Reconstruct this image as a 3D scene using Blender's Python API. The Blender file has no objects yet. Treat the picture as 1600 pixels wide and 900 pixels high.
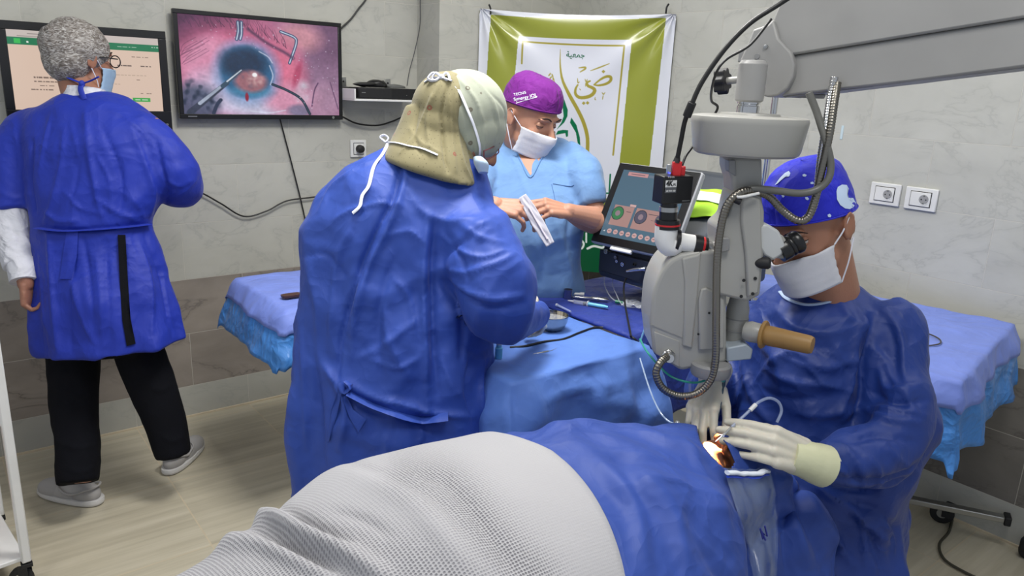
import bpy, bmesh, math, random
import numpy as np
from mathutils import Matrix, Vector, Quaternion
from mathutils.bvhtree import BVHTree

# ------------------------------------------------------------------ camera
# World frame: +X runs along the television wall, +Y points at it, +Z is up.
F_PX, PITCH, ROLL, YAW, EYE = 1169.4, .26212, -.040688, .89657, 1.55
XA = np.array([math.sin(YAW), -math.cos(YAW), 0.])
YA = np.array([math.cos(YAW), math.sin(YAW), 0.])
ZA = np.array([0., 0., 1.])
CF = math.cos(PITCH)*YA - math.sin(PITCH)*ZA
_dn = -math.sin(PITCH)*YA - math.cos(PITCH)*ZA
CR = math.cos(ROLL)*XA + math.sin(ROLL)*_dn
CD = -math.sin(ROLL)*XA + math.cos(ROLL)*_dn
CO = np.array([0., 0., EYE])
sc = bpy.context.scene
cam = bpy.data.cameras.new('camera')
cam.sensor_width = 36.0
cam.lens = F_PX/1600*36
cam.clip_start = .02
cam_o = bpy.data.objects.new('camera', cam)
sc.collection.objects.link(cam_o)
M = Matrix.Identity(4)
for i in range(3):
    M[i][0], M[i][1], M[i][2], M[i][3] = CR[i], -CD[i], -CF[i], CO[i]
cam_o.matrix_world = M
sc.camera = cam_o

# ------------------------------------------------------------------ light and exposure
sc.view_settings.view_transform = 'Standard'
sc.view_settings.look = 'None'
sc.view_settings.gamma = 1.0
sc.view_settings.use_curve_mapping = False
sc.view_settings.exposure = 0.0
world = bpy.data.worlds.new('world')
sc.world = world
world.use_nodes = True
world.node_tree.nodes['Background'].inputs[0].default_value = (.80, .88, 1.0, 1)
world.node_tree.nodes['Background'].inputs[1].default_value = .56

def area(name, loc, size, power, col=(1, .985, .95), aim=None, sy=None):
    l = bpy.data.lights.new(name, 'AREA')
    l.shape = 'RECTANGLE'; l.size = size; l.size_y = sy or size
    l.energy = power; l.color = col
    o = bpy.data.objects.new(name, l)
    sc.collection.objects.link(o)
    o.location = loc
    if aim is not None:
        o.rotation_euler = (Vector(aim)-Vector(loc)).to_track_quat('-Z', 'Y').to_euler()
    return o
area('ceiling_panel_light', (1.15, 1.65, 2.72), .6, 46)
area('ceiling_panel_light', (.6, .2, 2.72), .6, 18)
area('ceiling_panel_light', (2.3, .5, 2.72), .6, 8)
area('ceiling_panel_light', (-.6, 1.6, 2.72), .6, 13)
area('ceiling_panel_light', (2.2, 2.4, 2.72), .6, 6)
# the microscope's own coaxial lamp, shining on the eye
l = bpy.data.lights.new('microscope_lamp', 'SPOT')
l.energy = 420; l.color = (1.0, .62, .30); l.spot_size = math.radians(26); l.spot_blend = .6; l.shadow_soft_size = .006
lo = bpy.data.objects.new('microscope_lamp', l); sc.collection.objects.link(lo)
SPOT = lo

# ------------------------------------------------------------------ helpers
def V(*a): return np.array(a, float)
def ray(x, y): return CF + (x-800)/F_PX*CR + (y-450)/F_PX*CD
def P(x, y, d): return CO + ray(x, y)*d
def Pz(x, y, z):
    r = ray(x, y); return CO + r*(z-EYE)/r[2]
def Pp(x, y, n, p0):
    r = ray(x, y); n = np.asarray(n, float); return CO + r*(n@(np.asarray(p0)-CO))/(n@r)
def Py(x, y, Y): return Pp(x, y, (0, 1, 0), (0, Y, 0))
def Px(x, y, X): return Pp(x, y, (1, 0, 0), (X, 0, 0))
def unit(v): v = np.asarray(v, float); return v/(np.linalg.norm(v)+1e-12)
def lin(c):
    c = np.asarray(c, float)/255.
    return np.where(c <= .04045, c/12.92, ((c+.055)/1.055)**2.4)

rng = np.random.RandomState(7)
_perm = rng.permutation(256); _perm = np.concatenate([_perm, _perm, _perm])
_grad = rng.normal(size=(256, 3)); _grad /= np.linalg.norm(_grad, axis=1)[:, None]
def noise3(p):
    p = np.asarray(p, float); i = np.floor(p).astype(int); f = p-i; w = f*f*f*(f*(f*6-15)+10); i &= 255
    out = 0
    for dx in (0, 1):
        for dy in (0, 1):
            for dz in (0, 1):
                h = _perm[_perm[_perm[i[:, 0]+dx]+i[:, 1]+dy]+i[:, 2]+dz]
                g = _grad[h]; d = f-np.array([dx, dy, dz])
                ww = (w[:, 0] if dx else 1-w[:, 0])*(w[:, 1] if dy else 1-w[:, 1])*(w[:, 2] if dz else 1-w[:, 2])
                out = out+ww*(g*d).sum(1)
    return out
def ridged(p): return 1-2*np.abs(noise3(p))*1.6

def catmull(pts, n):
    pts = np.asarray(pts, float)
    if len(pts) < 3:
        t = np.linspace(0, 1, n)[:, None]; return pts[0]*(1-t)+pts[-1]*t
    q = np.vstack([2*pts[0]-pts[1], pts, 2*pts[-1]-pts[-2]])
    m = len(pts)-1; out = []
    for t in np.linspace(0, m-1e-9, n):
        k = int(t); f = t-k; a, b, c, d = q[k], q[k+1], q[k+2], q[k+3]
        out.append(.5*((2*b)+(-a+c)*f+(2*a-5*b+4*c-d)*f*f+(-a+3*b-3*c+d)*f**3))
    return np.array(out)

class MB:
    """collects shapes and links them as one mesh object"""
    def __init__(s): s.v = []; s.f = []; s.m = []; s.n = 0
    def add(s, v, f, mi=0):
        s.v.append(np.asarray(v, float)); s.f += [tuple(int(i)+s.n for i in q) for q in f]
        s.m += [mi]*len(f); s.n += len(v); return s
    def box(s, c, size, R=None, mi=0):
        h = np.asarray(size, float)/2
        v = np.array([[x, y, z] for x in (-1, 1) for y in (-1, 1) for z in (-1, 1)])*h
        if R is not None: v = v@np.asarray(R)          # rows of R = local axes
        return s.add(v+np.asarray(c), [(0, 1, 3, 2), (4, 6, 7, 5), (0, 4, 5, 1), (2, 3, 7, 6), (0, 2, 6, 4), (1, 5, 7, 3)], mi)
    def lathe(s, prof, c, ax, n=32, mi=0, cap=True):
        ax = unit(ax); t = unit(np.cross(ax, (0, 0, 1) if abs(ax[2]) < .9 else (1, 0, 0))); b = np.cross(ax, t)
        a = np.linspace(0, 2*np.pi, n, endpoint=False)
        v = [np.asarray(c)+ax*h+r*(np.cos(q)*t+np.sin(q)*b) for r, h in prof for q in a]
        f = [(i*n+j, i*n+(j+1) % n, (i+1)*n+(j+1) % n, (i+1)*n+j) for i in range(len(prof)-1) for j in range(n)]
        if cap: f += [tuple(range(n))[::-1], tuple((len(prof)-1)*n+j for j in range(n))]
        return s.add(v, f, mi)
    def cyl(s, a, b, r0, r1=None, n=24, mi=0):
        a = np.asarray(a, float); b = np.asarray(b, float); L = np.linalg.norm(b-a)
        return s.lathe([(r0, 0), (r0 if r1 is None else r1, L)], a, b-a, n, mi)
    def tube(s, pts, r, n=12, mi=0, res=None, flat=None, cap=True, corr=0, pitch=.004):
        pts = np.asarray(pts, float)
        rr = np.full(len(pts), r) if np.isscalar(r) else np.asarray(r, float)
        if res:
            pr = catmull(np.hstack([pts, rr[:, None]]), res); pts, rr = pr[:, :3], pr[:, 3]
        T = np.gradient(pts, axis=0); T /= np.linalg.norm(T, axis=1)[:, None]+1e-12
        nrm = unit(np.cross(T[0], (0, 0, 1) if abs(T[0][2]) < .9 else (1, 0, 0)))
        a = np.linspace(0, 2*np.pi, n, endpoint=False); v = []
        L = np.concatenate([[0], np.cumsum(np.linalg.norm(np.diff(pts, axis=0), axis=1))])
        for i in range(len(pts)):
            nrm = unit(nrm-T[i]*(nrm@T[i])); b = np.cross(T[i], nrm)
            ra = rr[i]*(1+corr*math.sin(2*math.pi*L[i]/pitch)) if corr else rr[i]
            for q in a: v.append(pts[i]+ra*(np.cos(q)*nrm+np.sin(q)*b*(flat or 1)))
        m = len(pts)
        f = [(i*n+j, i*n+(j+1) % n, (i+1)*n+(j+1) % n, (i+1)*n+j) for i in range(m-1) for j in range(n)]
        if cap: f += [tuple(range(n))[::-1], tuple((m-1)*n+j for j in range(n))]
        return s.add(v, f, mi)
    def ellipsoid(s, c, r, R=None, nu=24, nv=16, mi=0):
        v = []; c = np.asarray(c, float)
        for i in range(nv+1):
            t = np.pi*i/nv
            for j in range(nu):
                p = 2*np.pi*j/nu; v.append([math.sin(t)*math.cos(p), math.sin(t)*math.sin(p), math.cos(t)])
        v = np.array(v)*np.asarray(r)
        if R is not None: v = v@np.asarray(R)
        f = [(i*nu+j, (i+1)*nu+j, (i+1)*nu+(j+1) % nu, i*nu+(j+1) % nu) for i in range(nv) for j in range(nu)]
        return s.add(v+c, f, mi)
    def prism(s, poly, ext, mi=0):
        poly = np.asarray(poly, float); n = len(poly); ext = np.asarray(ext, float)
        v = np.vstack([poly, poly+ext])
        f = [tuple(range(n)), tuple(range(2*n-1, n-1, -1))]+[(i, i+n, (i+1) % n+n, (i+1) % n) for i in range(n)]
        return s.add(v, f, mi)
    def grid(s, G, mi=0):
        a, b = G.shape[:2]
        f = [(i*b+j, (i+1)*b+j, (i+1)*b+j+1, i*b+j+1) for i in range(a-1) for j in range(b-1)]
        return s.add(G.reshape(-1, 3), f, mi)
    def loft(s, rings, n=40, res=40, mi=0, cap=True, flute=None):
        """rings: (centre, half axis A, half axis B[, exponent]); Catmull-Rom in between"""
        q = np.array([np.concatenate([r[0], r[1], r[2], [r[3] if len(r) > 3 else 2.]]) for r in rings])
        q = catmull(q, res); a = np.linspace(0, 2*np.pi, n, endpoint=False); v = []
        for k, r in enumerate(q):
            e = 2./max(r[9], 1.); ca, sa = np.cos(a), np.sin(a)
            ca = np.sign(ca)*np.abs(ca)**e; sa = np.sign(sa)*np.abs(sa)**e
            g = 1 if flute is None else flute(k/(res-1), a)
            v.append(r[:3]+(ca*g)[:, None]*r[3:6]+(sa*g)[:, None]*r[6:9])
        v = np.vstack(v); m = res
        f = [(i*n+j, i*n+(j+1) % n, (i+1)*n+(j+1) % n, (i+1)*n+j) for i in range(m-1) for j in range(n)]
        if cap: f += [tuple(range(n))[::-1], tuple((m-1)*n+j for j in range(n))]
        return s.add(v, f, mi)
    def mesh(s, name):
        me = bpy.data.meshes.new(name)
        me.from_pydata(np.vstack(s.v).tolist(), [], s.f)
        me.polygons.foreach_set('material_index', s.m)
        return me
    def build(s, name, mats, parent=None, smooth=True, bevel=0, seg=2, sharp=35, solid=0, subsurf=0, fix=True):
        me = s.mesh(name)
        if fix:
            bm = bmesh.new(); bm.from_mesh(me)
            bmesh.ops.recalc_face_normals(bm, faces=bm.faces); bm.to_mesh(me); bm.free()
        return link(name, me, mats, parent, smooth, bevel, seg, sharp, solid, subsurf)

def link(name, me, mats, parent=None, smooth=True, bevel=0, seg=2, sharp=35, solid=0, subsurf=0):
    o = bpy.data.objects.new(name, me); me.name = name
    sc.collection.objects.link(o)
    for m in (mats if isinstance(mats, (list, tuple)) else [mats]): me.materials.append(m)
    if smooth:
        me.polygons.foreach_set('use_smooth', [True]*len(me.polygons))
        if sharp: me.set_sharp_from_angle(angle=math.radians(sharp))
    if parent is not None:
        o.parent = parent; r = parent
        o.matrix_parent_inverse = world_of(parent).inverted()
    if bevel:
        b = o.modifiers.new('bevel', 'BEVEL'); b.width = bevel; b.segments = seg; b.limit_method = 'ANGLE'; b.angle_limit = math.radians(30)
        b.harden_normals = False
    if solid:
        b = o.modifiers.new('solid', 'SOLIDIFY'); b.thickness = solid; b.offset = -1
    if subsurf:
        b = o.modifiers.new('sub', 'SUBSURF'); b.levels = b.render_levels = subsurf
    return o
def world_of(o):
    m = Matrix.Translation(o.location) if o.parent is None else Matrix.Identity(4)
    return m if o.type == 'EMPTY' else Matrix.Identity(4)
def thing(name, label, cat, loc, group=None):
    o = bpy.data.objects.new(name, None); sc.collection.objects.link(o)
    o.empty_display_size = .05; o.location = [float(x) for x in loc]
    return tag(o, label, cat, group)
def tag(o, label, cat, group=None):
    o['label'] = label; o['category'] = cat
    if group: o['group'] = group
    return o
def struct(o): o['kind'] = 'structure'; return o

def remesh(mb, voxel, smooth=0, adapt=0):
    """union of everything in mb as one continuous skin (numpy verts, faces)"""
    me = mb.mesh('tmp'); o = bpy.data.objects.new('tmp', me); sc.collection.objects.link(o)
    bm = bmesh.new(); bm.from_mesh(me)
    bmesh.ops.recalc_face_normals(bm, faces=bm.faces); bm.to_mesh(me); bm.free()
    m = o.modifiers.new('r', 'REMESH'); m.mode = 'VOXEL'; m.voxel_size = voxel; m.adaptivity = adapt
    dg = bpy.context.evaluated_depsgraph_get(); dg.update()
    e = o.evaluated_get(dg); r = bpy.data.meshes.new_from_object(e)
    bpy.data.objects.remove(o); bpy.data.meshes.remove(me)
    lap(r, smooth); return r
def getv(me):
    a = np.empty(len(me.vertices)*3); me.vertices.foreach_get('co', a); return a.reshape(-1, 3)
def setv(me, v):
    me.vertices.foreach_set('co', np.asarray(v).ravel()); me.update()
def edges(me):
    e = np.empty(len(me.edges)*2, int); me.edges.foreach_get('vertices', e); return e.reshape(-1, 2)
def lap(me, it, k=.55, mask=None):
    if not it: return
    v = getv(me); e = edges(me); n = len(v)
    deg = np.bincount(e.ravel(), minlength=n).astype(float)+1e-9
    for _ in range(it):
        s = np.stack([np.bincount(e[:, 0], v[e[:, 1], c], n)+np.bincount(e[:, 1], v[e[:, 0], c], n) for c in range(3)], 1)/deg[:, None]
        d = (s-v)*k
        v = v+(d if mask is None else d*mask[:, None])
    setv(me, v)
def normals(me):
    a = np.empty(len(me.vertices)*3); me.vertices.foreach_get('normal', a); return a.reshape(-1, 3)
def hit(me, pix):
    """where camera rays through the listed pixels first meet a surface (to lay folds and ties on cloth)"""
    me.calc_loop_triangles()
    bv = BVHTree.FromPolygons([tuple(x) for x in getv(me)], [tuple(p.vertices) for p in me.polygons])
    out = []
    for x, y in pix:
        r = unit(ray(x, y)); h = bv.ray_cast(Vector(CO), Vector(r))
        out.append(None if h[0] is None else np.array(h[0]))
    return out
def stroke_disp(me, strokes):
    """strokes: (pixels, amplitude, width). ridge (+) or groove (-) along a line on the surface"""
    v = getv(me); nr = normals(me); acc = np.zeros(len(v))
    for pix, amp, wd in strokes:
        amp *= 1.2; wd *= .8
        h = [p for p in hit(me, dense(pix)) if p is not None]
        if len(h) < 2: continue
        h = np.array(h); m = len(h); seg = np.arange(m)/(m-1)
        lo, hi = h.min(0)-3*wd, h.max(0)+3*wd
        idx = np.where(((v > lo) & (v < hi)).all(1))[0]
        if not len(idx): continue
        best = np.full(len(idx), 1e9); j = np.zeros(len(idx), int)
        for i_ in range(m):
            dd_ = ((v[idx]-h[i_])**2).sum(1); k_ = dd_ < best; best[k_] = dd_[k_]; j[k_] = i_
        d = np.sqrt(best)
        env = np.sin(np.pi*np.clip(seg[j]*.92+.04, 0, 1))**.5
        acc[idx] += amp*env*(.45*np.exp(-(d/wd)**2)+.75*np.exp(-d/(wd*.75)))
    setv(me, v+nr*acc[:, None])
def dense(pix, step=2.5):
    pix = catmull(pix, max(4, int(sum(math.dist(a, b) for a, b in zip(pix[:-1], pix[1:]))/step)))
    return [tuple(p) for p in pix]
def facets(v, seed=0, wl=.16, K=12, down=.35):
    """pressed-in creases of folded sheeting: straight sharp ridges in patches, about -.5..+.5"""
    rs = np.random.RandomState(int(seed*10) % 9999+3); out = np.zeros(len(v)); w = noise3(v*3.1+seed)*.55
    for k in range(K):
        n = rs.normal(size=3); n[2] *= down if k % 3 else 2.2; n = unit(n); L = wl*rs.uniform(.55, 1.6)
        t = v@n/L+rs.uniform(0, 9)+w; tri = 1-4*np.abs(t-np.floor(t)-.5); pk = np.clip(tri, -.2, 1)
        m = np.clip(noise3(v*rs.uniform(3.0, 5.)+rs.uniform(-50, 50, 3))*3.2+.05, 0, 1)
        out += m*pk*L/wl
    return out*.5
def crumple(me, amp=.004, scale=7., seed=0., stretch=(1, 1, .45), sharp=.0025, mask=None, facet=0., wl=.15):
    v = getv(me); nr = normals(me); q = v*np.array(stretch)*scale+seed
    w = np.stack([noise3(q*.7+11), noise3(q*.7+37), noise3(q*.7+71)], 1)*.9
    d = amp*noise3(q+w)*1.6 + sharp*1.3*(np.clip(ridged(q*.8+w*1.3+5), .1, 1)-.4)+sharp*.7*(ridged(q[:, [1, 2, 0]]*1.1+w*.8+51)-.4) + sharp*.6*(ridged(q*2.9+w+23)-.4)
    if facet:
        fa = facets(v, seed, wl, 14); fb = facets(v, seed+3.3, wl*.42, 16); d = d+facet*(fa-fa.mean())+facet*.10*(fb-fb.mean())
    if mask is not None: d = d*mask(v)
    setv(me, v+nr*d[:, None])

def polyplane(pix, n, p0): return np.array([Pp(x, y, n, p0) for x, y in pix])
def text_mesh(body, size, origin, ex, ey, mat, name, parent, extrude=.0004, font=None, align='LEFT', bold=0):
    c = bpy.data.curves.new('t', 'FONT'); c.body = body; c.size = size; c.extrude = extrude; c.align_x = align; c.offset = bold
    o = bpy.data.objects.new('t', c); sc.collection.objects.link(o)
    dg = bpy.context.evaluated_depsgraph_get(); dg.update()
    me = bpy.data.meshes.new_from_object(o.evaluated_get(dg))
    bpy.data.objects.remove(o)
    ex = unit(ex); ey = unit(ey-ex*(np.asarray(ey)@ex)); ez = np.cross(ex, ey)
    v = getv(me); setv(me, np.asarray(origin)+v[:, :1]*ex+v[:, 1:2]*ey+v[:, 2:]*ez)
    return link(name, me, mat, parent, smooth=False)

# ------------------------------------------------------------------ materials
def newmat(name):
    m = bpy.data.materials.new(name); m.use_nodes = True; nt = m.node_tree
    return m, nt, nt.nodes['Principled BSDF']
def N(nt, t, **k):
    n = nt.nodes.new(t)
    for a, b in k.items():
        if a.startswith('i_'):
            key = a[2:]; key = int(key) if key.isdigit() else key
            n.inputs[key].default_value = b
        else: setattr(n, a, b)
    return n
def ramp(nt, stops):
    r = nt.nodes.new('ShaderNodeValToRGB'); e = r.color_ramp.elements
    while len(e) < len(stops): e.new(.5)
    for el, (p, c) in zip(e, stops): el.position = p; el.color = tuple(c)+(1,) if len(c) == 3 else tuple(c)
    return r
def simple(name, rgb, rough=.5, metal=0, spec=.5, var=.05, bump=0, bscale=60, emis=None, es=1, alpha=None, trans=0, coat=0, sss=0):
    m, nt, b = newmat(name); c = lin(rgb)
    tc = N(nt, 'ShaderNodeTexCoord'); nz = N(nt, 'ShaderNodeTexNoise', i_Scale=9., i_Detail=4.)
    nt.links.new(tc.outputs['Object'], nz.inputs['Vector'])
    r = ramp(nt, [(.3, tuple(c*(1-var))), (.7, tuple(np.minimum(c*(1+var), 1)))])
    nt.links.new(nz.outputs['Fac'], r.inputs['Fac']); nt.links.new(r.outputs[0], b.inputs['Base Color'])
    b.inputs['Roughness'].default_value = rough; b.inputs['Metallic'].default_value = metal
    b.inputs['Specular IOR Level'].default_value = spec
    if coat: b.inputs['Coat Weight'].default_value = coat
    if sss:
        b.inputs['Subsurface Weight'].default_value = sss; b.inputs['Subsurface Radius'].default_value = (.9, .35, .2)
        b.inputs['Subsurface Scale'].default_value = .01
    if trans: b.inputs['Transmission Weight'].default_value = trans; b.inputs['IOR'].default_value = 1.45
    if alpha is not None: b.inputs['Alpha'].default_value = alpha
    if emis is not None:
        b.inputs['Emission Color'].default_value = tuple(lin(emis))+(1,); b.inputs['Emission Strength'].default_value = es
    if bump:
        n2 = N(nt, 'ShaderNodeTexNoise', i_Scale=float(bscale), i_Detail=5.)
        nt.links.new(tc.outputs['Object'], n2.inputs['Vector'])
        bp = N(nt, 'ShaderNodeBump', i_Strength=bump, i_Distance=.002)
        nt.links.new(n2.outputs['Fac'], bp.inputs['Height']); nt.links.new(bp.outputs[0], b.inputs['Normal'])
    return m
def fabric(name, rgb, rough=.62, bump=.6, scale=9., sheen=.06, var=.07, dist=.012):
    """non-woven surgical sheet: soft creases with crisp fold lines"""
    m, nt, b = newmat(name); c = lin(rgb)
    tc = N(nt, 'ShaderNodeTexCoord')
    w = N(nt, 'ShaderNodeTexNoise', i_Scale=scale*.5, i_Detail=2.); nt.links.new(tc.outputs['Object'], w.inputs['Vector'])
    mx = N(nt, 'ShaderNodeVectorMath', operation='MULTIPLY_ADD')
    mx.inputs[1].default_value = (.22, .22, .22)
    nt.links.new(w.outputs['Color'], mx.inputs[0]); nt.links.new(tc.outputs['Object'], mx.inputs[2])
    def crease(sc_, st, det):
        q = N(nt, 'ShaderNodeVectorMath', operation='MULTIPLY'); q.inputs[1].default_value = st; nt.links.new(mx.outputs[0], q.inputs[0])
        n = N(nt, 'ShaderNodeTexNoise', i_Scale=sc_, i_Detail=det, i_Roughness=.45); nt.links.new(q.outputs[0], n.inputs['Vector'])
        s1 = N(nt, 'ShaderNodeMath', operation='SUBTRACT', i_1=.5); nt.links.new(n.outputs['Fac'], s1.inputs[0])
        s2 = N(nt, 'ShaderNodeMath', operation='ABSOLUTE'); nt.links.new(s1.outputs[0], s2.inputs[0]); return s2.outputs[0]
    c1, c2, c3 = crease(scale*.75, (1.2, 1.2, .55), 1.), crease(scale*1.6, (.7, 1.1, 1.3), 1.5), crease(scale*3.6, (1, 1, .8), 2.)
    k1 = N(nt, 'ShaderNodeMath', operation='MULTIPLY_ADD', i_1=.5); nt.links.new(c2, k1.inputs[0]); nt.links.new(c1, k1.inputs[2])
    k2 = N(nt, 'ShaderNodeMath', operation='MULTIPLY_ADD', i_1=.2); nt.links.new(c3, k2.inputs[0]); nt.links.new(k1.outputs[0], k2.inputs[2])
    n1 = N(nt, 'ShaderNodeTexNoise', i_Scale=scale*2.2, i_Detail=6., i_Roughness=.6); nt.links.new(mx.outputs[0], n1.inputs['Vector'])
    n3 = N(nt, 'ShaderNodeTexNoise', i_Scale=900., i_Detail=2.); nt.links.new(tc.outputs['Object'], n3.inputs['Vector'])
    ad2 = N(nt, 'ShaderNodeMath', operation='MULTIPLY_ADD', i_1=.006); nt.links.new(n3.outputs['Fac'], ad2.inputs[0]); nt.links.new(k2.outputs[0], ad2.inputs[2])
    bp = N(nt, 'ShaderNodeBump', i_Strength=bump, i_Distance=-dist*5.); nt.links.new(ad2.outputs[0], bp.inputs['Height']); nt.links.new(bp.outputs[0], b.inputs['Normal'])
    r = ramp(nt, [(.3, tuple(c*(1-var))), (.7, tuple(np.minimum(c*(1+var), 1)))]); nt.links.new(n1.outputs['Fac'], r.inputs['Fac'])
    nt.links.new(r.outputs[0], b.inputs['Base Color'])
    b.inputs['Roughness'].default_value = rough; b.inputs['Specular IOR Level'].default_value = .35
    b.inputs['Sheen Weight'].default_value = sheen; b.inputs['Sheen Roughness'].default_value = .4
    return m
def tiles(name, axis, joint, light, dark):
    """marble wall tiles 505 x 253.5 mm in running bond; the two rows above the plinth are the darker tile"""
    m, nt, b = newmat(name); L = nt.links.new
    tc = N(nt, 'ShaderNodeTexCoord'); sp = N(nt, 'ShaderNodeSeparateXYZ'); L(tc.outputs['Object'], sp.inputs[0])
    ax = N(nt, 'ShaderNodeMath', operation='SUBTRACT', i_1=joint); L(sp.outputs[axis], ax.inputs[0])
    zz = N(nt, 'ShaderNodeMath', operation='SUBTRACT', i_1=.152-.2535*4); L(sp.outputs[2], zz.inputs[0])
    cb = N(nt, 'ShaderNodeCombineXYZ'); L(ax.outputs[0], cb.inputs[0]); L(zz.outputs[0], cb.inputs[1])
    br = N(nt, 'ShaderNodeTexBrick', offset=.5, offset_frequency=2, squash=1.)
    for k, vv in (('Scale', 1.), ('Mortar Size', .0016), ('Mortar Smooth', .2), ('Bias', 0.), ('Brick Width', .505), ('Row Height', .2535)): br.inputs[k].default_value = vv
    br.inputs['Color1'].default_value = (0, 0, 0, 1); br.inputs['Color2'].default_value = (1, 1, 1, 1); br.inputs['Mortar'].default_value = (.5, .5, .5, 1)
    L(cb.outputs[0], br.inputs['Vector'])
    rnd = N(nt, 'ShaderNodeMath', operation='MULTIPLY', i_1=37.); L(br.outputs['Color'], rnd.inputs[0])
    mp = N(nt, 'ShaderNodeVectorMath', operation='MULTIPLY'); mp.inputs[1].default_value = (1, 1, 1.8); L(tc.outputs['Object'], mp.inputs[0])
    cloud = N(nt, 'ShaderNodeTexNoise', noise_dimensions='4D', i_Scale=3.0, i_Detail=6., i_Roughness=.58, i_Distortion=.4)
    L(mp.outputs[0], cloud.inputs['Vector']); L(rnd.outputs[0], cloud.inputs['W'])
    vein = N(nt, 'ShaderNodeTexNoise', noise_dimensions='4D', i_Scale=2.2, i_Detail=5., i_Roughness=.6, i_Distortion=.9)
    L(mp.outputs[0], vein.inputs['Vector']); L(rnd.outputs[0], vein.inputs['W'])
    ab = N(nt, 'ShaderNodeMath', operation='SUBTRACT', i_1=.5); L(vein.outputs['Fac'], ab.inputs[0])
    ab2 = N(nt, 'ShaderNodeMath', operation='ABSOLUTE'); L(ab.outputs[0], ab2.inputs[0])
    vr = ramp(nt, [(0, (1, 1, 1)), (.012, (.3, .3, .3)), (.05, (0, 0, 0))]); L(ab2.outputs[0], vr.inputs['Fac'])
    vm = N(nt, 'ShaderNodeMath', operation='MULTIPLY'); L(vr.outputs[0], vm.inputs[0]); L(cloud.outputs['Fac'], vm.inputs[1])
    def look(c, cv, lo, vs):
        c = lin(c); r = ramp(nt, [(.32, tuple(c*lo)), (.62, tuple(c))]); L(cloud.outputs['Fac'], r.inputs['Fac'])
        mv = N(nt, 'ShaderNodeMix', data_type='RGBA'); s = N(nt, 'ShaderNodeMath', operation='MULTIPLY', i_1=vs)
        L(vm.outputs[0], s.inputs[0]); L(s.outputs[0], mv.inputs['Factor']); L(r.outputs[0], mv.inputs['A']); mv.inputs['B'].default_value = tuple(lin(cv))+(1,)
        return mv.outputs['Result']
    a = look(light, (140, 141, 137), .88, .55); d = look(dark, (96, 91, 88), .74, 1.1); pl = look(tuple(np.array(light)*.96), (120, 124, 122), .9, .3)
    g1 = N(nt, 'ShaderNodeMath', operation='GREATER_THAN', i_1=.659); L(sp.outputs[2], g1.inputs[0])
    g0 = N(nt, 'ShaderNodeMath', operation='GREATER_THAN', i_1=.152); L(sp.outputs[2], g0.inputs[0])
    m0 = N(nt, 'ShaderNodeMix', data_type='RGBA'); L(g0.outputs[0], m0.inputs['Factor']); L(pl, m0.inputs['A']); L(d, m0.inputs['B'])
    m1 = N(nt, 'ShaderNodeMix', data_type='RGBA'); L(g1.outputs[0], m1.inputs['Factor']); L(m0.outputs['Result'], m1.inputs['A']); L(a, m1.inputs['B'])
    mo = N(nt, 'ShaderNodeMix', data_type='RGBA'); ms = N(nt, 'ShaderNodeMath', operation='MULTIPLY', i_1=.55); L(br.outputs['Fac'], ms.inputs[0]); L(ms.outputs[0], mo.inputs['Factor'])
    L(m1.outputs['Result'], mo.inputs['A']); mo.inputs['B'].default_value = tuple(lin((214, 210, 200)))+(1,)
    L(mo.outputs['Result'], b.inputs['Base Color'])
    bp = N(nt, 'ShaderNodeBump', i_Strength=.8, i_Distance=-.002); L(br.outputs['Fac'], bp.inputs['Height']); L(bp.outputs[0], b.inputs['Normal'])
    b.inputs['Roughness'].default_value = .33; b.inputs['Specular IOR Level'].default_value = .35
    return m
def floor_mat():
    m, nt, b = newmat('striped_floor_tile'); L = nt.links.new
    tc = N(nt, 'ShaderNodeTexCoord'); ad = N(nt, 'ShaderNodeVectorMath', operation='ADD'); ad.inputs[1].default_value = (-.115+5.05, -2.865+5.05, 0); L(tc.outputs['Object'], ad.inputs[0])
    br = N(nt, 'ShaderNodeTexBrick', offset=0., squash=1.)
    for k, vv in (('Scale', 1.), ('Mortar Size', .0025), ('Mortar Smooth', .1), ('Bias', 0.), ('Brick Width', .505), ('Row Height', .505)): br.inputs[k].default_value = vv
    br.inputs['Color1'].default_value = (0, 0, 0, 1); br.inputs['Color2'].default_value = (1, 1, 1, 1); L(ad.outputs[0], br.inputs['Vector'])
    mp = N(nt, 'ShaderNodeVectorMath', operation='MULTIPLY'); mp.inputs[1].default_value = (.9, 16, 1); L(tc.outputs['Object'], mp.inputs[0])
    rnd = N(nt, 'ShaderNodeMath', operation='MULTIPLY', i_1=19.); L(br.outputs['Color'], rnd.inputs[0])
    nz = N(nt, 'ShaderNodeTexNoise', noise_dimensions='4D', i_Scale=1.6, i_Detail=6., i_Roughness=.6, i_Distortion=.3); L(mp.outputs[0], nz.inputs['Vector']); L(rnd.outputs[0], nz.inputs['W'])
    r = ramp(nt, [(.3, tuple(lin((170, 162, 142)))), (.5, tuple(lin((187, 179, 158)))), (.7, tuple(lin((201, 193, 173))))]); L(nz.outputs['Fac'], r.inputs['Fac'])
    mo = N(nt, 'ShaderNodeMix', data_type='RGBA'); ms = N(nt, 'ShaderNodeMath', operation='MULTIPLY', i_1=.6); L(br.outputs['Fac'], ms.inputs[0]); L(ms.outputs[0], mo.inputs['Factor'])
    L(r.outputs[0], mo.inputs['A']); mo.inputs['B'].default_value = tuple(lin((205, 188, 158)))+(1,); L(mo.outputs['Result'], b.inputs['Base Color'])
    b.inputs['Roughness'].default_value = .28; b.inputs['Specular IOR Level'].default_value = .45
    return m
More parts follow.
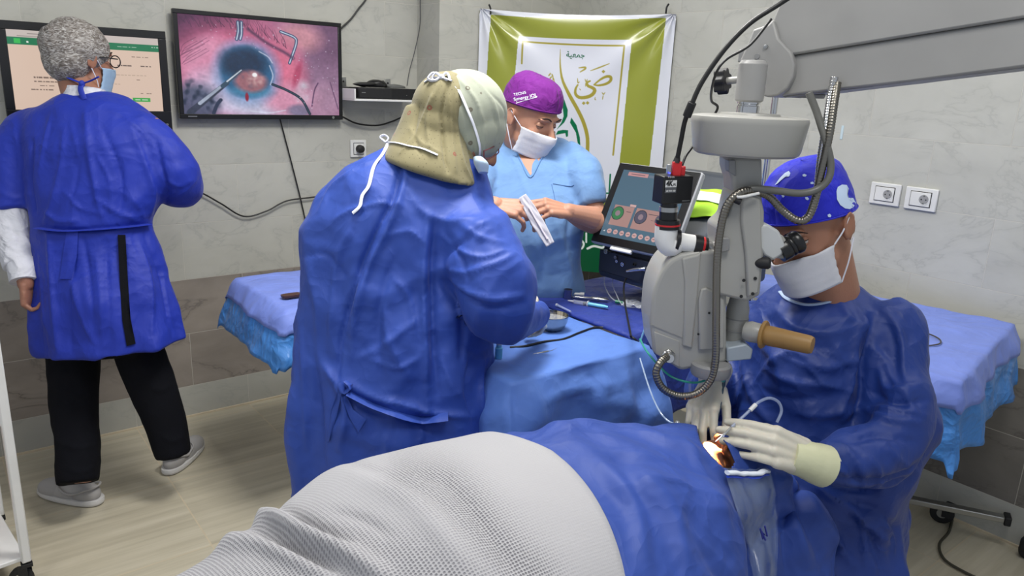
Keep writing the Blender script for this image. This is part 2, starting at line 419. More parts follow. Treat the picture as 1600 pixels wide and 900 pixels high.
def knit_mat():
    """open cellular blanket weave"""
    m, nt, b = newmat('white_cellular_knit'); L = nt.links.new
    uv = N(nt, 'ShaderNodeUVMap'); 
    mp = N(nt, 'ShaderNodeVectorMath', operation='MULTIPLY'); mp.inputs[1].default_value = (215, 215, 1); L(uv.outputs[0], mp.inputs[0])
    br = N(nt, 'ShaderNodeTexVoronoi', feature='F1', i_Scale=1., i_Randomness=.12); L(mp.outputs[0], br.inputs['Vector'])
    r = ramp(nt, [(.0, (0, 0, 0)), (.22, (.1, .1, .1)), (.45, (1, 1, 1))]); L(br.outputs['Distance'], r.inputs['Fac'])
    tc = N(nt, 'ShaderNodeTexCoord'); n1 = N(nt, 'ShaderNodeTexNoise', i_Scale=5., i_Detail=4.); L(tc.outputs['Object'], n1.inputs['Vector'])
    c1 = ramp(nt, [(0, tuple(lin((112, 110, 116)))), (1, tuple(lin((168, 167, 170))))]); L(r.outputs[0], c1.inputs['Fac'])
    at = N(nt, 'ShaderNodeAttribute', attribute_name='open'); 
    mx = N(nt, 'ShaderNodeMix', data_type='RGBA'); L(at.outputs['Fac'], mx.inputs['Factor']); mx.inputs['A'].default_value = tuple(lin((164, 163, 166)))+(1,); L(c1.outputs[0], mx.inputs['B'])
    L(mx.outputs['Result'], b.inputs['Base Color'])
    st = N(nt, 'ShaderNodeMath', operation='MULTIPLY', i_1=.6); L(at.outputs['Fac'], st.inputs[0])
    st2 = N(nt, 'ShaderNodeMath', operation='ADD', i_1=.12); L(st.outputs[0], st2.inputs[0])
    bp = N(nt, 'ShaderNodeBump', i_Distance=.003); L(st2.outputs[0], bp.inputs['Strength']); L(r.outputs[0], bp.inputs['Height'])
    n2 = N(nt, 'ShaderNodeTexNoise', i_Scale=160., i_Detail=3.); L(tc.outputs['Object'], n2.inputs['Vector'])
    bp2 = N(nt, 'ShaderNodeBump', i_Strength=.3, i_Distance=.0015); L(n2.outputs['Fac'], bp2.inputs['Height']); L(bp.outputs[0], bp2.inputs['Normal']); L(bp2.outputs[0], b.inputs['Normal'])
    b.inputs['Roughness'].default_value = .9; b.inputs['Specular IOR Level'].default_value = .1; b.inputs['Sheen Weight'].default_value = .2
    return m
def colattr_mat(name, es=1., rough=.25, emit=True, spec=.5):
    m, nt, b = newmat(name); at = N(nt, 'ShaderNodeAttribute', attribute_name='img')
    if emit:
        b.inputs['Base Color'].default_value = (.006, .006, .007, 1)
        nt.links.new(at.outputs['Color'], b.inputs['Emission Color']); b.inputs['Emission Strength'].default_value = es
    else: nt.links.new(at.outputs['Color'], b.inputs['Base Color'])
    b.inputs['Roughness'].default_value = rough; b.inputs['Specular IOR Level'].default_value = spec
    return m
def setcol(me, rgb):
    a = me.color_attributes.new('img', 'FLOAT_COLOR', 'POINT')
    c = np.ones((len(me.vertices), 4)); c[:, :3] = rgb; a.data.foreach_set('color', c.ravel())

M_TV = tiles('marble_wall_tile', 0, 1.1275, (190, 189, 180), (156, 147, 138))
M_RW = tiles('marble_wall_tile_side', 1, 1.0026, (193, 193, 186), (128, 124, 119))
M_FLOOR = floor_mat()
M_PAINT = simple('white_ceiling_paint', (228, 228, 224), .8)
M_BLACK = simple('black_plastic', (18, 18, 20), .32)
M_BLACKM = simple('matte_black_plastic', (24, 24, 26), .6)
M_CORD = simple('black_cord', (14, 14, 15), .45)
M_GREYP = simple('microscope_grey_paint', (156, 155, 150), .42, coat=.1)
M_GREYD = simple('darker_grey_paint', (134, 134, 134), .45)
M_ARM = simple('arm_cover_grey', (150, 149, 147), .45)
M_WHITEP = simple('white_plastic', (222, 222, 220), .4)
M_CHROME = simple('chrome', (205, 205, 205), .16, metal=1)
M_STEEL = simple('brushed_steel', (176, 176, 174), .3, metal=1)
M_HOSE = simple('flexible_metal_hose', (128, 124, 116), .34, metal=1)
M_HOSEG = simple('grey_rubber_hose', (98, 98, 94), .4)
M_RED = simple('red_plastic', (190, 30, 34), .4)
M_BRONZE = simple('ochre_brown_rubber', (146, 112, 62), .5, var=.09)
M_GOWN_L = fabric('royal_blue_gown', (27, 48, 156), .6, .45, 6)
M_GOWN_C = fabric('blue_gown', (47, 76, 162), .55, .42, 5)
M_GOWN_S = fabric('deep_blue_gown', (27, 53, 124), .5, .55, 6)
M_DRAPE_D = fabric('deep_blue_drape', (42, 69, 145), .6, .5, 6)
M_DRAPE_T = fabric('dark_blue_tray_drape', (44, 62, 146), .6, .5, 8)
M_DRAPE_I = fabric('mid_blue_drape', (92, 130, 206), .6, .4, 5)
M_DRAPE_V = fabric('violet_blue_cover', (120, 140, 216), .6, .4, 6)
M_DRAPE_B = fabric('bright_blue_plastic_cover', (70, 132, 204), .38, .55, 9)
M_SCRUB = fabric('pale_blue_scrub_cotton', (108, 144, 190), .85, .28, 8, sheen=.2)
M_TROU = simple('black_denim', (14, 15, 21), .9, spec=.15, bump=.5, bscale=300)
M_SKIN_D = simple('warm_tan_skin', (186, 136, 112), .5, var=.09, bump=.25, bscale=180, sss=.12)
M_SKIN_S = simple('olive_skin', (160, 112, 88), .5, var=.09, bump=.25, bscale=180, sss=.12)
M_SKIN_L = simple('brown_skin', (150, 104, 84), .5, var=.09, bump=.25, bscale=180, sss=.12)
M_HAIR = simple('dark_hair', (28, 22, 20), .6, bump=.8, bscale=200)
M_BROW = simple('dark_eyebrow', (44, 32, 28), .8, bump=.8, bscale=300)
M_EYEW = simple('eye_white', (196, 186, 178), .2)
M_EYED = simple('dark_iris', (24, 15, 11), .15)
M_MASK = simple('white_mask_cloth', (216, 216, 222), .8, bump=.25, bscale=120, var=.03)
M_GLOVE = simple('cream_latex', (206, 200, 184), .42, bump=.35, bscale=90, sss=.1)
M_WHITEC = fabric('white_cotton', (205, 206, 214), .85, .5, 11)
M_TIE = simple('white_tape', (226, 228, 238), .7)
M_PURPLE = fabric('purple_cap_cotton', (112, 30, 128), .8, .35, 14)
M_GLASSC = simple('clear_plastic', (235, 240, 245), .08, alpha=.28, spec=.8)
M_CYAN = simple('pale_cyan_plastic', (120, 200, 225), .35)
M_GREEN = simple('green_plastic', (30, 150, 90), .4)
M_LIME = simple('lime_paper', (176, 226, 60), .7)

# ------------------------------------------------------------------ the room
TVY, BKY, RWX = 3.44, 3.235, 2.982
struct(MB().box((.9, 1.15, -.05), (4.4, 4.9, .1)).build('floor', M_FLOOR, smooth=False))
struct(MB().box((.9, 1.15, 2.85), (4.4, 4.9, .1)).build('ceiling', M_PAINT, smooth=False))
struct(MB().box((.42, TVY+.06, 1.4), (3.4, .12, 2.8)).build('wall_left', M_TV, smooth=False))
struct(MB().box((2.57, BKY+.16, 1.4), (1.0, .32, 2.8)).build('wall_back', M_TV, smooth=False))
struct(MB().box((RWX+.06, 1.1, 1.4), (.12, 4.9, 2.8)).build('wall_right', M_RW, smooth=False))
M_GROUT = simple('sand_grout', (206, 192, 166), .8)
struct(MB().box((.42, TVY-.004, .004), (3.28, .008, .008)).build('trim_1', M_GROUT, smooth=False))
struct(MB().box((RWX-.004, .95, .004), (.008, 4.5, .008)).build('trim_2', M_GROUT, smooth=False))

# ------------------------------------------------------------------ pictures shown on screens
def segd(x, y, a, b):
    a = np.array(a, float); b = np.array(b, float); d = b-a; t = np.clip(((x-a[0])*d[0]+(y-a[1])*d[1])/(d@d+1e-9), 0, 1)
    return np.hypot(x-a[0]-t*d[0], y-a[1]-t*d[1]), t
def polyd(x, y, pts):
    D = np.full(x.shape, 1e9); T = np.zeros(x.shape); m = len(pts)-1
    for i in range(m):
        d, t = segd(x, y, pts[i], pts[i+1]); k = d < D; D = np.where(k, d, D); T = np.where(k, (i+t)/m, T)
    return D, T
def curved(x, y, pts, n=24): return polyd(x, y, catmull(pts, n))
def inpoly(x, y, pts):
    r = np.zeros(x.shape, bool); n = len(pts)
    for i in range(n):
        x0, y0 = pts[i]; x1, y1 = pts[(i+1) % n]
        if y0 == y1: continue
        c = ((y0 > y) != (y1 > y)) & (x < (x1-x0)*(y-y0)/(y1-y0)+x0); r ^= c
    return r
def over(c, col, a):
    a = np.clip(a, 0, 1)[..., None]; return c*(1-a)+np.asarray(col, float)*a
def sm(d, w, s=1.): return np.clip((w-d)/s+.5, 0, 1)
def ell(x, y, cx, cy, rx, ry, soft=.2, rot=0):
    c, s = math.cos(rot), math.sin(rot); u = ((x-cx)*c+(y-cy)*s)/rx; v = (-(x-cx)*s+(y-cy)*c)/ry
    return np.clip((1-np.hypot(u, v))/soft+.5, 0, 1)
def screen_grid(o, ex, ez, w, h, nx, nz, bow=0):
    """grid of points over a rectangle: o = top left corner; returns G and local coords s,t in 0..1 (t down)"""
    s, t = np.meshgrid(np.linspace(0, 1, nx), np.linspace(0, 1, nz)); 
    G = np.asarray(o)+s[..., None]*w*unit(ex)-t[..., None]*h*unit(ez)
    return G, s, t

def eye_picture(s, t):
    x, y = s*638, t*400                      # units of the broadcast picture
    n = lambda k, o=0: noise3(np.stack([x.ravel()*k, y.ravel()*k, np.full(x.size, o+.5)], 1)).reshape(x.shape)
    c = np.zeros(x.shape+(3,))+np.array([178, 110, 142])
    c = over(c, (92, 52, 84), ell(x, y, 30, 20, 190, 120, .9))
    c = over(c, (150, 116, 146), ell(x, y, 560, 180, 190, 260, .7))
    c = over(c, (120, 88, 118), ell(x, y, 590, 60, 120, 110, .9))
    c = over(c, (206, 146, 160), ell(x, y, 470, 60, 90, 60, .9))
    c = over(c, (206, 108, 142), ell(x, y, 215, 215, 245, 190, .6)); c = over(c, (226, 190, 214), ell(x, y, 120, 235, 90, 120, .9))
    c = over(c, (226, 150, 182), ell(x, y, 130, 230, 120, 130, .8))
    c = over(c, (214, 196, 226), ell(x, y, 190, 300, 150, 95, .8))
    c = over(c, (210, 206, 232), ell(x, y, 300, 355, 160, 60, .8))
    c = over(c, (222, 120, 150), ell(x, y, 390, 230, 90, 120, .8))
    c = over(c, (216, 150, 178), ell(x, y, 430, 330, 110, 70, .8))
    c = over(c, (206, 190, 208), ell(x, y, 480, 300, 40, 50, .8)*(.5+n(.03)))
    c = over(c, (130, 160, 206), ell(x, y, 250, 222, 125, 130, .45))
    c = over(c, (52, 100, 140), ell(x, y, 250, 220, 104, 108, .22))
    c = over(c, (40, 58, 84), ell(x, y, 236, 182, 86, 62, .6))
    c = over(c, (84, 150, 186), ell(x, y, 262, 300, 80, 26, .7)*.7)
    c = over(c, (166, 112, 122), ell(x, y, 262, 258, 66, 46, .4))
    c = over(c, (208, 170, 170), ell(x, y, 280, 248, 30, 30, .8)*np.clip(.6+1.3*n(.07), 0, 1))
    c = over(c, (40, 74, 110), np.clip(n(.05, 3)*1.6, 0, 1)*ell(x, y, 250, 190, 100, 90, .4)*.6)
    c = over(c, (250, 250, 255), ell(x, y, 278, 230, 10, 9, .5))
    for p0, p1, p2 in (((300, 130), (335, 150), (352, 175)), ((255, 385), (330, 392), (400, 380)), ((340, 188), (352, 230), (340, 270))):
        d, q = curved(x, y, [p0, p1, p2]); c = over(c, (230, 232, 250), sm(d, 2, 4)*.8)
    c = over(c, (150, 40, 60), ell(x, y, 243, 325, 7, 18, .5))
    c = over(c, (176, 60, 96), ell(x, y, 455, 220, 14, 60, .8, .3)*.6)
    r = random.Random(3)
    for i in range(46):                      # lashes
        x0 = 10+i*9+r.uniform(-6, 6); y0 = 30+.0012*(x0-180)**2*.35+r.uniform(-14, 14)+(max(0, x0-250)*.36)
        d, q = curved(x, y, [(x0, y0), (x0-r.uniform(-8, 22), y0-25), (x0-r.uniform(4, 40), y0-55)], 9)
        c = over(c, (78, 48, 74), sm(d, 1.7-1.3*q, 1.8)*.6)
    for i in range(10):
        x0 = r.uniform(0, 70); y0 = 130+r.uniform(-15, 40); d, q = curved(x, y, [(0+x0*.2, y0+30), (x0, y0), (x0+45, y0-30)], 9); c = over(c, (90, 52, 80), sm(d, 1.2, 2.)*.45)
    c = over(c, (72, 86, 112), ell(x, y, 40, 360, 90, 85, .6)*.85)
    c = over(c, (40, 50, 72), np.clip(n(.045, 9)*2.4, 0, 1)*ell(x, y, 40, 350, 95, 100, .5))
    c = over(c, (120, 120, 150), ell(x, y, 460, 380, 50, 26, .6)*.8)
    c = over(c, (190, 150, 176), ell(x, y, 570, 340, 70, 90, .5)*.6)
    for a, b, w, col in (((24, 392), (168, 268), 13, (58, 64, 82)), ((60, 356), (168, 264), 7, (170, 180, 200)), ((150, 282), (222, 216), 8, (60, 84, 104)), ((168, 262), (226, 212), 3, (220, 226, 236))):
        d, q = segd(x, y, a, b); c = over(c, col, sm(d, w*(1-.35*q), 2.5))
    d, q = curved(x, y, [(350, 268), (410, 292), (470, 330), (505, 395)]); c = over(c, (22, 32, 44), sm(d, 5.5, 2.5)); c = over(c, (120, 150, 180), sm(np.abs(d-1.5), 1, 1.5)*.5)
    d, q = curved(x, y, [(110, 396), (125, 360), (140, 340)]); c = over(c, (50, 60, 86), sm(d, 7, 3))
    for pts in ([(222, 14), (222, 50), (214, 86)], [(236, 14), (234, 60), (228, 84)], [(392, 40), (448, 60), (455, 84), (440, 130), (424, 172)]):
        d, q = curved(x, y, pts); c = over(c, (66, 84, 118), sm(d, 6.5, 2)); c = over(c, (206, 222, 240), sm(d, 2.2, 2))
    d, q = curved(x, y, [(260, 40), (330, 90), (400, 125), (440, 150)]); c = over(c, (70, 50, 80), sm(d, 6, 10)*.7)
    d, q = curved(x, y, [(545, 255), (528, 290), (515, 360)]); c = over(c, (92, 62, 96), sm(d, 2.5, 3))
    d, q = curved(x, y, [(600, 250), (620, 320), (634, 370)]); c = over(c, (92, 62, 96), sm(d, 2.5, 3)*.7)
    for i in range(70):
        a, b = (r.uniform(430, 635), r.uniform(60, 390)) if i < 45 else (r.uniform(10, 420), r.uniform(15, 120))
        c = over(c, (220, 210, 232), ell(x, y, a, b, r.uniform(1.2, 3.6), r.uniform(1.2, 3), .6)*.6)
    c = c*(1+.10*n(.02, 2)[..., None]+.10*n(.09, 5)[..., None])
    return lin(np.clip(c, 0, 255))

def browser_picture(s, t):
    x, y = s*475, t*250
    c = np.zeros(x.shape+(3,))+np.array([222, 196, 178])
    c = over(c, (204, 192, 186), y < 22); c = over(c, (150, 140, 136), (np.abs(y-10) < 1.6) & (x > 60) & (x < 150)); c = over(c, (160, 150, 145), (np.abs(y-18) < 1.2) & (x > 30) & (x < 130))
    c = over(c, (38, 122, 84), (y > 22) & (y < 46)); c = over(c, (60, 190, 90), (y > 27) & (y < 41) & (x > 20) & (x < 38)); c = over(c, (225, 235, 228), (np.abs(y-36) < 3) & (x > 55) & (x < 61))
    r = random.Random(5)
    def row(yy, x0, x1, h=1.4, col=(140, 120, 108), gap=.25):
        nonlocal c
        q = x0
        while q < x1:
            w = r.uniform(4, 16)
            if r.random() > gap: c = over(c, col, (np.abs(y-yy) < h) & (x > q) & (x < q+w))
            q += w+r.uniform(2, 5)
    row(66, 380, 455); row(66, 150, 200); row(34, 335, 400, 1.2, (190, 220, 200)); row(31, 440, 470, 1.2, (190, 220, 200))
    row(97, 330, 450, 2, (110, 96, 90)); row(97, 215, 300, 1.6); row(100, 130, 160, 3, (120, 110, 105)); row(143, 390, 420, 1.6); row(128, 250, 420, 1.2, (190, 168, 150)); row(160, 60, 330, 1.1, (190, 168, 150))
    for k in range(4): row(146+k*13, 52, 300, 1.6 if k else 2.4, (132, 114, 104), .3)
    row(190, 400, 440, 1.4)
    c = over(c, (70, 168, 80), (y > 205) & (y < 218) & (x > 372) & (x < 432)); c = over(c, (200, 225, 200), (np.abs(y-211) < 1.2) & (x > 380) & (x < 424) & ((x < 398) | (x > 404)))
    return lin(np.clip(c, 0, 255))

def gnorm(G):
    dx = np.gradient(G, axis=0); dy = np.gradient(G, axis=1); n = np.cross(dx, dy); n /= np.linalg.norm(n, axis=2)[..., None]+1e-12
    return n*np.where(n[..., 2:].mean() < 0, -1, 1)
def smoothG(G, it):
    for _ in range(it):
        H = G.copy(); H[1:-1] = (G[:-2]+G[2:]+2*G[1:-1])/4; G = H.copy(); G[:, 1:-1] = (H[:, :-2]+H[:, 2:]+2*H[:, 1:-1])/4
    return G
def pixG(G):
    d = G-CO; z = d@CF; return 800+F_PX*(d@CR)/z, 450+F_PX*(d@CD)/z
def pfold(G, folds, nrm):
    """folds: (pixel polyline, height, width in px) raised along the surface where it lies"""
    px, py = pixG(G); out = np.zeros(px.shape)
    for pts, h, w in folds:
        d, q = curved(px, py, pts, 30); out += h*np.exp(-(d/w)**2)*np.sin(np.pi*np.clip(q*.9+.05, 0, 1))**.6
    return G+nrm*out[..., None]

def image_part(name, o, ex, ez, w, h, nx, nz, fn, mat, parent):
    G, s, t = screen_grid(o, ex, ez, w, h, nx, nz)
    ob = MB().grid(G).build(name, mat, parent, smooth=False, fix=False)
    setcol(ob.data, fn(s, t).reshape(-1, 3)); return ob
M_IMG_TV = colattr_mat('operation_broadcast', .85)
M_IMG_PC = colattr_mat('browser_page', .9)

# the television: front face stands 9 cm off the wall
def panel(name, label, cat, tl, br, Y, depth, bez, nx, fn, mat, bot=None):
    a = Py(*tl, Y); b = Py(*br, Y); x0, x1, z1, z0 = a[0], b[0], a[2], b[2]
    bot = bot or bez
    t = thing(name, label, cat, ((x0+x1)/2, Y, z0))
    m = MB()                                   # bezel: four rails around the glass
    for c, sz in ((((x0+x1)/2, Y+.012, z1-bez/2), (x1-x0, .024, bez)), (((x0+x1)/2, Y+.012, z0+bot/2), (x1-x0, .024, bot)),
                  ((x0+bez/2, Y+.012, (z0+bot+z1-bez)/2), (bez, .024, z1-z0-bez-bot+.001)), ((x1-bez/2, Y+.012, (z0+bot+z1-bez)/2), (bez, .024, z1-z0-bez-bot+.001))): m.box(c, sz)
    m.build('bezel', M_BLACK, t, bevel=.002)
    MB().box(((x0+x1)/2, Y+.012+depth/2, (z0+z1)/2), (x1-x0-.02, depth-.026, z1-z0-.02)).build('back_cover', M_BLACKM, t, bevel=.006)
    MB().box(((x0+x1)/2, (Y+depth+TVY)/2-.006, (z0+z1)/2), (.22, TVY-Y-depth+.012, .2)).build('wall_bracket', M_BLACKM, t)
    image_part('screen', (x0+bez, Y+.004, z1-bez), XA*0+V(1, 0, 0), V(0, 0, 1), x1-x0-2*bez, z1-z0-bez-bot, nx, int(nx*.5625), fn, mat, t)
    return t, x0, x1, z0, z1
tv, x0, x1, z0, z1 = panel('television', 'flat black television on the wall showing a close-up of the operated eye', 'television', (269, 12.5), (536, 187), 3.385, .035, .018, 470, eye_picture, M_IMG_TV, .02)
MB().box((x0+.05, 3.3835, z0+.010), (.036, .001, .004)).build('maker_mark', M_STEEL, tv, smooth=False)
MB().lathe([(.006, 0), (.006, .001)], (x1-.05, 3.3845, z0+.010), (0, -1, 0)).build('power_button', M_STEEL, tv)
pc, x0, x1, z0, z1 = panel('wall_computer', 'wide black wall computer showing a browser page with a green bar', 'computer', (-9, 30), (270, 203), 3.36, .05, .03, 330, browser_picture, M_IMG_PC, .075)
for k in range(3): MB().lathe([(.005, 0), (.005, .002)], (x1-.02-.018*k, 3.3595, z0+.022), (0, -1, 0)).build('button', M_STEEL, pc)

# cables on the wall
def cable(name, label, pix, Y, r, mat=M_CORD, n=80, group=None):
    pts = [Py(x, y, Y) for x, y in pix]
    return tag(MB().tube(pts, r, 8, res=n).build(name, mat), label, 'cable', group)
cable('cable', 'black cable rising from the top right corner of the television', [(533, 44), (548, 30), (560, 14), (575, -8), (590, -60)], 3.425, .0042)
cable('cable', 'black cable hanging straight down under the television', [(436, 180), (447, 222), (462, 280), (474, 330), (488, 400), (496, 470)], 3.43, .0032)
cable('cable', 'black cable sagging across the wall between blue gown and woman', [(270, 285), (312, 300), (345, 318), (381, 338), (416, 330), (448, 314), (490, 308), (540, 300)], 3.42, .0036)
cable('cable', 'black cable curving from television to under the wall shelf', [(536, 183), (558, 193), (588, 196), (612, 190), (634, 180), (660, 168)], 3.41, .0042)
cable('cable', 'thin grey cable dropping from above onto the wall shelf', [(656, -70), (656.5, 0), (656, 40), (648, 80), (640, 110), (636, 134)], 3.40, .0022, simple('grey_cord', (70, 70, 72), .5))

# shelf with recorder
Y1 = 3.26
a = Py(554, 156, Y1); b = Py(640, 164, Y1)
sx0, sx1, sz = a[0], a[0]+.36, a[2]
t = thing('wall_shelf', 'small white wall shelf carrying a black recorder box', 'shelf', ((sx0+sx1)/2, 3.35, sz))
MB().box(((sx0+sx1)/2, (Y1+TVY)/2, sz), (sx1-sx0, TVY-Y1, .01)).build('shelf_board', M_WHITEP, t, bevel=.002)
MB().box((sx0+.004, (Y1+TVY)/2, sz+.025), (.008, TVY-Y1, .05)).build('side_lip', M_WHITEP, t, bevel=.002)
for xx in (sx0+.03, sx0+.27):
    MB().box((xx, TVY-.003, sz+.075), (.03, .006, .05)).build('mounting_plate', M_STEEL, t, bevel=.001)
    MB().lathe([(.005, 0), (.004, .003)], (xx, TVY-.006, sz+.08), (0, -1, 0), 12).build('screw', M_BLACKM, t)
t = thing('video_recorder', 'flat black video recorder box lying on the wall shelf', 'recorder', (sx0+.18, 3.34, sz+.006))
MB().box((sx0+.19, 3.35, sz+.032), (.33, .165, .05)).build('case', M_BLACK, t, bevel=.003)
MB().box((sx0+.115, 3.2665, sz+.032), (.17, .002, .042)).build('front_panel', M_BLACKM, t, bevel=.0008)
MB().box((sx0+.05, 3.2652, sz+.034), (.02, .0006, .003)).build('maker_mark', M_STEEL, t, smooth=False)
MB().lathe([(.002, 0), (.002, .002)], (sx0+.28, 3.2668, sz+.026), (0, -1, 0), 10).build('indicator', M_STEEL, t)
top = sz+.058
tag(MB().loft([((sx0+.065, 3.30, top), (.001, 0, 0), (0, .02, 0)), ((sx0+.07, 3.30, top+.011), (.05, 0, .0), (0, .03, 0), 4), ((sx0+.08, 3.30, top+.018), (.05, 0, 0), (0, .028, 0), 4), ((sx0+.08, 3.30, top+.023), (.03, 0, 0), (0, .02, 0), 4)], 28, 12).build('power_adapter', M_BLACK, bevel=0), 'flat black power adapter lying left on the recorder', 'adapter')
t = thing('computer_mouse', 'rounded black computer mouse lying on the recorder', 'mouse', (sx0+.16, 3.33, top))
mb = MB()
mb.loft([((sx0+.15, 3.33, top+.001), (.052, 0, 0), (0, .03, 0), 2.6), ((sx0+.15, 3.33, top+.014), (.055, 0, 0), (0, .032, 0), 2.4), ((sx0+.15, 3.33, top+.028), (.042, 0, 0), (0, .026, 0)), ((sx0+.148, 3.33, top+.036), (.018, 0, 0), (0, .012, 0)), ((sx0+.148, 3.33, top+.037), (.002, 0, 0), (0, .002, 0))], 32, 24)
mb.build('shell', M_BLACK, t)
MB().cyl((sx0+.185, 3.327, top+.026), (sx0+.185, 3.333, top+.026), .008, n=16).build('scroll_wheel', M_BLACKM, t)
tag(MB().loft([((sx0+.255, 3.34, top+.001), (.05, 0, 0), (0, .04, 0), 3), ((sx0+.255, 3.34, top+.009), (.05, 0, 0), (0, .04, 0), 3), ((sx0+.255, 3.34, top+.016), (.03, 0, 0), (0, .028, 0)), ((sx0+.255, 3.34, top+.019), (.004, 0, 0), (0, .004, 0))], 32, 16).build('antenna_base', simple('grey_antenna_plastic', (92, 94, 92), .35)), 'flat dark grey dome where the thin cable ends on the recorder', 'antenna')

# wall sockets
def socket(c, ex, nrm, label, w=.085, h=.085, double=False, group=None, plug=False):
    """frame 85 mm high; rocker area with a round recessed earthed socket"""
    c = np.asarray(c, float); ex = unit(ex); nrm = unit(nrm); ez = V(0, 0, 1); R = np.array([ex, nrm, ez])
    t = thing('wall_socket', label, 'socket', c, group)
    MB().box(c+nrm*.005, (w, .010, h), R).build('frame', M_WHITEP, t, bevel=.003)
    MB().box(c+nrm*.0105, (w*.66, .002, h*.68), R).build('dark_surround', M_BLACKM, t, bevel=.0005)
    m = MB().box(c+nrm*.0125, (w*.62, .004, h*.62), R)
    m.build('insert', M_WHITEP, t, bevel=.0012)
    k = c+nrm*.0146+ex*w*.12*(1 if double else 0)
    MB().lathe([(.0205, 0), (.0205, .0012), (.0185, .0012), (.0175, .0004)], k, nrm, 32, cap=True).build('socket_ring', M_WHITEP, t)
    if plug:
        MB().lathe([(.019, 0), (.02, .012), (.018, .026), (.01, .030)], k, nrm, 32).build('plug', M_BLACKM, t)
    else:
        MB().lathe([(.0172, 0), (.0172, .0006)], k+nrm*.0005, nrm, 32).build('recess', simple('shade_grey_socket_well', (150, 150, 150), .5) if not bpy.data.materials.get('shade_grey_socket_well') else bpy.data.materials['shade_grey_socket_well'], t)  # flat disc; the shade inside the well is put into its grey
        for s_ in (-1, 1): MB().lathe([(.0025, 0), (.0025, .0006)], k+nrm*.0013+ex*s_*.0085, nrm, 12).build('pin_hole', M_BLACKM, t)
        for s_ in (-1, 1): MB().box(k+nrm*.0016+ez*s_*.0145, (.005, .0015, .003), R).build('earth_contact', M_STEEL, t)
    return t
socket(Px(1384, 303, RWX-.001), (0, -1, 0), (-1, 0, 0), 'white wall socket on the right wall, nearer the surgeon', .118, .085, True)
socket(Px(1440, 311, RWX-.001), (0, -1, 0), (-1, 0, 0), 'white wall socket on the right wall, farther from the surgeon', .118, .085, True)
socket(Py(559, 232, TVY-.001), (1, 0, 0), (0, -1, 0), 'white wall socket with a black plug above the woman in hijab', .085, .085, plug=True)
tag(MB().box(Px(1315.5, 207, RWX-.001), (.002, .011, .055)).build('tape_strip', simple('pale_tape', (196, 214, 222), .4), bevel=.0006), 'tiny pale strip of tape stuck on the right wall', 'tape')

# ------------------------------------------------------------------ the banner hung across the corner
bl = Py(750, 17, BKY-.008); brr = Px(1057, 17, RWX-.014)
bh = V(brr[0]-bl[0], brr[1]-bl[1], 0); bw = np.linalg.norm(bh); bx = bh/bw; bn = np.cross(bx, V(0, 0, 1))   # points into the room
if bn@(CO-bl) < 0: bn = -bn
TOPZ = (bl[2]+brr[2])/2
def bpt(x, y): return Pp(x, y, bn, bl)
s0 = 0; s1 = bw; zb = .62
nx, nz = 520, 760
S, Tt = np.meshgrid(np.linspace(s0, s1, nx), np.linspace(0, 1, nz))
Zz = TOPZ-.002-Tt*(TOPZ-zb)
G = bl[None, None]*1.; G = np.zeros((nz, nx, 3)); G[...] = bl; G = G+S[..., None]*bx; G[..., 2] = Zz
dlt = G-CO; dz = dlt@CF; PXX = 800+F_PX*(dlt@CR)/dz; PYY = 450+F_PX*(dlt@CD)/dz
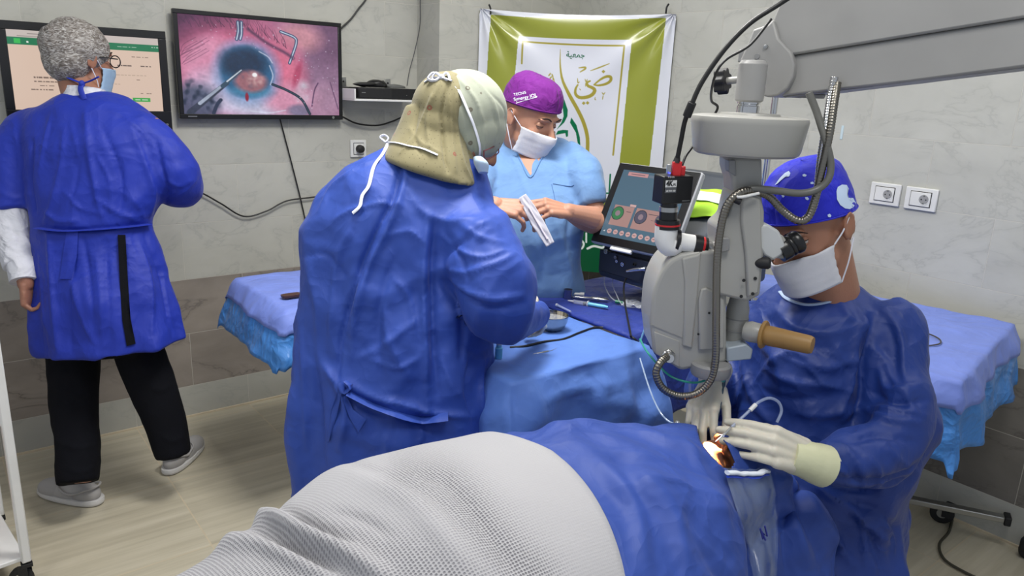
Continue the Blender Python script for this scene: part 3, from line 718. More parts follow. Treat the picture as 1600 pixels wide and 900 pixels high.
def banner_rgb(x, y):
    K = lambda pts: [(740+a/2.728, b/2.728) for a, b in pts]
    OL, GD, GR = (150, 156, 58), (168, 156, 62), (20, 112, 72)
    c = np.zeros(x.shape+(3,))+np.array([222, 224, 232])
    c = over(c, OL, inpoly(x, y, [(767.5, 22), (1040.6, 27), (1015, 256), (996, 430), (988, 500), (740, 500), (752, 250)]))
    c = over(c, (224, 226, 236), inpoly(x, y, [(811.5, 53), (987.4, 58.6), (968, 255), (956, 309), (780, 305), (798, 180)]))
    c = over(c, (12, 84, 48), inpoly(x, y, [(750, 350), (990, 362), (975, 432), (740, 426)]))
    c = over(c, (222, 224, 232), y > 431)
    for pts, w, col in ((K([(207, 262), (212, 168), (643, 185), (595, 655)]), 1.35, GD), ([(953.7, 271), (951.9, 300.6), (925, 300)], 1.2, GR)):
        d, q = polyd(x, y, pts); c = over(c, col, sm(d, w, .8))
    B = lambda pts: [(850+a/5., 60+b/5.) for a, b in pts]
    ap = lambda pts: sum(inpoly(x+dx, y+dy, pts)*1. for dx, dy in ((-.3, -.1), (.3, .1), (-.1, .3), (.1, -.3)))/4
    d, q = curved(x, y, B([(130, 60), (129, 180), (146, 300), (200, 420), (260, 530), (310, 640), (340, 760), (339, 900)])); c = over(c, GD, sm(d, .3+2.5*np.clip(q*2.2, 0, 1), .7))
    for pts, w in (([(392, 342), (440, 303), (485, 280), (520, 282), (522, 310), (490, 335), (430, 348), (392, 342)], 1.9), ([(362, 312), (338, 325), (345, 350), (385, 368), (398, 392), (372, 425), (322, 442), (275, 440), (248, 412), (250, 372), (266, 342)], 2.3),
                   ([(365, 231), (440, 204), (512, 177)], .9), ([(275, 207), (320, 203), (322, 216), (284, 240)], 1.3), ([(264, 290), (268, 325), (280, 318)], .7), ([(322, 296), (332, 318), (340, 298)], .7), ([(328, 325), (326, 355)], .6), ([(402, 440), (400, 458), (408, 462)], .6), ([(455, 404), (466, 418), (478, 404)], .7), ([(464, 425), (458, 460)], .6), ([(280, 372), (288, 384)], .6)):
        d, q = curved(x, y, B(pts)); c = over(c, GD, sm(d, w*(.35+.85*np.sin(np.pi*np.clip(q*.86+.07, 0, 1))), .7))
    for a_, b_ in ((466, 239), (312, 487), (342, 485)):
        cx, cy = 850+a_/5., 60+b_/5.; c = over(c, GD, sm(np.abs(x-cx)+np.abs(y-cy), 2.9, .8))
    for pts in ([(140, 408), (165, 470), (188, 540), (185, 590), (160, 640), (100, 697), (138, 640), (156, 590), (150, 530), (135, 470)], [(215, 600), (255, 660), (281, 760), (285, 832), (264, 802), (250, 720), (205, 640)], [(93, 738), (110, 706), (150, 698), (190, 701), (188, 750), (174, 755), (168, 724), (128, 731)]):
        c = over(c, GR, ap(B(pts)))
    for k in range(7):
        for sgn in (-1, 1):
            cx, cy = 850+(58+k*7.5+sgn*11)/5., 60+(262+k*26+(8 if sgn > 0 else 0))/5.; c = over(c, GD, ell(x, y, cx, cy, 1.15, 3.1, .4, -sgn*.5+.15)*.95)
    for pts, w in (([(905, 372), (912, 380), (909, 388), (904, 386)], 1.6), ([(916, 364), (916, 378)], 1.4), ([(918, 388), (928, 384), (942, 386), (946, 378), (940, 374)], 1.8), ([(932, 366), (934, 367)], 1.5), ([(880, 380), (895, 384), (900, 374)], 1.6)):
        d, q = curved(x, y, pts); c = over(c, (230, 236, 232), sm(d, w, .8))
    return lin(np.clip(c, 0, 255))
wav = .010*np.sin(S*5.2+Tt*2.+.6)*np.clip(Tt*3, 0, 1)+.006*np.sin(S*13+Tt*5)*Tt+.012*np.sin(np.clip((S-s0)/(s1-s0), 0, 1)*np.pi)*(1-Tt)
for (ss, k) in ((.03, 1), (bw-.03, -1)):
    rr_ = np.hypot(S-ss, (TOPZ-Zz)*1.0); ang = np.arctan2(TOPZ-Zz, k*(S-ss)+.02); wav = wav+.009*np.exp(-rr_*1.9)*np.sin(ang*11)
G = G+bn*(wav+.004)[..., None]
G[..., 2] -= .030*np.sin(np.clip((S-s0)/(s1-s0), 0, 1)*np.pi)*(1-Tt)*.6
t = thing('banner', 'olive green and white printed banner hung across the room corner', 'banner', (*(bl[:2]+bx[:2]*bw/2), zb))
M_BAN = colattr_mat('glossy_printed_vinyl', emit=False, rough=.22, spec=.5)
ob = MB().grid(G).build('printed_sheet', M_BAN, t, sharp=0, fix=False)
setcol(ob.data, banner_rgb(PXX, PYY).reshape(-1, 3))
BAN = ob
for q, d_ in ((bl+bx*.045, V(0, -1, 0)), (brr-bx*.04, V(-1, 0, 0))):
    MB().tube([q+V(0, 0, .03)-d_*.0, q+d_*.012+V(0, 0, .012), q+d_*.014+V(0, 0, -.015)], .0045, 8, res=10).build('clip', M_BLACKM, t)

# ------------------------------------------------------------------ tables and their covers
def cover(name, label, o, ea, eb, la, lb, z, over_, mat, flare=.22, wave=.02, res=.014, seed=0., cat='drape', seam=None, freq=9., hemvar=.02, belly=0., group=None, folds=None):
    """a square sheet lying on a table top (corner o, edges ea*la, eb*lb) and hanging over it; over_ = overhang at a-,a+,b-,b+"""
    ea = unit(ea); eb = unit(eb); a0, a1, b0, b1 = over_
    na = int((la+a0+a1)/res)+2; nb = int((lb+b0+b1)/res)+2
    A, B = np.meshgrid(np.linspace(-a0, la+a1, na), np.linspace(-b0, lb+b1, nb), indexing='ij')
    ca, cb = np.clip(A, 0, la), np.clip(B, 0, lb); da, db = A-ca, B-cb; r = np.hypot(da, db)+1e-9; r_ = np.minimum(r, 1.14*np.maximum(np.abs(da), np.abs(db))+1e-9); da, db, r = da*r_/r, db*r_/r, r_
    q = np.stack([A.ravel()*3+seed, B.ravel()*3, np.zeros(A.size)], 1)
    n1 = noise3(q).reshape(A.shape); n2 = noise3(q*2.7+9).reshape(A.shape); n3 = ridged(q*1.9+4).reshape(A.shape)
    per = (ca+da*.25)*1.0+(cb+db*.25)*1.0*np.where(np.abs(da) > np.abs(db), 1., -1.)
    fold = np.sin(per*freq*2+n1*4+seed)*.6+np.sin(per*freq*4.7+n2*3)*.4
    out = flare*r*(1-.5*np.clip(r/.4, 0, 1))+wave*fold*np.clip(r/.18, 0, 1)+belly*np.sin(np.clip(r/.5, 0, 1)*np.pi)
    out = np.maximum(out, .004)
    rr = r-.012*(1-np.exp(-r/.02)); drop = np.sqrt(np.clip(rr*rr-(flare*r)**2*.5, 0, None))
    X = np.asarray(o)[None, None]+ea*(ca+da/r*out)[..., None]+eb*(cb+db/r*out)[..., None]
    X[..., 2] = z-drop+.0025*n1*(r < .01)+.0028*np.clip(n3, 0, 1)*np.exp(-r*12)+hemvar*n1*np.clip(r/.3, 0, 1)
    hang = np.clip(r/.06, 0, 1); fc = facets(X.reshape(-1, 3), seed, .15).reshape(A.shape); X += (da/r)[..., None]*ea*(.013*fc*hang)[..., None]+(db/r)[..., None]*eb*(.013*fc*hang)[..., None]; X[..., 2] += .005*np.clip(fc, 0, 1)*(1-hang)
    X[..., 2] = np.maximum(X[..., 2], .012)
    if folds:
        n_ = gnorm(X); X = pfold(X, folds, n_*np.where((n_*(CO-X)).sum(2, keepdims=True) < 0, -1, 1))
    ob = MB().grid(X).build(name, mat, None, sharp=0, solid=.0015, fix=False)
    return tag(ob, label, cat, group)

def frame_table(name, label, o, ea, eb, la, lb, z, mat, legs=True, wheels=True, shelf=True, cat='table', post=None):
    ea = unit(ea); eb = unit(eb); o = np.asarray(o, float); R = np.array([ea, eb, [0, 0, 1]])
    t = thing(name, label, cat, (o+ea*la/2+eb*lb/2)*[1, 1, 0])
    c = o+ea*la/2+eb*lb/2
    MB().box(V(c[0], c[1], z-.012), (la-.004, lb-.004, .02), R).build('tabletop', M_STEEL, t, bevel=.004)
    if not legs:                                  # one-sided stand, its post under the far end
        q = o+ea*(la-.04 if post is None else post)+eb*lb*.5; MB().cyl((q[0], q[1], .06), (q[0], q[1], z-.02), .02, n=20).build('post', mat, t)
        MB().box(V(q[0], q[1], .075)-ea*.02, (.30, .40, .03), R).build('stand_base', mat, t, bevel=.01)
        for i in (-1, 1):
            for j in (-1, 1): caster(t, q+ea*i*.12+eb*j*.17)
    for i in ((0, 1) if legs else ()):
        for j in (0, 1):
            q = o+ea*(.03+i*(la-.06))+eb*(.03+j*(lb-.06))
            MB().cyl((q[0], q[1], .085 if wheels else .0), (q[0], q[1], z-.02), .0125, n=16).build('leg', mat, t)
            if wheels: caster(t, q)
    if shelf: MB().box(V(c[0], c[1], .30), (la-.06, lb-.06, .012), R).build('lower_shelf', M_STEEL, t, bevel=.003)
    return t
def caster(t, q, r=.032, ang=.6):
    x, y = q[0], q[1]; d = V(math.cos(ang), math.sin(ang), 0); s = V(-math.sin(ang), math.cos(ang), 0)
    f = MB().box((x, y, .08), (.03, .03, .012)).box(V(x, y, .055)+d*.008+s*.013, (.028, .003, .05), np.array([d, s, [0, 0, 1]])).box(V(x, y, .055)+d*.008-s*.013, (.028, .003, .05), np.array([d, s, [0, 0, 1]])).build('caster', M_BLACKM, t, bevel=.001)
    w = MB().lathe([(r*.75, -.010), (r, -.007), (r, .007), (r*.75, .010)], V(x, y, r)+d*.02, s, 24)
    w.build('wheel', M_BLACKM, f); MB().lathe([(r*.45, -.0105), (r*.45, .0105)], V(x, y, r)+d*.02, s, 20).build('hub', M_STEEL, f)

# instrument table in front of the machine
IZ = .84
frame_table('instrument_table', 'instrument table hidden under the mid blue drape beside the woman', (1.10, 1.355, 0), (1, 0, 0), (0, 1, 0), .48, .48, IZ-.004, M_STEEL)
cover('instrument_drape', 'mid blue drape over the instrument table with the steel bowl on it', (1.09, 1.35, 0), (1, 0, 0), (0, 1, 0), .50, .50, IZ, (.42, .40, .50, .05), M_DRAPE_I, flare=.34, wave=.028, seed=2.3, freq=5, folds=[([(823, 598), (836, 625), (850, 660)], .016, 9), ([(846, 628), (900, 610), (960, 600), (992, 588)], .010, 5), ([(1008, 545), (1030, 590), (1052, 640)], .014, 9), ([(930, 575), (945, 600), (944, 640)], .007, 6), ([(870, 600), (905, 580), (915, 568)], -.006, 6), ([(990, 560), (995, 600), (1000, 650)], -.010, 8), ([(800, 610), (805, 640), (812, 670)], -.010, 8)])
# machine trolley with its dark tray
TR_ = frame_table('machine_trolley', 'trolley under the dark blue drape carrying the eye surgery machine', (1.66, 1.44, 0), (1, 0, 0), (0, 1, 0), .69, .44, .845, M_WHITEP)
cover('tray_drape', 'dark blue drape on the machine tray under syringe and handpieces', (1.60, 1.43, 0), (1, 0, 0), (0, 1, 0), .44, .55, .852, (.02, .02, .30, .05), M_DRAPE_T, flare=.14, wave=.012, seed=5.1, freq=7)
MB().box((2.10, 1.69, .850), (.10, .46, .006)).build('tray_mat', M_WHITEP, TR_, bevel=.001)

# right-hand table by the wall
c0, c1, c2 = Pz(1330, 470, .82), Pz(1588, 506, .82), Pz(1508, 596, .82)
e2 = unit((c2-c1)*[1, 1, 0]); e1 = np.cross(e2, ZA); e1 = e1 if e1@(c1-c0) > 0 else -e1; L1 = .95; L2 = abs((c2-c1)@e2)
RB = c1-e1*L1
sh = max(0, RB[0]-2.9, c1[0]-2.92); RB = RB-V(sh, 0, 0)
STB = frame_table('side_table', 'covered side table against the right wall behind the surgeon', RB*[1, 1, 0], e1, e2, L1, L2, .814, M_STEEL, legs=False, shelf=False, post=.28)
cover('table_cover', 'violet blue cover on the side table against the right wall', RB*[1, 1, 0]-e1*0, e1, e2, L1, L2, .824, (.1, .09, .02, .09), M_DRAPE_V, flare=.30, wave=.016, seed=7.7, freq=6)
cover('plastic_undercover', 'bright blue plastic cover hanging below the violet blue one', RB*[1, 1, 0]-e1*0, e1, e2, L1, L2, .817, (.1, .22, .02, .24), M_DRAPE_B, flare=.255, wave=.016, seed=7.7, freq=6)
# left table behind the woman
lo_ = V(.93, 2.40, 0)
frame_table('side_table', 'covered side table at the back wall behind the woman in hijab', lo_, (1, 0, 0), (0, 1, 0), .62, .5, .77, M_STEEL, legs=False, shelf=False)
cover('table_cover', 'pale violet cover on the table behind the woman in hijab', lo_, (1, 0, 0), (0, 1, 0), .62, .5, .78, (.09, .1, .09, .1), M_DRAPE_V, flare=.55, wave=.012, seed=1.7, freq=6)
cover('plastic_undercover', 'bright blue plastic cover with pointed corners behind the woman in hijab', lo_, (1, 0, 0), (0, 1, 0), .62, .5, .774, (.20, .2, .19, .2), M_DRAPE_B, flare=.50, wave=.012, seed=1.7, freq=6)
q = Pz(455, 463, .79)
tag(MB().loft([(q, (.035, 0, 0), (0, .018, 0), 4), (q+V(0, 0, .008), (.036, 0, 0), (0, .019, 0), 4)], 24, 6).build('wooden_block', simple('dark_brown_wood', (70, 40, 32), .4)), 'small dark brown block on the table behind the woman', 'block')

# long foot of the side table, and the stool under the surgeon
t = STB
a = Pz(1395, 775, .09); b = Pz(1503, 797, .10)
MB().box((a+b)/2, (np.linalg.norm(b-a)+.3, .035, .022), np.array([unit(b-a), unit(np.cross((0, 0, 1), b-a)), [0, 0, 1]])).build('foot_bar', M_STEEL, t, bevel=.003)
MB().box(b+unit(b-a)*.142, (.022, .05, .034), np.array([unit(b-a), unit(np.cross((0, 0, 1), b-a)), [0, 0, 1]])).build('end_cap', M_BLACKM, t, bevel=.004)
caster(t, Pz(1478, 818, 0), .042, 2.)
t = thing('castor_block', 'dark caster at the right edge of the floor', 'caster', Pz(1600, 872, 0))
q = Pz(1603, 872, 0)
MB().box(q+V(0, 0, .055), (.05, .05, .05)).build('housing', M_BLACKM, t, bevel=.01); MB().lathe([(.022, -.012), (.028, -.008), (.028, .008), (.022, .012)], q+V(0, 0, .028), (1, .4, 0), 24).build('wheel', M_BLACKM, t)
tag(MB().tube([Pz(x, y, .008) for x, y in [(1488, 812), (1482, 832), (1468, 850), (1474, 872), (1500, 890), (1540, 908), (1600, 925)]], .005, 8, res=60).build('cable', simple('olive_cord', (62, 60, 48), .5)), 'dark cable winding across the floor at lower right', 'cable')
st = Pz(1360, 880, 0)
t = thing('surgeon_stool', 'chrome stool base under the seated surgeon in blue', 'stool', (1.70, .80, 0))
SQ = V(1.68, .82, 0)
MB().lathe([(.09, .44), (.14, .45), (.15, .47), (.15, .50), (.135, .515)], SQ, (0, 0, 1), 40).build('seat', M_BLACKM, t)
MB().cyl(SQ+V(0, 0, .12), SQ+V(0, 0, .45), .025).build('column', M_CHROME, t)
for k in range(5):
    an = -1.35+k*2*math.pi/5; d = V(math.cos(an), math.sin(an), 0)
    MB().tube([SQ+V(0, 0, .13), SQ+d*.14+V(0, 0, .11), SQ+d*.29+V(0, 0, .085)], [.02, .017, .014], 12, res=10).build('leg', M_CHROME, t)
    MB().box(SQ+d*.30+V(0, 0, .075), (.05, .04, .03), np.array([d, [-d[1], d[0], 0], [0, 0, 1]])).build('end_cap', M_BLACKM, t, bevel=.006)
    MB().lathe([(.02, -.011), (.027, -.007), (.027, .007), (.02, .011)], SQ+d*.30+V(0, 0, .03), (-d[1], d[0], 0), 20).build('wheel', M_BLACKM, t)
tag(MB().tube([Pz(x, y, .834) for x, y in [(1436, 520), (1452, 522), (1468, 530), (1468, 537), (1450, 540), (1440, 538)]], .0022, 8, res=40).build('wire_loop', simple('dark_wire', (92, 84, 66), .35, metal=.7)), 'thin bent wire loop lying on the violet side table', 'wire')

# trolley at the left edge
fc = Pz(16, 838, 0); cdx = V(-1, .0, 0)
cq = fc+V(-.02, 0, 0)
t = thing('white_trolley', 'white framed trolley with orange panel at the left edge', 'trolley', cq*[1, 1, 0])
u1 = unit(V(-1, -.12, 0)); u2 = unit(V(.12, -1, 0))
for i, j in ((0, 0), (1, 0), (0, 1), (1, 1)):
    q = cq+u1*.42*i+u2*.34*j
    MB().box(q+V(0, 0, .62), (.026, .026, 1.06), np.array([u1, u2, [0, 0, 1]])).build('corner_post', M_WHITEP, t, bevel=.004)
    caster(t, q, .034, 2.6)
for z in (.10, .55, 1.13):
    MB().box(cq+u1*.21+u2*.17+V(0, 0, z), (.42, .34, .014), np.array([u1, u2, [0, 0, 1]])).build('shelf', M_WHITEP, t, bevel=.003)
MB().box(cq+u1*.21+u2*.003+V(0, 0, .335), (.385, .012, .42), np.array([u1, u2, [0, 0, 1]])).build('side_panel', simple('orange_wood_laminate', (186, 112, 52), .4), t)

# ------------------------------------------------------------------ things on the tables
def onP(x, y, z): return Pz(x, y, z)
q = onP(862, 516, IZ)
t = thing('steel_bowl', 'small round steel bowl on the mid blue drape', 'bowl', q)
prof = [(.024, .0), (.030, .002), (.040, .012), (.046, .026), (.0485, .044), (.0505, .0455), (.0505, .047), (.0475, .0465), (.0450, .028), (.039, .015), (.028, .005), (.002, .004)]
MB().lathe(prof, q+V(0, 0, .003), (0, 0, 1), 48, cap=True).build('body', simple('polished_steel', (178, 176, 170), .12, metal=1), t, sharp=50)
mb = MB().lathe([(.001, .034), (.0458, .0345)], q+V(0, 0, .003), (0, 0, 1), 40, cap=False)
mb.build('liquid', M_GLASSC, t)
tag(MB().tube([onP(x, y, IZ+.005) for x, y in [(797, 543), (820, 541), (850, 534), (880, 530), (905, 520), (930, 512), (955, 514), (975, 522), (992, 530)]]+[Pz(1004, 548, .80), Pz(1008, 590, .72)], .0035, 10, res=90).build('cable', M_CORD), 'black cable lying across the mid blue instrument drape', 'cable')
tag(MB().tube([Pz(953, 400, 1.0), Pz(962, 418, .96), Pz(975, 440, .90), Pz(980, 470, .862), Pz(984, 500, .862), Pz(986, 524, .86)]if False else [Pp(x, y, (1, 0, 0), (1.93-.004*(y-400), 0, 0)) for x, y in [(1012, 420), (996, 422), (982, 430), (975, 445), (976, 470), (981, 500), (986, 526)]], .003, 10, res=60).build('cable', M_CORD), 'black cable hanging from the machine sockets to the dark tray', 'cable')
a, b = onP(825, 556, IZ+.004), onP(864, 547, IZ+.004)
t = thing('steel_probe', 'thin steel probe lying on the mid blue drape', 'instrument', a)
d = unit(b-a)
MB().tube([a, a+d*.012, a+d*.02, b-d*.02, b-d*.012, b], [.0005, .001, .0028, .0028, .0008, .0005], 10).build('handle', M_STEEL, t)
MB().tube([b-d*.006, b+d*.012+V(0, 0, .003)], [.0006, .0004], 8).build('tip', M_STEEL, t)
t = thing('vial', 'pale cyan vial half hidden beside the woman on the instrument drape', 'vial', onP(779, 560, IZ))
q = onP(779, 560, IZ+.003); MB().lathe([(.009, 0), (.010, .003), (.010, .03), (.007, .034), (.007, .040)], q, (0, 0, 1), 20).build('body', M_CYAN, t)
MB().lathe([(.008, .040), (.008, .046)], q, (0, 0, 1), 20).build('cap', M_WHITEP, t)

TZ = .856
# steel handpieces, syringe, cup, clear pouch
q = onP(887, 467, TZ)
t = thing('steel_cup', 'small steel cylinder cup standing on the dark blue tray', 'cup', q)
MB().lathe([(.014, 0), (.0145, .002), (.0145, .032), (.016, .034), (.0135, .034), (.013, .006), (.001, .005)], q, (0, 0, 1), 32).build('body', simple('dull_silver', (150, 156, 180), .25, metal=.9), t, sharp=50)
t = thing('connector', 'short white connector lying beside the steel cup', 'connector', onP(900, 459, TZ))
a, b = onP(893, 459, TZ+.006), onP(911, 460, TZ+.006); d = unit(b-a)
MB().cyl(a, a+d*.03, .005).cyl(a+d*.03, b+d*.004, .007).build('body', M_WHITEP, t); MB().cyl(a-d*.006, a, .003).build('nozzle', M_STEEL, t)
t = thing('handpiece', 'long polished steel handpiece pointing right on the dark tray', 'instrument', onP(920, 467, TZ))
a, b = onP(893, 464, TZ+.006), onP(951, 469, TZ+.006); d = unit(b-a); L = np.linalg.norm(b-a)
MB().lathe([(.002, 0), (.0045, .01), (.0055, .03), (.005, L*.5), (.0068, L*.55), (.0068, L*.95), (.004, L)], a, d, 20).build('grip', M_CHROME, t)
MB().lathe([(.0071, 0), (.0071, .006)], a+d*L*.7, d, 20).build('ring', M_STEEL, t)
t = thing('syringe', 'clear syringe with pale blue plunger on the dark tray', 'syringe', onP(925, 475, TZ))
a, b = onP(896, 471, TZ+.007), onP(950, 480, TZ+.007); d = unit(b-a); L = np.linalg.norm(b-a)
MB().lathe([(.0065, 0), (.0065, L*.42)], a, d, 20).build('barrel', M_GLASSC, t); MB().lathe([(.0055, L*.30), (.0058, L*.36)], a, d, 20).build('stopper', M_BLACKM, t)
MB().lathe([(.011, 0), (.011, .002)], a+d*L*.42, d, 20).build('flange', M_WHITEP, t); MB().lathe([(.006, L*.43), (.006, L*.9), (.0045, L*.92), (.0045, L)], a, d, 16).build('plunger', M_CYAN, t)
MB().lathe([(.002, -.02), (.0035, -.004), (.0035, 0)], a, d, 12).build('needle_hub', M_WHITEP, t)
t = thing('needle_cap', 'clear narrow needle cap lying on the mid blue drape edge', 'cap', onP(878, 482, TZ))
a, b = onP(871, 477, TZ+.004), onP(892, 487, TZ+.004); MB().cyl(a, b, .004, .0028).build('tube', simple('clear_frosted_plastic', (170, 180, 215), .25, alpha=.75), t); MB().cyl(a-unit(b-a)*.006, a, .0048).build('collar', M_WHITEP, t)
t = thing('tubing_set', 'loop of clear tubing with green connector on the dark tray', 'tubing', onP(968, 470, TZ))
pts = [Pp(x, y, (1, 0, 0), (1.93-.002*(y-400), 0, 0)) for x, y in [(956, 413), (948, 420), (944, 440), (950, 458), (960, 469)]]+[onP(972, 472, TZ+.01), onP(990, 476, TZ+.008)]
MB().tube(pts, .0022, 8, res=60).build('clear_tube', M_GLASSC, t)
MB().cyl(onP(962, 471, TZ+.008), onP(974, 473, TZ+.008), .006, .004).build('green_connector', M_GREEN, t)
pts = [Pp(x, y, (1, 0, 0), (1.93-.002*(y-400), 0, 0)) for x, y in [(966, 418), (957, 440), (963, 460)]]+[onP(975, 478, TZ+.006), onP(1000, 480, TZ+.006)]
MB().tube(pts, .0018, 8, res=40).build('clear_tube', M_GLASSC, t)
q = onP(998, 480, TZ+.004)
A, B = np.meshgrid(np.linspace(-1, 1, 26), np.linspace(-1, 1, 18), indexing='ij'); H = noise3(np.stack([A.ravel()*3, B.ravel()*3, A.ravel()*0+2.2], 1)).reshape(A.shape)
G = q+A[..., None]*V(.02, -.05, 0)+B[..., None]*V(.035, .02, 0); G[..., 2] += .012+.022*np.abs(H)-.009*(A*A+B*B)*.5
tag(MB().grid(G).build('clear_pouch', M_GLASSC, None, solid=.0004, fix=False), 'crinkled clear plastic pouch on the right of the dark tray', 'pouch')
tag(MB().tube([onP(1010, 500, .85), Pz(1003, 520, .80), Pz(998, 535, .76)]if False else [Pp(x, y, (0, 1, 0), (0, 1.40, 0)) for x, y in [(1016, 492), (1008, 512), (1000, 535)]], .003, 8, res=20).build('clear_tube', simple('blue_tinted_tube', (130, 180, 220), .2, alpha=.7)), 'short blue tinted tube hanging at the right edge of the tray', 'tube')

# ------------------------------------------------------------------ the eye surgery machine with its tilted touch screen
SX = 2.0
sTL, sTR, sBR, sBL = [None]*4
cc = P(1008, 330, 2.42)                       # centre of the screen
tilt = .47; sN = unit(V(-math.cos(tilt), -.10, math.sin(tilt))); sE = unit(np.cross(V(0, 0, 1), sN)); sU = np.cross(sN, sE)
if sE@CR < 0: sE = -sE; sU = np.cross(sN, sE)
if sU[2] < 0: sU = -sU
W4 = [Pp(x, y, sN, cc) for x, y in ((966, 253), (1098, 268), (1047, 408), (925, 375))]
hw = (abs((W4[1]-W4[0])@sE)+abs((W4[2]-W4[3])@sE))/4; hh = (abs((W4[0]-W4[3])@sU)+abs((W4[1]-W4[2])@sU))/4
cc = sum(W4)/4
RS = np.array([sE, sU, sN])
mt = thing('eye_surgery_machine', 'dark machine with large tilted touch screen on the trolley', 'machine', (cc[0]+.1, cc[1], .86))
MB().box(cc-sN*.014, (2*hw, 2*hh, .026), RS).build('screen_housing', simple('light_screen_edge', (176, 178, 182), .35), mt, bevel=.006)
sf = MB().box(cc+sN*.0005, (2*hw-.008, 2*hh-.008, .003), RS).build('screen_glass', M_BLACK, mt, bevel=.001)
def machine_ui(s, t):
    x, y = s*300, t*300
    c = np.zeros(x.shape+(3,))+np.array([82, 112, 132]); c = over(c, (66, 94, 112), np.clip((150-y)/300, 0, 1)*.4)
    c = over(c, (204, 150, 150), (x > 28) & (x < 120) & (y > 8) & (y < 24)); c = over(c, (92, 76, 90), (np.abs(y-16) < 1.8) & (x > 42) & (x < 106)); c = over(c, (110, 124, 140), (x > 124) & (x < 255) & (y > 12) & (y < 22))
    for x0, x1, y0, kx, kc in ((22, 112, 158, 46, (60, 130, 80)), (124, 288, 158, 152, (88, 84, 104)), (300, 360, 158, 330, (88, 84, 104))):
        c = over(c, (178, 140, 134), (x > x0) & (x < x1) & (y > y0) & (y < 248))
        d = np.hypot(x-kx, (y-194)*.9); c = over(c, kc, (d < 26) & (d > 11)); c = over(c, (150, 130, 140), (d < 11)); c = over(c, (40, 50, 60), (np.abs(d-26) < 1.4))
    c = over(c, (216, 176, 172), (x > 88) & (x < 116) & (y > 147) & (y < 157)); c = over(c, (90, 76, 84), (np.abs(y-176) < 1.2) & (x > 182) & (x < 240)); c = over(c, (90, 76, 84), (np.abs(y-200) < 1.2) & (x > 200) & (x < 262)); c = over(c, (90, 76, 84), (np.abs(y-182) < 1.2) & (x > 82) & (x < 104))
    d = np.hypot(x-240, y-194); c = over(c, (88, 84, 104), (d < 24) & (d > 12))
    for k in range(9):
        d = np.hypot(x-(38+k*29), y-276); c = over(c, (212, 172, 170), d < 10.5); c = over(c, (120, 84, 84), (d < 6) & (np.abs(y-276) < 1.6))
    c = over(c, (220, 224, 230), inpoly(x, y, [(8, 282), (18, 282), (18, 274)]))
    return lin(np.clip(c, 0, 255))
image_part('touch_screen_image', cc+sN*.0026-sE*(hw-.030)+sU*(hh-.026), sE, sU, 2*hw-.060, 2*hh-.056, 240, 220, machine_ui, colattr_mat('machine_display', .85), mt)
MB().box(cc-sU*(hh+.006)-sN*.004-sE*.03, (.085, .012, .012), RS).build('screen_lip', M_WHITEP, mt, bevel=.003)
fc_ = simple('slate_grey_housing', (52, 58, 68), .38); 
a = Pp(940, 392, (1, 0, 0), (cc[0]-.02, 0, 0)); b = Pp(1052, 430, (1, 0, 0), (cc[0]-.02, 0, 0))
fy0, fy1 = b[1]-.05, a[1]; fz1 = a[2]+.01; fz0 = Pp(1000, 448, (1, 0, 0), (cc[0]-.02, 0, 0))[2]
fx = cc[0]-.04
mb = MB().prism([(fx, fy0, fz0), (fx+.03, fy0, fz1+.05), (fx+.05, fy0, fz1+.06), (fx+.36, fy0, fz1+.26), (fx+.44, fy0, fz1+.26), (fx+.46, fy0, fz1+.18), (fx+.46, fy0, fz0)], (0, fy1-fy0, 0))
mb.build('main_housing', fc_, mt, bevel=.018, seg=4)
fr = MB().box((fx-.001, (fy0+fy1)/2, (fz0+fz1)/2+.012), (.008, fy1-fy0-.03, (fz1-fz0)*.8)).build('connector_panel', simple('dark_panel_blue', (30, 34, 46), .35), mt, bevel=.003)
def onF(x, y): return Pp(x, y, (1, 0, 0), (fx-.005, 0, 0))
for i, (x, y, r, m_) in enumerate(((948, 393, .008, M_STEEL), (963, 402, .006, M_STEEL), (974, 413, .007, M_CHROME), (992, 413, .006, M_BLACKM), (1009, 420, .008, M_STEEL), (965, 408, .005, M_CHROME))):
    pt = MB().lathe([(r, 0), (r, .006), (r*.7, .006), (r*.65, .001)], onF(x, y), (-1, 0, 0), 20).build('connector', m_, fr)
q = onF(1031, 416); MB().lathe([(.009, 0), (.009, .004)], q, (-1, 0, 0), 28).build('power_button', simple('green_lit_button', (20, 120, 60), .3, emis=(30, 220, 110), es=1.3), fr)
MB().lathe([(.0055, 0), (.0055, .0045)], q, (-1, 0, 0), 20).build('button_centre', M_BLACKM, fr)
MB().tube([onF(1009, 420)+V(-.003, 0, 0), onF(1003, 421)+V(-.02, .01, 0), onF(996, 424)+V(-.03, .02, 0)], [.006, .006, .004], 12).build('cable_plug', M_CHROME, fr)
for k, (x, y) in enumerate(((948, 424), (958, 424))): pass
mx = fx+.34
MB().box((mx+.02, (fy0+fy1)/2, fz1+.10), (.10, .18, .16)).build('screen_arm', M_BLACKM, mt, bevel=.01) if False else None
MB().tube([cc-sN*.03, (cc-sN*.03+V(fx+.2, (fy0+fy1)/2, fz1+.12))/2, V(fx+.2, (fy0+fy1)/2, fz1+.10)], .03, 16).build('screen_hinge', M_BLACKM, mt)
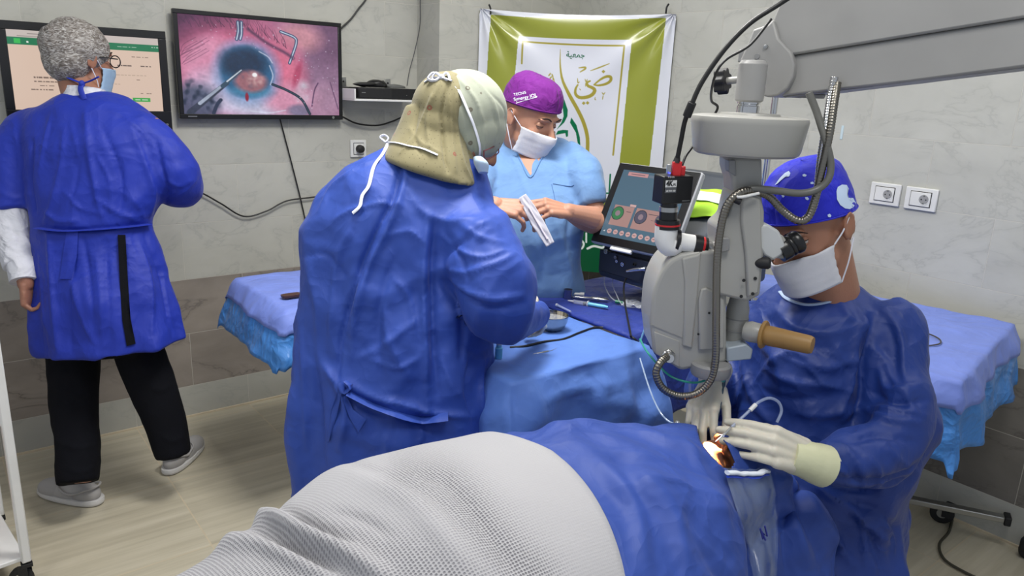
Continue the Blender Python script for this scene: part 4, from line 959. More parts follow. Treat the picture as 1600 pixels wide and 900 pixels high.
# chrome infusion pole rising behind the microscope
a = P(1189, 330, 2.05); b = P(1217.5, 0, 2.05)
pp = V(a[0], a[1], 0)
t = thing('infusion_pole', 'chrome pole standing behind the microscope column', 'pole', pp)
MB().cyl(pp+V(0, 0, .06), pp+V(0, 0, 2.25), .0085).build('shaft', M_CHROME, t)
for k in range(5):
    an = .3+k*2*math.pi/5; d = V(math.cos(an), math.sin(an), 0); MB().tube([pp+V(0, 0, .09), pp+d*.1+V(0, 0, .07), pp+d*.2+V(0, 0, .03)], .010, 10, res=8).build('leg', M_CHROME, t)
    MB().lathe([(.016, -.01), (.02, 0), (.016, .01)], pp+d*.21+V(0, 0, .021), (-d[1], d[0], 0), 16).build('wheel', M_BLACKM, t)
for s_ in (-1, 1): MB().tube([pp+V(0, 0, 2.22), pp+V(s_*.06, 0, 2.23), pp+V(s_*.09, 0, 2.26)], .004, 8, res=10).build('hook', M_CHROME, t)
# lime paper and folded white mask on the machine
def sheet(name, label, cat, c, e1, e2, l1, l2, mat, amp=.008, seed=0., bend=0., n=26, solid=.0008):
    A, B = np.meshgrid(np.linspace(-1, 1, n), np.linspace(-1, 1, n), indexing='ij'); q = np.stack([A.ravel()*1.6+seed, B.ravel()*1.6, A.ravel()*0], 1)
    G = np.asarray(c)+A[..., None]*unit(e1)*l1/2+B[..., None]*unit(e2)*l2/2; up = unit(np.cross(e1, e2)); up = up*np.sign(up[2] or 1)
    G = G+up*(amp*(noise3(q)+.5).reshape(A.shape)+bend*A*A)[..., None]
    return tag(MB().grid(G).build(name, mat, None, solid=solid, fix=False), label, cat)
tp = lambda x, y: Pp(x, y, unit(V(-.2, 0, .31)), V(fx+.2, 0, fz1+.165))
g = tp(1103, 322); e = tp(1138, 318)-tp(1076, 332)
sheet('lime_paper', 'lime green paper draped over the machine behind the screen', 'paper', tp(1102, 318), tp(1140, 320)-tp(1072, 322), tp(1102, 298)-tp(1102, 340), .17, .16, M_LIME, .012, 1., -.008)
sheet('folded_mask', 'white folded cloth mask lying on the lime green paper', 'mask', tp(1108, 314)+V(0, 0, .012), tp(1138, 322)-tp(1078, 310), tp(1108, 305)-tp(1108, 326), .13, .055, M_MASK, .006, 4., -.004)

# ------------------------------------------------------------------ the operating microscope
MD = 1.42
MP0 = P(1100, 450, MD); MN = YA.copy()                  # upright plane through the microscope, facing the room
def q1(x, y, off=0.): return Pp(x, y, MN, MP0+MN*off)
def slab(pix, off, th, curve=False):
    return MB().prism([q1(x, y, off) for x, y in pix], MN*th)
ms = thing('operating_microscope', 'grey ceiling-armed operating microscope hanging over the eye', 'microscope', q1(1090, 600))
# --- balance arm
AD = unit(P(1600, 66, 1.20)-P(1215, 95, 1.44)); AD = unit(AD*[1, 1, 0]); AN = unit(np.cross(AD, V(0, 0, 1)))
if AN@YA < 0: AN = -AN
A0 = P(1215, 95, 1.40)
def qa(x, y, off=0.): return Pp(x, y, AN, A0+AN*off)
def aslab(pix, off, th): return MB().prism([qa(x, y, off) for x, y in pix], AN*th)
aslab([(1206, 34), (1214, 14), (1226, -14), (1250, -60), (1640, -120), (2050, -172), (2050, -44), (1640, 21), (1236, 86), (1222, 84), (1206, 70)], 0, .13).build('upper_arm_cover', M_ARM, ms, bevel=.004, sharp=25)
aslab([(1238, 86.5), (1640, 22), (2050, -43), (2050, 34), (1640, 98), (1600, 104.5), (1420, 128), (1218, 150), (1232, 136), (1240, 112)], .008, .112).build('lower_arm_beam', M_ARM, ms, bevel=.004, sharp=25)
aslab([(1219, 148), (1232, 146), (1640, 95), (2050, 31), (2050, 37), (1640, 101.5), (1226, 152.5)], .018, .09).build('arm_underside_strip', M_GREYD, ms, bevel=.001)
el = aslab([(1172, 58), (1176, 46), (1200, 38), (1208, 30), (1216, 60), (1236, 82), (1241, 100), (1239, 120), (1230, 138), (1215, 150), (1200, 152), (1186, 148), (1180, 143), (1152, 143), (1156, 94)], -.010, .10)
eb = el.build('elbow_plate', M_ARM, ms, bevel=.004, seg=3)
for x, y in ((1197, 73), (1192, 112)): MB().lathe([(.0042, 0), (.0042, .003), (.002, .0035)], qa(x, y, -.010), -AN, 12).build('screw', M_STEEL, eb)
MB().lathe([(.0055, 0), (.005, .0015)], qa(1183, 88, -.010), -AN, 16).build('plug_cap', M_GREYD, eb)
MB().lathe([(.0035, 0), (.0035, .001)], qa(1159, 126, -.010), -AN, 12).build('screw_hole', M_BLACKM, eb)
MB().box(qa(1165, 88, .02), (.014, .04, .024), np.array([AD, AN, ZA])).build('stop_block', M_GREYD, eb, bevel=.002)
# swivel neck, chrome collar
ax0 = q1(1169, 168, .03)
k = lambda px: px*MD/F_PX
def zc(y): return Pp(1169, y, MN, ax0)[2]
MB().lathe([(k(16), zc(160)), (k(20.5), zc(157)), (k(21), zc(150)), (k(21), zc(100)), (k(17), zc(94))], V(ax0[0], ax0[1], 0), (0, 0, 1), 36).build('swivel_neck', M_ARM, ms, bevel=.001)
cx_ = q1(1168, 172, .03); 
MB().lathe([(k(16.5), zc(176)), (k(16.5), zc(166)), (k(15), zc(165)), (k(15), zc(163)), (k(16.5), zc(162)), (k(16.5), zc(158))], V(ax0[0], ax0[1], 0), (0, 0, 1), 36).build('chrome_collar', M_CHROME, ms)
# disc
dc = q1(1168, 210, .03); zt, zb_ = Pp(1168, 182, MN, dc)[2], Pp(1168, 241, MN, dc)[2]
R_ = k(86)
MB().lathe([(R_*.10, zb_-.002), (R_*.84, zb_-.001), (R_*.90, zb_+.003), (R_*.925, zb_+.010), (R_*.995, zt-.012), (R_, zt-.006), (R_*.985, zt-.001), (R_*.94, zt+.001), (R_*.85, zt+.002), (R_*.3, zt+.003), (R_*.1, zt+.003)], V(dc[0], dc[1], 0), (0, 0, 1), 72).build('drum_housing', M_GREYP, ms, sharp=30)
MB().lathe([(R_*.52, zt+.002), (R_*.5, zt+.006), (R_*.2, zt+.007)], V(dc[0], dc[1], 0), (0, 0, 1), 48).build('drum_cap', M_GREYP, ms)
# star knob
kc = qa(1129, 127, .03); kd = unit(qa(1150, 125, .03)-kc)
mb = MB().cyl(kc, kc+kd*k(28), .007, mi=0); mb.build('knob_shaft', M_GREYP, ms)
v_ = []; t1 = unit(np.cross(kd, ZA)); t2 = np.cross(kd, t1)
for i in range(72):
    a = i/72*2*math.pi; r = k(19)*(1+.13*math.cos(a*7)); v_.append(kc-kd*.012+r*(math.cos(a)*t1+math.sin(a)*t2))
MB().prism(v_, kd*.022).build('star_knob', M_BLACKM, ms, bevel=.003)
MB().lathe([(k(9), 0), (k(8), .004)], kc-kd*.012, -kd, 24).build('knob_cap', M_BLACK, ms)
# neck below the drum and the long column
slab([(1138, 244), (1192, 246), (1192, 330), (1146, 330), (1144, 282), (1138, 262)], 0.0, .07).build('column_neck', M_GREYP, ms, bevel=.008, seg=4)
slab([(1139, 250), (1150, 250), (1150, 276), (1139, 268)], -.006, .03).build('neck_latch', M_GREYD, ms, bevel=.002)
col = slab([(1145, 301), (1162, 292), (1190, 306), (1195, 330), (1194, 400), (1188, 462), (1168, 472), (1122, 461), (1120, 440), (1120, 354), (1136, 340)], -.012, .078).build('column_housing', M_GREYP, ms, bevel=.006, seg=3)
slab([(1160, 300), (1189, 312), (1192, 400), (1186, 458), (1168, 466), (1165, 400), (1158, 345)], -.019, .012).build('column_cover', M_GREYP, ms, bevel=.004)
for x, y in ((1162, 438), (1180, 435), (1158, 463), (1176, 459)): MB().lathe([(.0032, 0), (.0032, .0012)], q1(x, y, -.0195), -MN, 12).build('screw', M_BLACKM, col)
slab([(1126, 372), (1141, 372), (1140, 392), (1126, 395)], -.022, .02).build('hose_clip', M_GREYD, ms, bevel=.002)
# big curved housing
crv = [tuple(p) for p in catmull([(1064, 397), (1046, 408), (1031, 428), (1020, 460), (1016, 506)], 14)]
hs = slab(crv+[(1021, 552), (1064, 580), (1136, 567), (1136, 391), (1097, 391)], .0, .12).build('optics_housing', M_GREYP, ms, bevel=.008, seg=4, sharp=30)
slab([(1096, 394), (1089, 398), (1066, 404), (1070, 440), (1069, 500), (1066, 541), (1082, 546), (1090, 470)], -.0045, .01).build('edge_cover', M_GREYP, hs, bevel=.004, seg=3)
slab([(1017, 507), (1066, 527), (1066, 529), (1017, 509)], -.0008, .006).build('seam', M_GREYD, hs)
slab([(1022, 518), (1062, 533), (1062, 575), (1024, 553)], -.0015, .006).build('lower_access_panel', M_GREYP, hs, bevel=.002)
slab([(1096, 452), (1104, 450), (1120, 458), (1132, 468), (1132, 545), (1092, 548), (1092, 470)], -.006, .012).build('side_cover', M_GREYP, hs, bevel=.003)
for x, y in ((1108, 489), (1091, 522)): MB().lathe([(.0022, 0), (.0022, .001)], q1(x, y, -.0066), -MN, 12).build('screw', M_BLACKM, hs)
pc_ = q1(1044, 556, -.001); MB().lathe([(k(11), 0), (k(11), .004), (k(8.5), .007), (k(7), .016)], pc_, -MN, 32).build('hose_socket', M_CHROME, hs)
# zoom body: stacked rings, objective
zc0 = q1(1151, 500, .045)
def zz(y): return Pp(1151, y, MN, zc0)[2]
MB().lathe([(k(17), zz(546)), (k(18), zz(543)), (k(18), zz(514)), (k(18.6), zz(513)), (k(18.6), zz(497)), (k(18), zz(496)), (k(18), zz(480)), (k(16), zz(474)), (k(14), zz(458))], V(zc0[0], zc0[1], 0), ZA, 48).build('zoom_barrel', M_GREYP, ms)
for yy in (496, 514): MB().lathe([(k(18.9), zz(yy+.7)), (k(18.9), zz(yy-.7))], V(zc0[0], zc0[1], 0), ZA, 48).build('barrel_groove', M_GREYD, ms)
MB().lathe([(k(30), 0), (k(32), .006), (k(32), .022), (k(28), .026)], V(q1(1112, 560, .0)[0], q1(1112, 560, .0)[1], q1(1112, 572, .035)[2]-.004), ZA, 48).build('objective_lens_ring', M_GREYD, ms)
slab([(1136, 544), (1166, 538), (1177, 546), (1174, 562), (1136, 566)], -.004, .05).build('filter_box', simple('blue_grey_plastic', (150, 160, 170), .4), ms, bevel=.003)
# handle
ha, hb = q1(1172, 518, .01), q1(1190, 524, .0)
hd = unit(q1(1262, 538, -.055)-ha)
MB().lathe([(k(14), -.01), (k(17), .0), (k(16), .018), (k(13), .026)], ha, hd, 32).build('handle_joint', M_GREYP, ms)
MB().lathe([(k(13), .014), (k(13.5), .018), (k(13.5), .030)], ha, hd, 32).build('joint_ring', M_GREYD, ms)
gr = MB().lathe([(k(22), .024), (k(23), .027), (k(21), .030), (k(15.5), .031), (k(16), .04), (k(15), .075), (k(14.3), .112), (k(12.5), .118), (k(3), .119)], ha, hd, 40).build('rubber_grip', M_BRONZE, ms)
# binocular tube and eyepieces
bh = q1(1186, 372, .02); e2_ = q1(1222, 392, .055)
bi = slab([(1186, 352), (1200, 350), (1218, 361), (1228, 384), (1224, 398), (1208, 408), (1194, 400), (1184, 384)], -.012, .06).build('binocular_body', simple('binocular_white', (190, 192, 192), .4), ms, bevel=.005, seg=3)
slab([(1206, 374), (1222, 366), (1236, 384), (1238, 398), (1230, 406), (1213, 404), (1207, 406)], -.006, .045).build('binocular_shoulder', M_GREYP, bi, bevel=.006, seg=3)
for off in (0., .062):
    o_ = q1(1226, 389, .006+off); d_ = unit(q1(1262, 368, .012+off)-o_)
    ey = MB().lathe([(k(17), -.012), (k(17.5), 0), (k(17.5), .006), (k(16), .008), (k(17.5), .010), (k(17.5), .014), (k(16), .016), (k(18), .019), (k(19), .028), (k(16.5), .033), (k(12), .031), (k(2), .029)], o_, d_, 36).build('eyepiece', M_BLACK, ms, sharp=50)
kn = q1(1194, 411, -.018); kd2 = unit(CR*.9-MN*.35)
MB().lathe([(k(6), -.008), (k(8), -.002), (k(9), .004), (k(9), .016), (k(6.5), .020)], kn-kd2*.008, kd2, 24).build('focus_knob', M_BLACKM, ms)
# side tube towards the video camera
MB().tube([q1(1061, 378, .02), q1(1092, 383, .02)], k(14.5), 28).build('side_tube', M_WHITEP, ms)
MB().tube([q1(1054, 376, .02), q1(1059, 377, .02)], k(19), 28).build('black_ring', M_BLACK, ms)
MB().tube([q1(1083, 382, .02), q1(1095, 384, .02)], k(16.5), 28).build('black_ring', M_BLACK, ms)
MB().tube([q1(1095, 384, .02), q1(1099, 384.6, .02)], k(14.5), 28).build('red_ring', M_RED, ms)
MB().tube([q1(1099, 384.6, .02), q1(1104, 385.2, .02)], k(14), 28).build('black_ring', M_BLACK, ms)
MB().tube([q1(1104, 385.2, .02), q1(1125, 389, .02)], k(9), 28).build('chrome_tube', M_CHROME, ms)
MB().tube([q1(1042, 352, .02), q1(1041, 374, .02), q1(1048, 385, .02), q1(1058, 378, .02)], [k(18), k(18), k(17), k(16)], 28, res=12).build('elbow_tube', M_WHITEP, ms)
ca, cb = q1(1043, 357, .02), q1(1046, 318, .02)
for (y0, y1, r, m_, nm) in ((357, 352, 19, M_BLACK, 'lens_ring'), (352, 349.5, 19.5, M_RED, 'red_ring'), (349.5, 343, 18.5, M_BLACK, 'lens_ring'), (343, 330, 14, M_BLACK, 'lens_barrel'), (330, 323, 14.6, M_STEEL, 'silver_ring'), (323, 316, 13, M_BLACK, 'lens_barrel')):
    MB().tube([q1(1043+(357-y0)*.06, y0, .02), q1(1043+(357-y1)*.06, y1, .02)], k(r), 32).build(nm, m_, ms)
# video camera: boxy body turned so that two faces show
b0, b1, b2, b3 = q1(1018, 314, .005), q1(1034, 320, -.028), q1(1080, 318, .012), q1(1064, 312, .045)
hgt = V(0, 0, q1(1034, 276, -.028)[2]-b1[2])
vc = MB().prism([b0, b1, b2, b3], hgt).build('video_camera', M_BLACK, ms, bevel=.0025, seg=3)
f1 = unit(b0-b1)
def cl(a, s_, z_, o=.0006):      # point on the label face
    n_ = unit(np.cross(hgt, b0-b1)); n_ = n_ if n_@(CO-b1) > 0 else -n_
    return b1+(b0-b1)*s_+hgt*z_+n_*o
n_lab = unit(np.cross(hgt, b0-b1)); n_lab = n_lab if n_lab@(CO-b1) > 0 else -n_lab
n_side = unit(np.cross(hgt, b2-b1)); n_side = n_side if n_side@(CO-b1) > 0 else -n_side
b01 = b1; W2 = np.linalg.norm(b2-b1)
sx = unit(b2-b1)
def sd(s_, z_, o=.0008): return b1+sx*W2*s_+hgt*z_+n_side*o
# label sits on the wide face in view
MB().prism([sd(.05, .62), sd(.42, .62), sd(.42, .87), sd(.05, .87)], n_side*.0004).build('white_label', M_WHITEP, vc, smooth=False)
MB().prism([sd(.05, .42), sd(.42, .42), sd(.42, .60), sd(.05, .60)], n_side*.0004).build('black_label', simple('label_grey', (90, 92, 96), .5), vc, smooth=False)
text_mesh('4K', .0135, sd(.07, .67, .0014), sx, ZA, M_BLACKM, 'lettering', vc, bold=.0004)
text_mesh('PS', .0065, sd(.30, .67, .0014), sx, ZA, M_BLACKM, 'lettering', vc)
text_mesh('ULTRA HD', .0048, sd(.08, .46, .0014), sx, ZA, M_WHITEP, 'lettering', vc)
text_mesh('\u2022\u2022\u2022\u2022', .012, sd(.10, .90, .0014), sx, ZA, M_GREYD, 'lettering', vc)
MB().prism([sd(.66, .10), sd(.92, .10), sd(.92, .13), sd(.66, .13)], n_side*.0004).build('maker_mark', M_STEEL, vc, smooth=False)
MB().lathe([(.0016, 0), (.0014, .002)], q1(1046, 275, .0)+V(0, 0, .004), ZA, 10).build('blue_light', simple('blue_led', (60, 60, 255), .3, emis=(60, 70, 255), es=4), vc)
rp = MB().box(q1(1057, 264, .01), (.017, .012, .028), np.array([CR, MN, ZA])).build('red_plug', M_RED, ms, bevel=.002)
MB().box(q1(1066, 268, .02), (.010, .010, .020), np.array([CR, MN, ZA])).build('red_plug', M_RED, ms, bevel=.002)
MB().box(q1(1045, 266, .01), (.008, .008, .022), np.array([CR, MN, ZA])).build('silver_plug', M_STEEL, ms, bevel=.001)
MB().tube([q1(1057, 254, .01), q1(1059, 244, .01)], [.0075, .0045], 12).build('strain_relief', M_BLACKM, ms)
# cables and hoses of the microscope
def hose(name, pts, r, m_, res=120, corr=0.):
    return MB().tube(pts, r, 12, res=res, corr=corr, pitch=.0052).build(name, m_, ms, sharp=0)
hose('video_cable', [q1(1058, 250, .01), q1(1064, 220, .0), q1(1070, 190, -.01), q1(1079, 168, -.02), q1(1096, 130, -.02), q1(1130, 80, -.02), q1(1170, 38, -.02), q1(1215, 8, -.02), q1(1262, -22, .0)], .0043, M_CORD)
MB().tube([q1(1073, 182, -.012), q1(1082, 160, -.02)], [.0078, .0078], 12).build('cable_ferrite', M_BLACKM, ms, bevel=.001)
hose('power_cable', [q1(1066, 258, .02), q1(1072, 243, .03), q1(1083, 228, .05), q1(1098, 205, .12), q1(1121, 170, .12), q1(1112, 158, .1), q1(1112, 140, .06), q1(1120, 112, .03), q1(1136, 92, .03), q1(1172, 70, .03), q1(1205, 30, .06)], .0024, M_CORD)
hose('steel_hose', [q1(1044, 556, -.01), q1(1032, 566, -.03), q1(1025, 584, -.035), q1(1036, 607, -.035), q1(1062, 619, -.035), q1(1090, 614, -.035), q1(1110, 594, -.035), q1(1118, 560, -.035), q1(1119, 500, -.032), q1(1120, 420, -.030), q1(1124, 370, -.028), q1(1134, 325, -.03), q1(1152, 303, -.03), q1(1172, 298, -.02), q1(1200, 306, -.0), q1(1222, 328, .0), q1(1245, 344, -.01), q1(1262, 340, -.01), q1(1274, 310, -.01), q1(1283, 270, -.01), q1(1296, 210, -.01), q1(1302, 170, .0), q1(1308, 130, .02)], .0072, M_HOSE, 900, .05)
hose('grey_hose', [q1(1128, 352, .0), q1(1138, 322, -.01), q1(1152, 302, -.01), q1(1176, 295, -.02), q1(1212, 298, -.02), q1(1250, 302, -.02), q1(1277, 296, -.02), q1(1294, 280, -.02), q1(1298, 256, -.015), q1(1292, 226, -.01), q1(1284, 200, .0), q1(1276, 175, .01), q1(1264, 145, .02)], .0066, M_HOSEG, 300)
hose('chrome_hose', [q1(1254, 346, .0), q1(1268, 330, .0), q1(1276, 300, .0), q1(1282, 250, .0), q1(1290, 200, .0), q1(1298, 150, .02), q1(1304, 120, .02)], .0068, M_CHROME, 500, .05)
MB().tube([q1(1147, 303, -.032), q1(1156, 308, -.036), q1(1186, 302, -.03)], .0028, 8, res=10).build('cable_tie', M_WHITEP, ms)
MB().tube([q1(1145, 310, -.03), q1(1157, 316, -.032)], .006, 12).build('hose_clamp', M_BLACKM, ms)
MB().lathe([(.03, 0), (.032, .006), (.026, .012)], qa(1262, 150, .06)-V(0, 0, .004), ZA, 24).build('hose_outlet', M_GREYD, ms)

# ------------------------------------------------------------------ building people
def ring(xl, xr, y, d, th, e=2.3, yaw=0., yr=None, dr=None):
    a, b = P(xl, y, d), P(xr, yr if yr is not None else y, dr or d); A = (b-a)/2; B = unit(np.cross(ZA, A))*th
    return ((a+b)/2, A, B, e)
def ptube(mb, pts, n=20, res=None, flat=None):
    """pts: (px, py, depth, radius in px at that depth)"""
    return mb.tube([P(x, y, d) for x, y, d, r in pts], [r*d/F_PX for x, y, d, r in pts], n, res=res or 6*len(pts), flat=flat)
def rot(v, ax, ang):
    ax = unit(ax); c, s = math.cos(ang), math.sin(ang); return v*c+np.cross(ax, v)*s+ax*(ax@v)*(1-c)

class Head:
    """local frame: x = the person's left, y = forward, z = up; origin between the ears at eye level"""
    def __init__(s, c, f, up=(0, 0, 1), k=1.):
        s.c = np.asarray(c, float); s.y = unit(f); s.z = unit(np.asarray(up, float)-s.y*(s.y@np.asarray(up, float))); s.x = np.cross(s.z, s.y)*-1; s.k = k
        s.R = np.array([s.x, s.y, s.z])
    def L(s, x, y, z): return s.c+s.k*(x*s.x+y*s.y+z*s.z)
    def e(s, mb, c, r, nu=24, nv=16): mb.ellipsoid(s.L(*c), np.array(r)*s.k, s.R, nu, nv)
    def add(s, mb):
        e = s.e
        e(mb, (0, -.012, .040), (.0745, .095, .082), 40, 28)
        e(mb, (0, .020, -.010), (.064, .070, .075), 36, 24)
        e(mb, (0, .038, -.060), (.050, .050, .045)); e(mb, (0, .075, -.094), (.021, .018, .016)); e(mb, (0, .062, -.080), (.034, .026, .026))
        for q in (-1, 1):
            e(mb, (q*.026, .080, .020), (.027, .012, .0085)); e(mb, (q*.037, .053, -.030), (.022, .022, .025)); e(mb, (q*.047, .02, -.062), (.014, .03, .026))
            e(mb, (q*.0125, .099, -.036), (.0085, .011, .0075))
            mb.ellipsoid(s.L(q*.077, -.012, -.008), np.array((.0055, .016, .029))*s.k, np.array([rot(s.x, s.z, q*.45), rot(s.y, s.z, q*.45), s.z]), 20, 14)
            c = [s.L(q*(.083+.004*math.sin(a)), -.014+.017*math.cos(a), -.006+.029*math.sin(a)) for a in np.linspace(-.9, 3.9, 16)]
            mb.tube(c, .0032*s.k, 8)
        mb.tube([s.L(0, .084, .012), s.L(0, .096, -.008), s.L(0, .108, -.030)], [.0075*s.k, .0085*s.k, .0105*s.k], 14, res=10)
        e(mb, (0, .108, -.033), (.0115, .0115, .0095))
        e(mb, (0, .088, -.062), (.024, .011, .0055)); e(mb, (0, .086, -.070), (.021, .011, .006))
    def neck(s, mb, base, r=.058):
        mb.tube([s.L(0, -.02, -.02), s.L(0, -.022, -.075), np.asarray(base)], [r*s.k, r*.97*s.k, r*1.15*s.k], 24, res=14)
    def sockets(s, me):
        v = getv(me)
        for q in (-1, 1):
            c = s.L(q*.031, .083, -.001); d = v-c; lx, lz, ly = d@s.x, d@s.z, d@s.y
            w = np.exp(-((lx/(.019*s.k))**2+(lz/(.0105*s.k))**2))*(np.abs(ly) < .04); v = v-s.y*(w*.0085*s.k)[:, None]
            c2 = s.L(q*.031, .08, .012)
        setv(me, v)
    def eyes(s, par, lid=.5, skin=None, brow=True, look=(0, 0), browmat=None):
        """lid: 0 wide open .. 1 closed"""
        for q in (-1, 1):
            c = s.L(q*.031, .066, -.001); r = .0122*s.k
            g = unit(s.y+s.x*look[0]+s.z*look[1])
            ey = MB().ellipsoid(c, (r, r, r), s.R, 24, 16).build('eyeball', M_EYEW, par)
            MB().lathe([(.0056*s.k, .0106*s.k), (.005*s.k, .0118*s.k), (.001, .0127*s.k)], c, g, 20, cap=False).build('iris', M_EYED, ey)
            rl = r*1.16; m = MB()
            def lidmesh(a0, a1):
                pts = []
                for i in range(9):
                    el = a0+(a1-a0)*i/8
                    pts.append([c+rl*(math.cos(el)*(math.cos(az)*s.y+math.sin(az)*s.x)+math.sin(el)*s.z) for az in np.linspace(-1.57, 1.57, 23)])
                return np.array(pts)
            op = .55*(1-lid)
            m.grid(lidmesh(-.12*lid-.02+op, 1.35)); m.grid(lidmesh(-1.35, -.12*lid-.04-op*.55))
            m.build('eyelids', skin, par, solid=.0012*s.k)
            edge = lidmesh(-.12*lid-.02+op, 1.)[0]; MB().tube(edge+s.y*.0008, .0008*s.k, 6).build('lashes', M_HAIR, par)
            if not brow: continue
            bp = [s.L(q*x, y, z) for x, y, z in ((.012, .0935, .0195), (.026, .0945, .0265), (.040, .0865, .0265), (.052, .0735, .019))]
            MB().tube(bp, [.002*s.k, .0038*s.k, .0032*s.k, .0012*s.k], 10, res=20, flat=.6).build('eyebrow', browmat or M_BROW, par)

def capsule(mb, a, b, r0, r1, n=14):
    a = np.asarray(a, float); b = np.asarray(b, float); d = unit(b-a); L = np.linalg.norm(b-a)
    pr = [(max(r0*math.sin(t), 1e-4), -r0*math.cos(t)) for t in np.linspace(.05, math.pi/2, 5)]+[(max(r1*math.cos(t), 1e-4), L+r1*math.sin(t)) for t in np.linspace(0, math.pi/2-.05, 5)]
    mb.lathe(pr, a, d, n)
def hand(mb, wrist, fdir, back, left, curl, k=1., thumb=(.75, .35, .3), spread=.07, fist=None):
    """wrist point, direction of the fingers, back-of-hand normal, left hand?, curl = 4 x (knuckle, middle, tip) in degrees.
    thumb = (out, forward, under) direction of its first bone. Returns finger tips."""
    y = unit(fdir); z = unit(np.asarray(back, float)-y*(y@np.asarray(back, float))); x = np.cross(y, z)   # right hand: thumb towards -x
    if not left: x = -x
    # x points to the thumb side
    W = np.asarray(wrist, float); Lc = lambda a, b, c: W+k*(a*x+b*y+c*z)
    R = np.array([x, y, z])
    fb = [(.027, .090), (.009, .094), (-.009, .089), (-.026, .079)]
    fl = [(.043, .026, .021), (.047, .029, .022), (.044, .027, .021), (.034, .020, .019)]
    fr = [.0092, .0094, .0090, .0080]
    capsule(mb, Lc(.004, -.03, 0), Lc(.002, .01, 0), .026*k, .027*k)
    for i, (bx_, by_) in enumerate(fb):
        capsule(mb, Lc(bx_*.55, .012, 0), Lc(bx_, by_, .001), .0145*k, .0118*k)
    mb.ellipsoid(Lc(.0, .052, -.003), np.array((.036, .045, .013))*k, R, 20, 14)
    mb.ellipsoid(Lc(.024, .034, -.010), np.array((.016, .032, .013))*k, R, 16, 12)
    tips = []
    for i, (bx_, by_) in enumerate(fb):
        p = Lc(bx_, by_, .001); a = 0.; sp = spread*(1.5-i); d0 = unit(y+x*sp)
        ang = 0.
        for j in range(3):
            ang += math.radians(curl[i][j]); d = math.cos(ang)*d0-math.sin(ang)*z; L = fl[i][j]*k
            r0 = fr[i]*k*(1-.07*j); r1 = fr[i]*k*(1-.07*(j+1)); q = p+d*L
            capsule(mb, p, q, r0*1.03, r1); p = q
        tips.append(p)
    p = Lc(.024, .020, -.006); t0 = unit(thumb[0]*x+thumb[1]*y-thumb[2]*z); q = p+t0*.040*k
    capsule(mb, p, q, .0140*k, .0110*k); t1 = unit(t0+.45*y-.10*x); p2 = q+t1*.032*k; capsule(mb, q, p2, .0108*k, .0095*k)
    t2 = unit(t1+.25*y-.25*x-.1*z); p3 = p2+t2*.024*k; capsule(mb, p2, p3, .0098*k, .0078*k); tips.append(p3)
    return tips
def merge_mesh(name, meshes, mats, parent):
    bm = bmesh.new()
    for m in meshes: bm.from_mesh(m)
    me = bpy.data.meshes.new(name); bm.to_mesh(me); bm.free()
    for m in meshes: bpy.data.meshes.remove(m)
    return link(name, me, mats, parent, sharp=0)
def garment(name, mb, mat, parent, voxel=.008, smooth=4, strokes=(), amp=.004, scale=7., seed=0., sharp=.003, stretch=(1, 1, .45), mask=None, label=None, after=1, facet=0., wl=.15):
    me = remesh(mb, voxel, smooth); 
    crumple(me, amp, scale, seed, stretch, sharp, mask, facet, wl)
    if strokes: stroke_disp(me, strokes)
    lap(me, after, .4)
    o = link(name, me, mat, parent, sharp=0)
    if label: o['label'] = label
    return o
def surf(me_o, pix, off=.002):
    """points lying on an object's surface under the given pixels"""
    me = me_o.data if hasattr(me_o, 'data') else me_o
    h = hit(me, pix); out = []; v = getv(me)-CO; z = v@CF; X = 800+F_PX*(v@CR)/z; Y = 450+F_PX*(v@CD)/z
    for p, (x, y) in zip(h, pix):
        if p is None:
            k = ((X-x)**2+(Y-y)**2+(z-z.min())*20).argmin(); p = CO+ray(x, y)*z[k]
        if p is not None: out.append(p+unit(CO-p)*off)
        elif out: out.append(out[-1]+1e-4)
    return out
def ribbon(name, me_o, pix, w, mat, parent, off=.003, n=50, th=.35):
    pts = surf(me_o, dense(pix, 4), off)
    pts = [p for i, p in enumerate(pts) if i == 0 or np.linalg.norm(p-pts[i-1]) > 1e-3]
    if len(pts) < 3: return None
    return MB().tube(catmull(pts, min(n, len(pts))), w, 10, flat=th).build(name, mat, parent)
def decal(name, me_o, polys, mat, parent, off=.0012):
    """flat marks (pixel outlines) wrapped on the surface of an object"""
    bm = bmesh.new(); me = me_o.data; vs = getv(me)
    bv = BVHTree.FromPolygons([tuple(x) for x in vs], [tuple(p.vertices) for p in me.polygons])
    def proj(x, y):
        r = unit(ray(x, y)); h = bv.ray_cast(Vector(CO), Vector(r))
        if h[0] is None:
            d_ = vs-CO; z = d_@CF; k = ((800+F_PX*(d_@CR)/z-x)**2+(450+F_PX*(d_@CD)/z-y)**2+(z-z.min())*20).argmin(); return CO+ray(x, y)*z[k]-r*off
        return np.array(h[0])-r*off
    for pl in polys:
        cx_, cy_ = np.mean([p[0] for p in pl]), np.mean([p[1] for p in pl]); rings_ = []
        for f in (1., .66, .33): 
            rr = [proj(cx_+(x-cx_)*f, cy_+(y-cy_)*f) for x, y in pl]
            if any(q is None for q in rr): rr = None
            rings_.append(rr)
        c = proj(cx_, cy_)
        if any(r is None for r in rings_) or c is None: continue
        vv = [[bm.verts.new(q) for q in r] for r in rings_]; cv = bm.verts.new(c); n = len(pl)
        for k in range(2):
            for i in range(n): bm.faces.new((vv[k][i], vv[k][(i+1) % n], vv[k+1][(i+1) % n], vv[k+1][i]))
        for i in range(n): bm.faces.new((vv[2][i], vv[2][(i+1) % n], cv))
    m2 = bpy.data.meshes.new(name); bm.to_mesh(m2); bm.free()
    return link(name, m2, mat, parent, sharp=0)
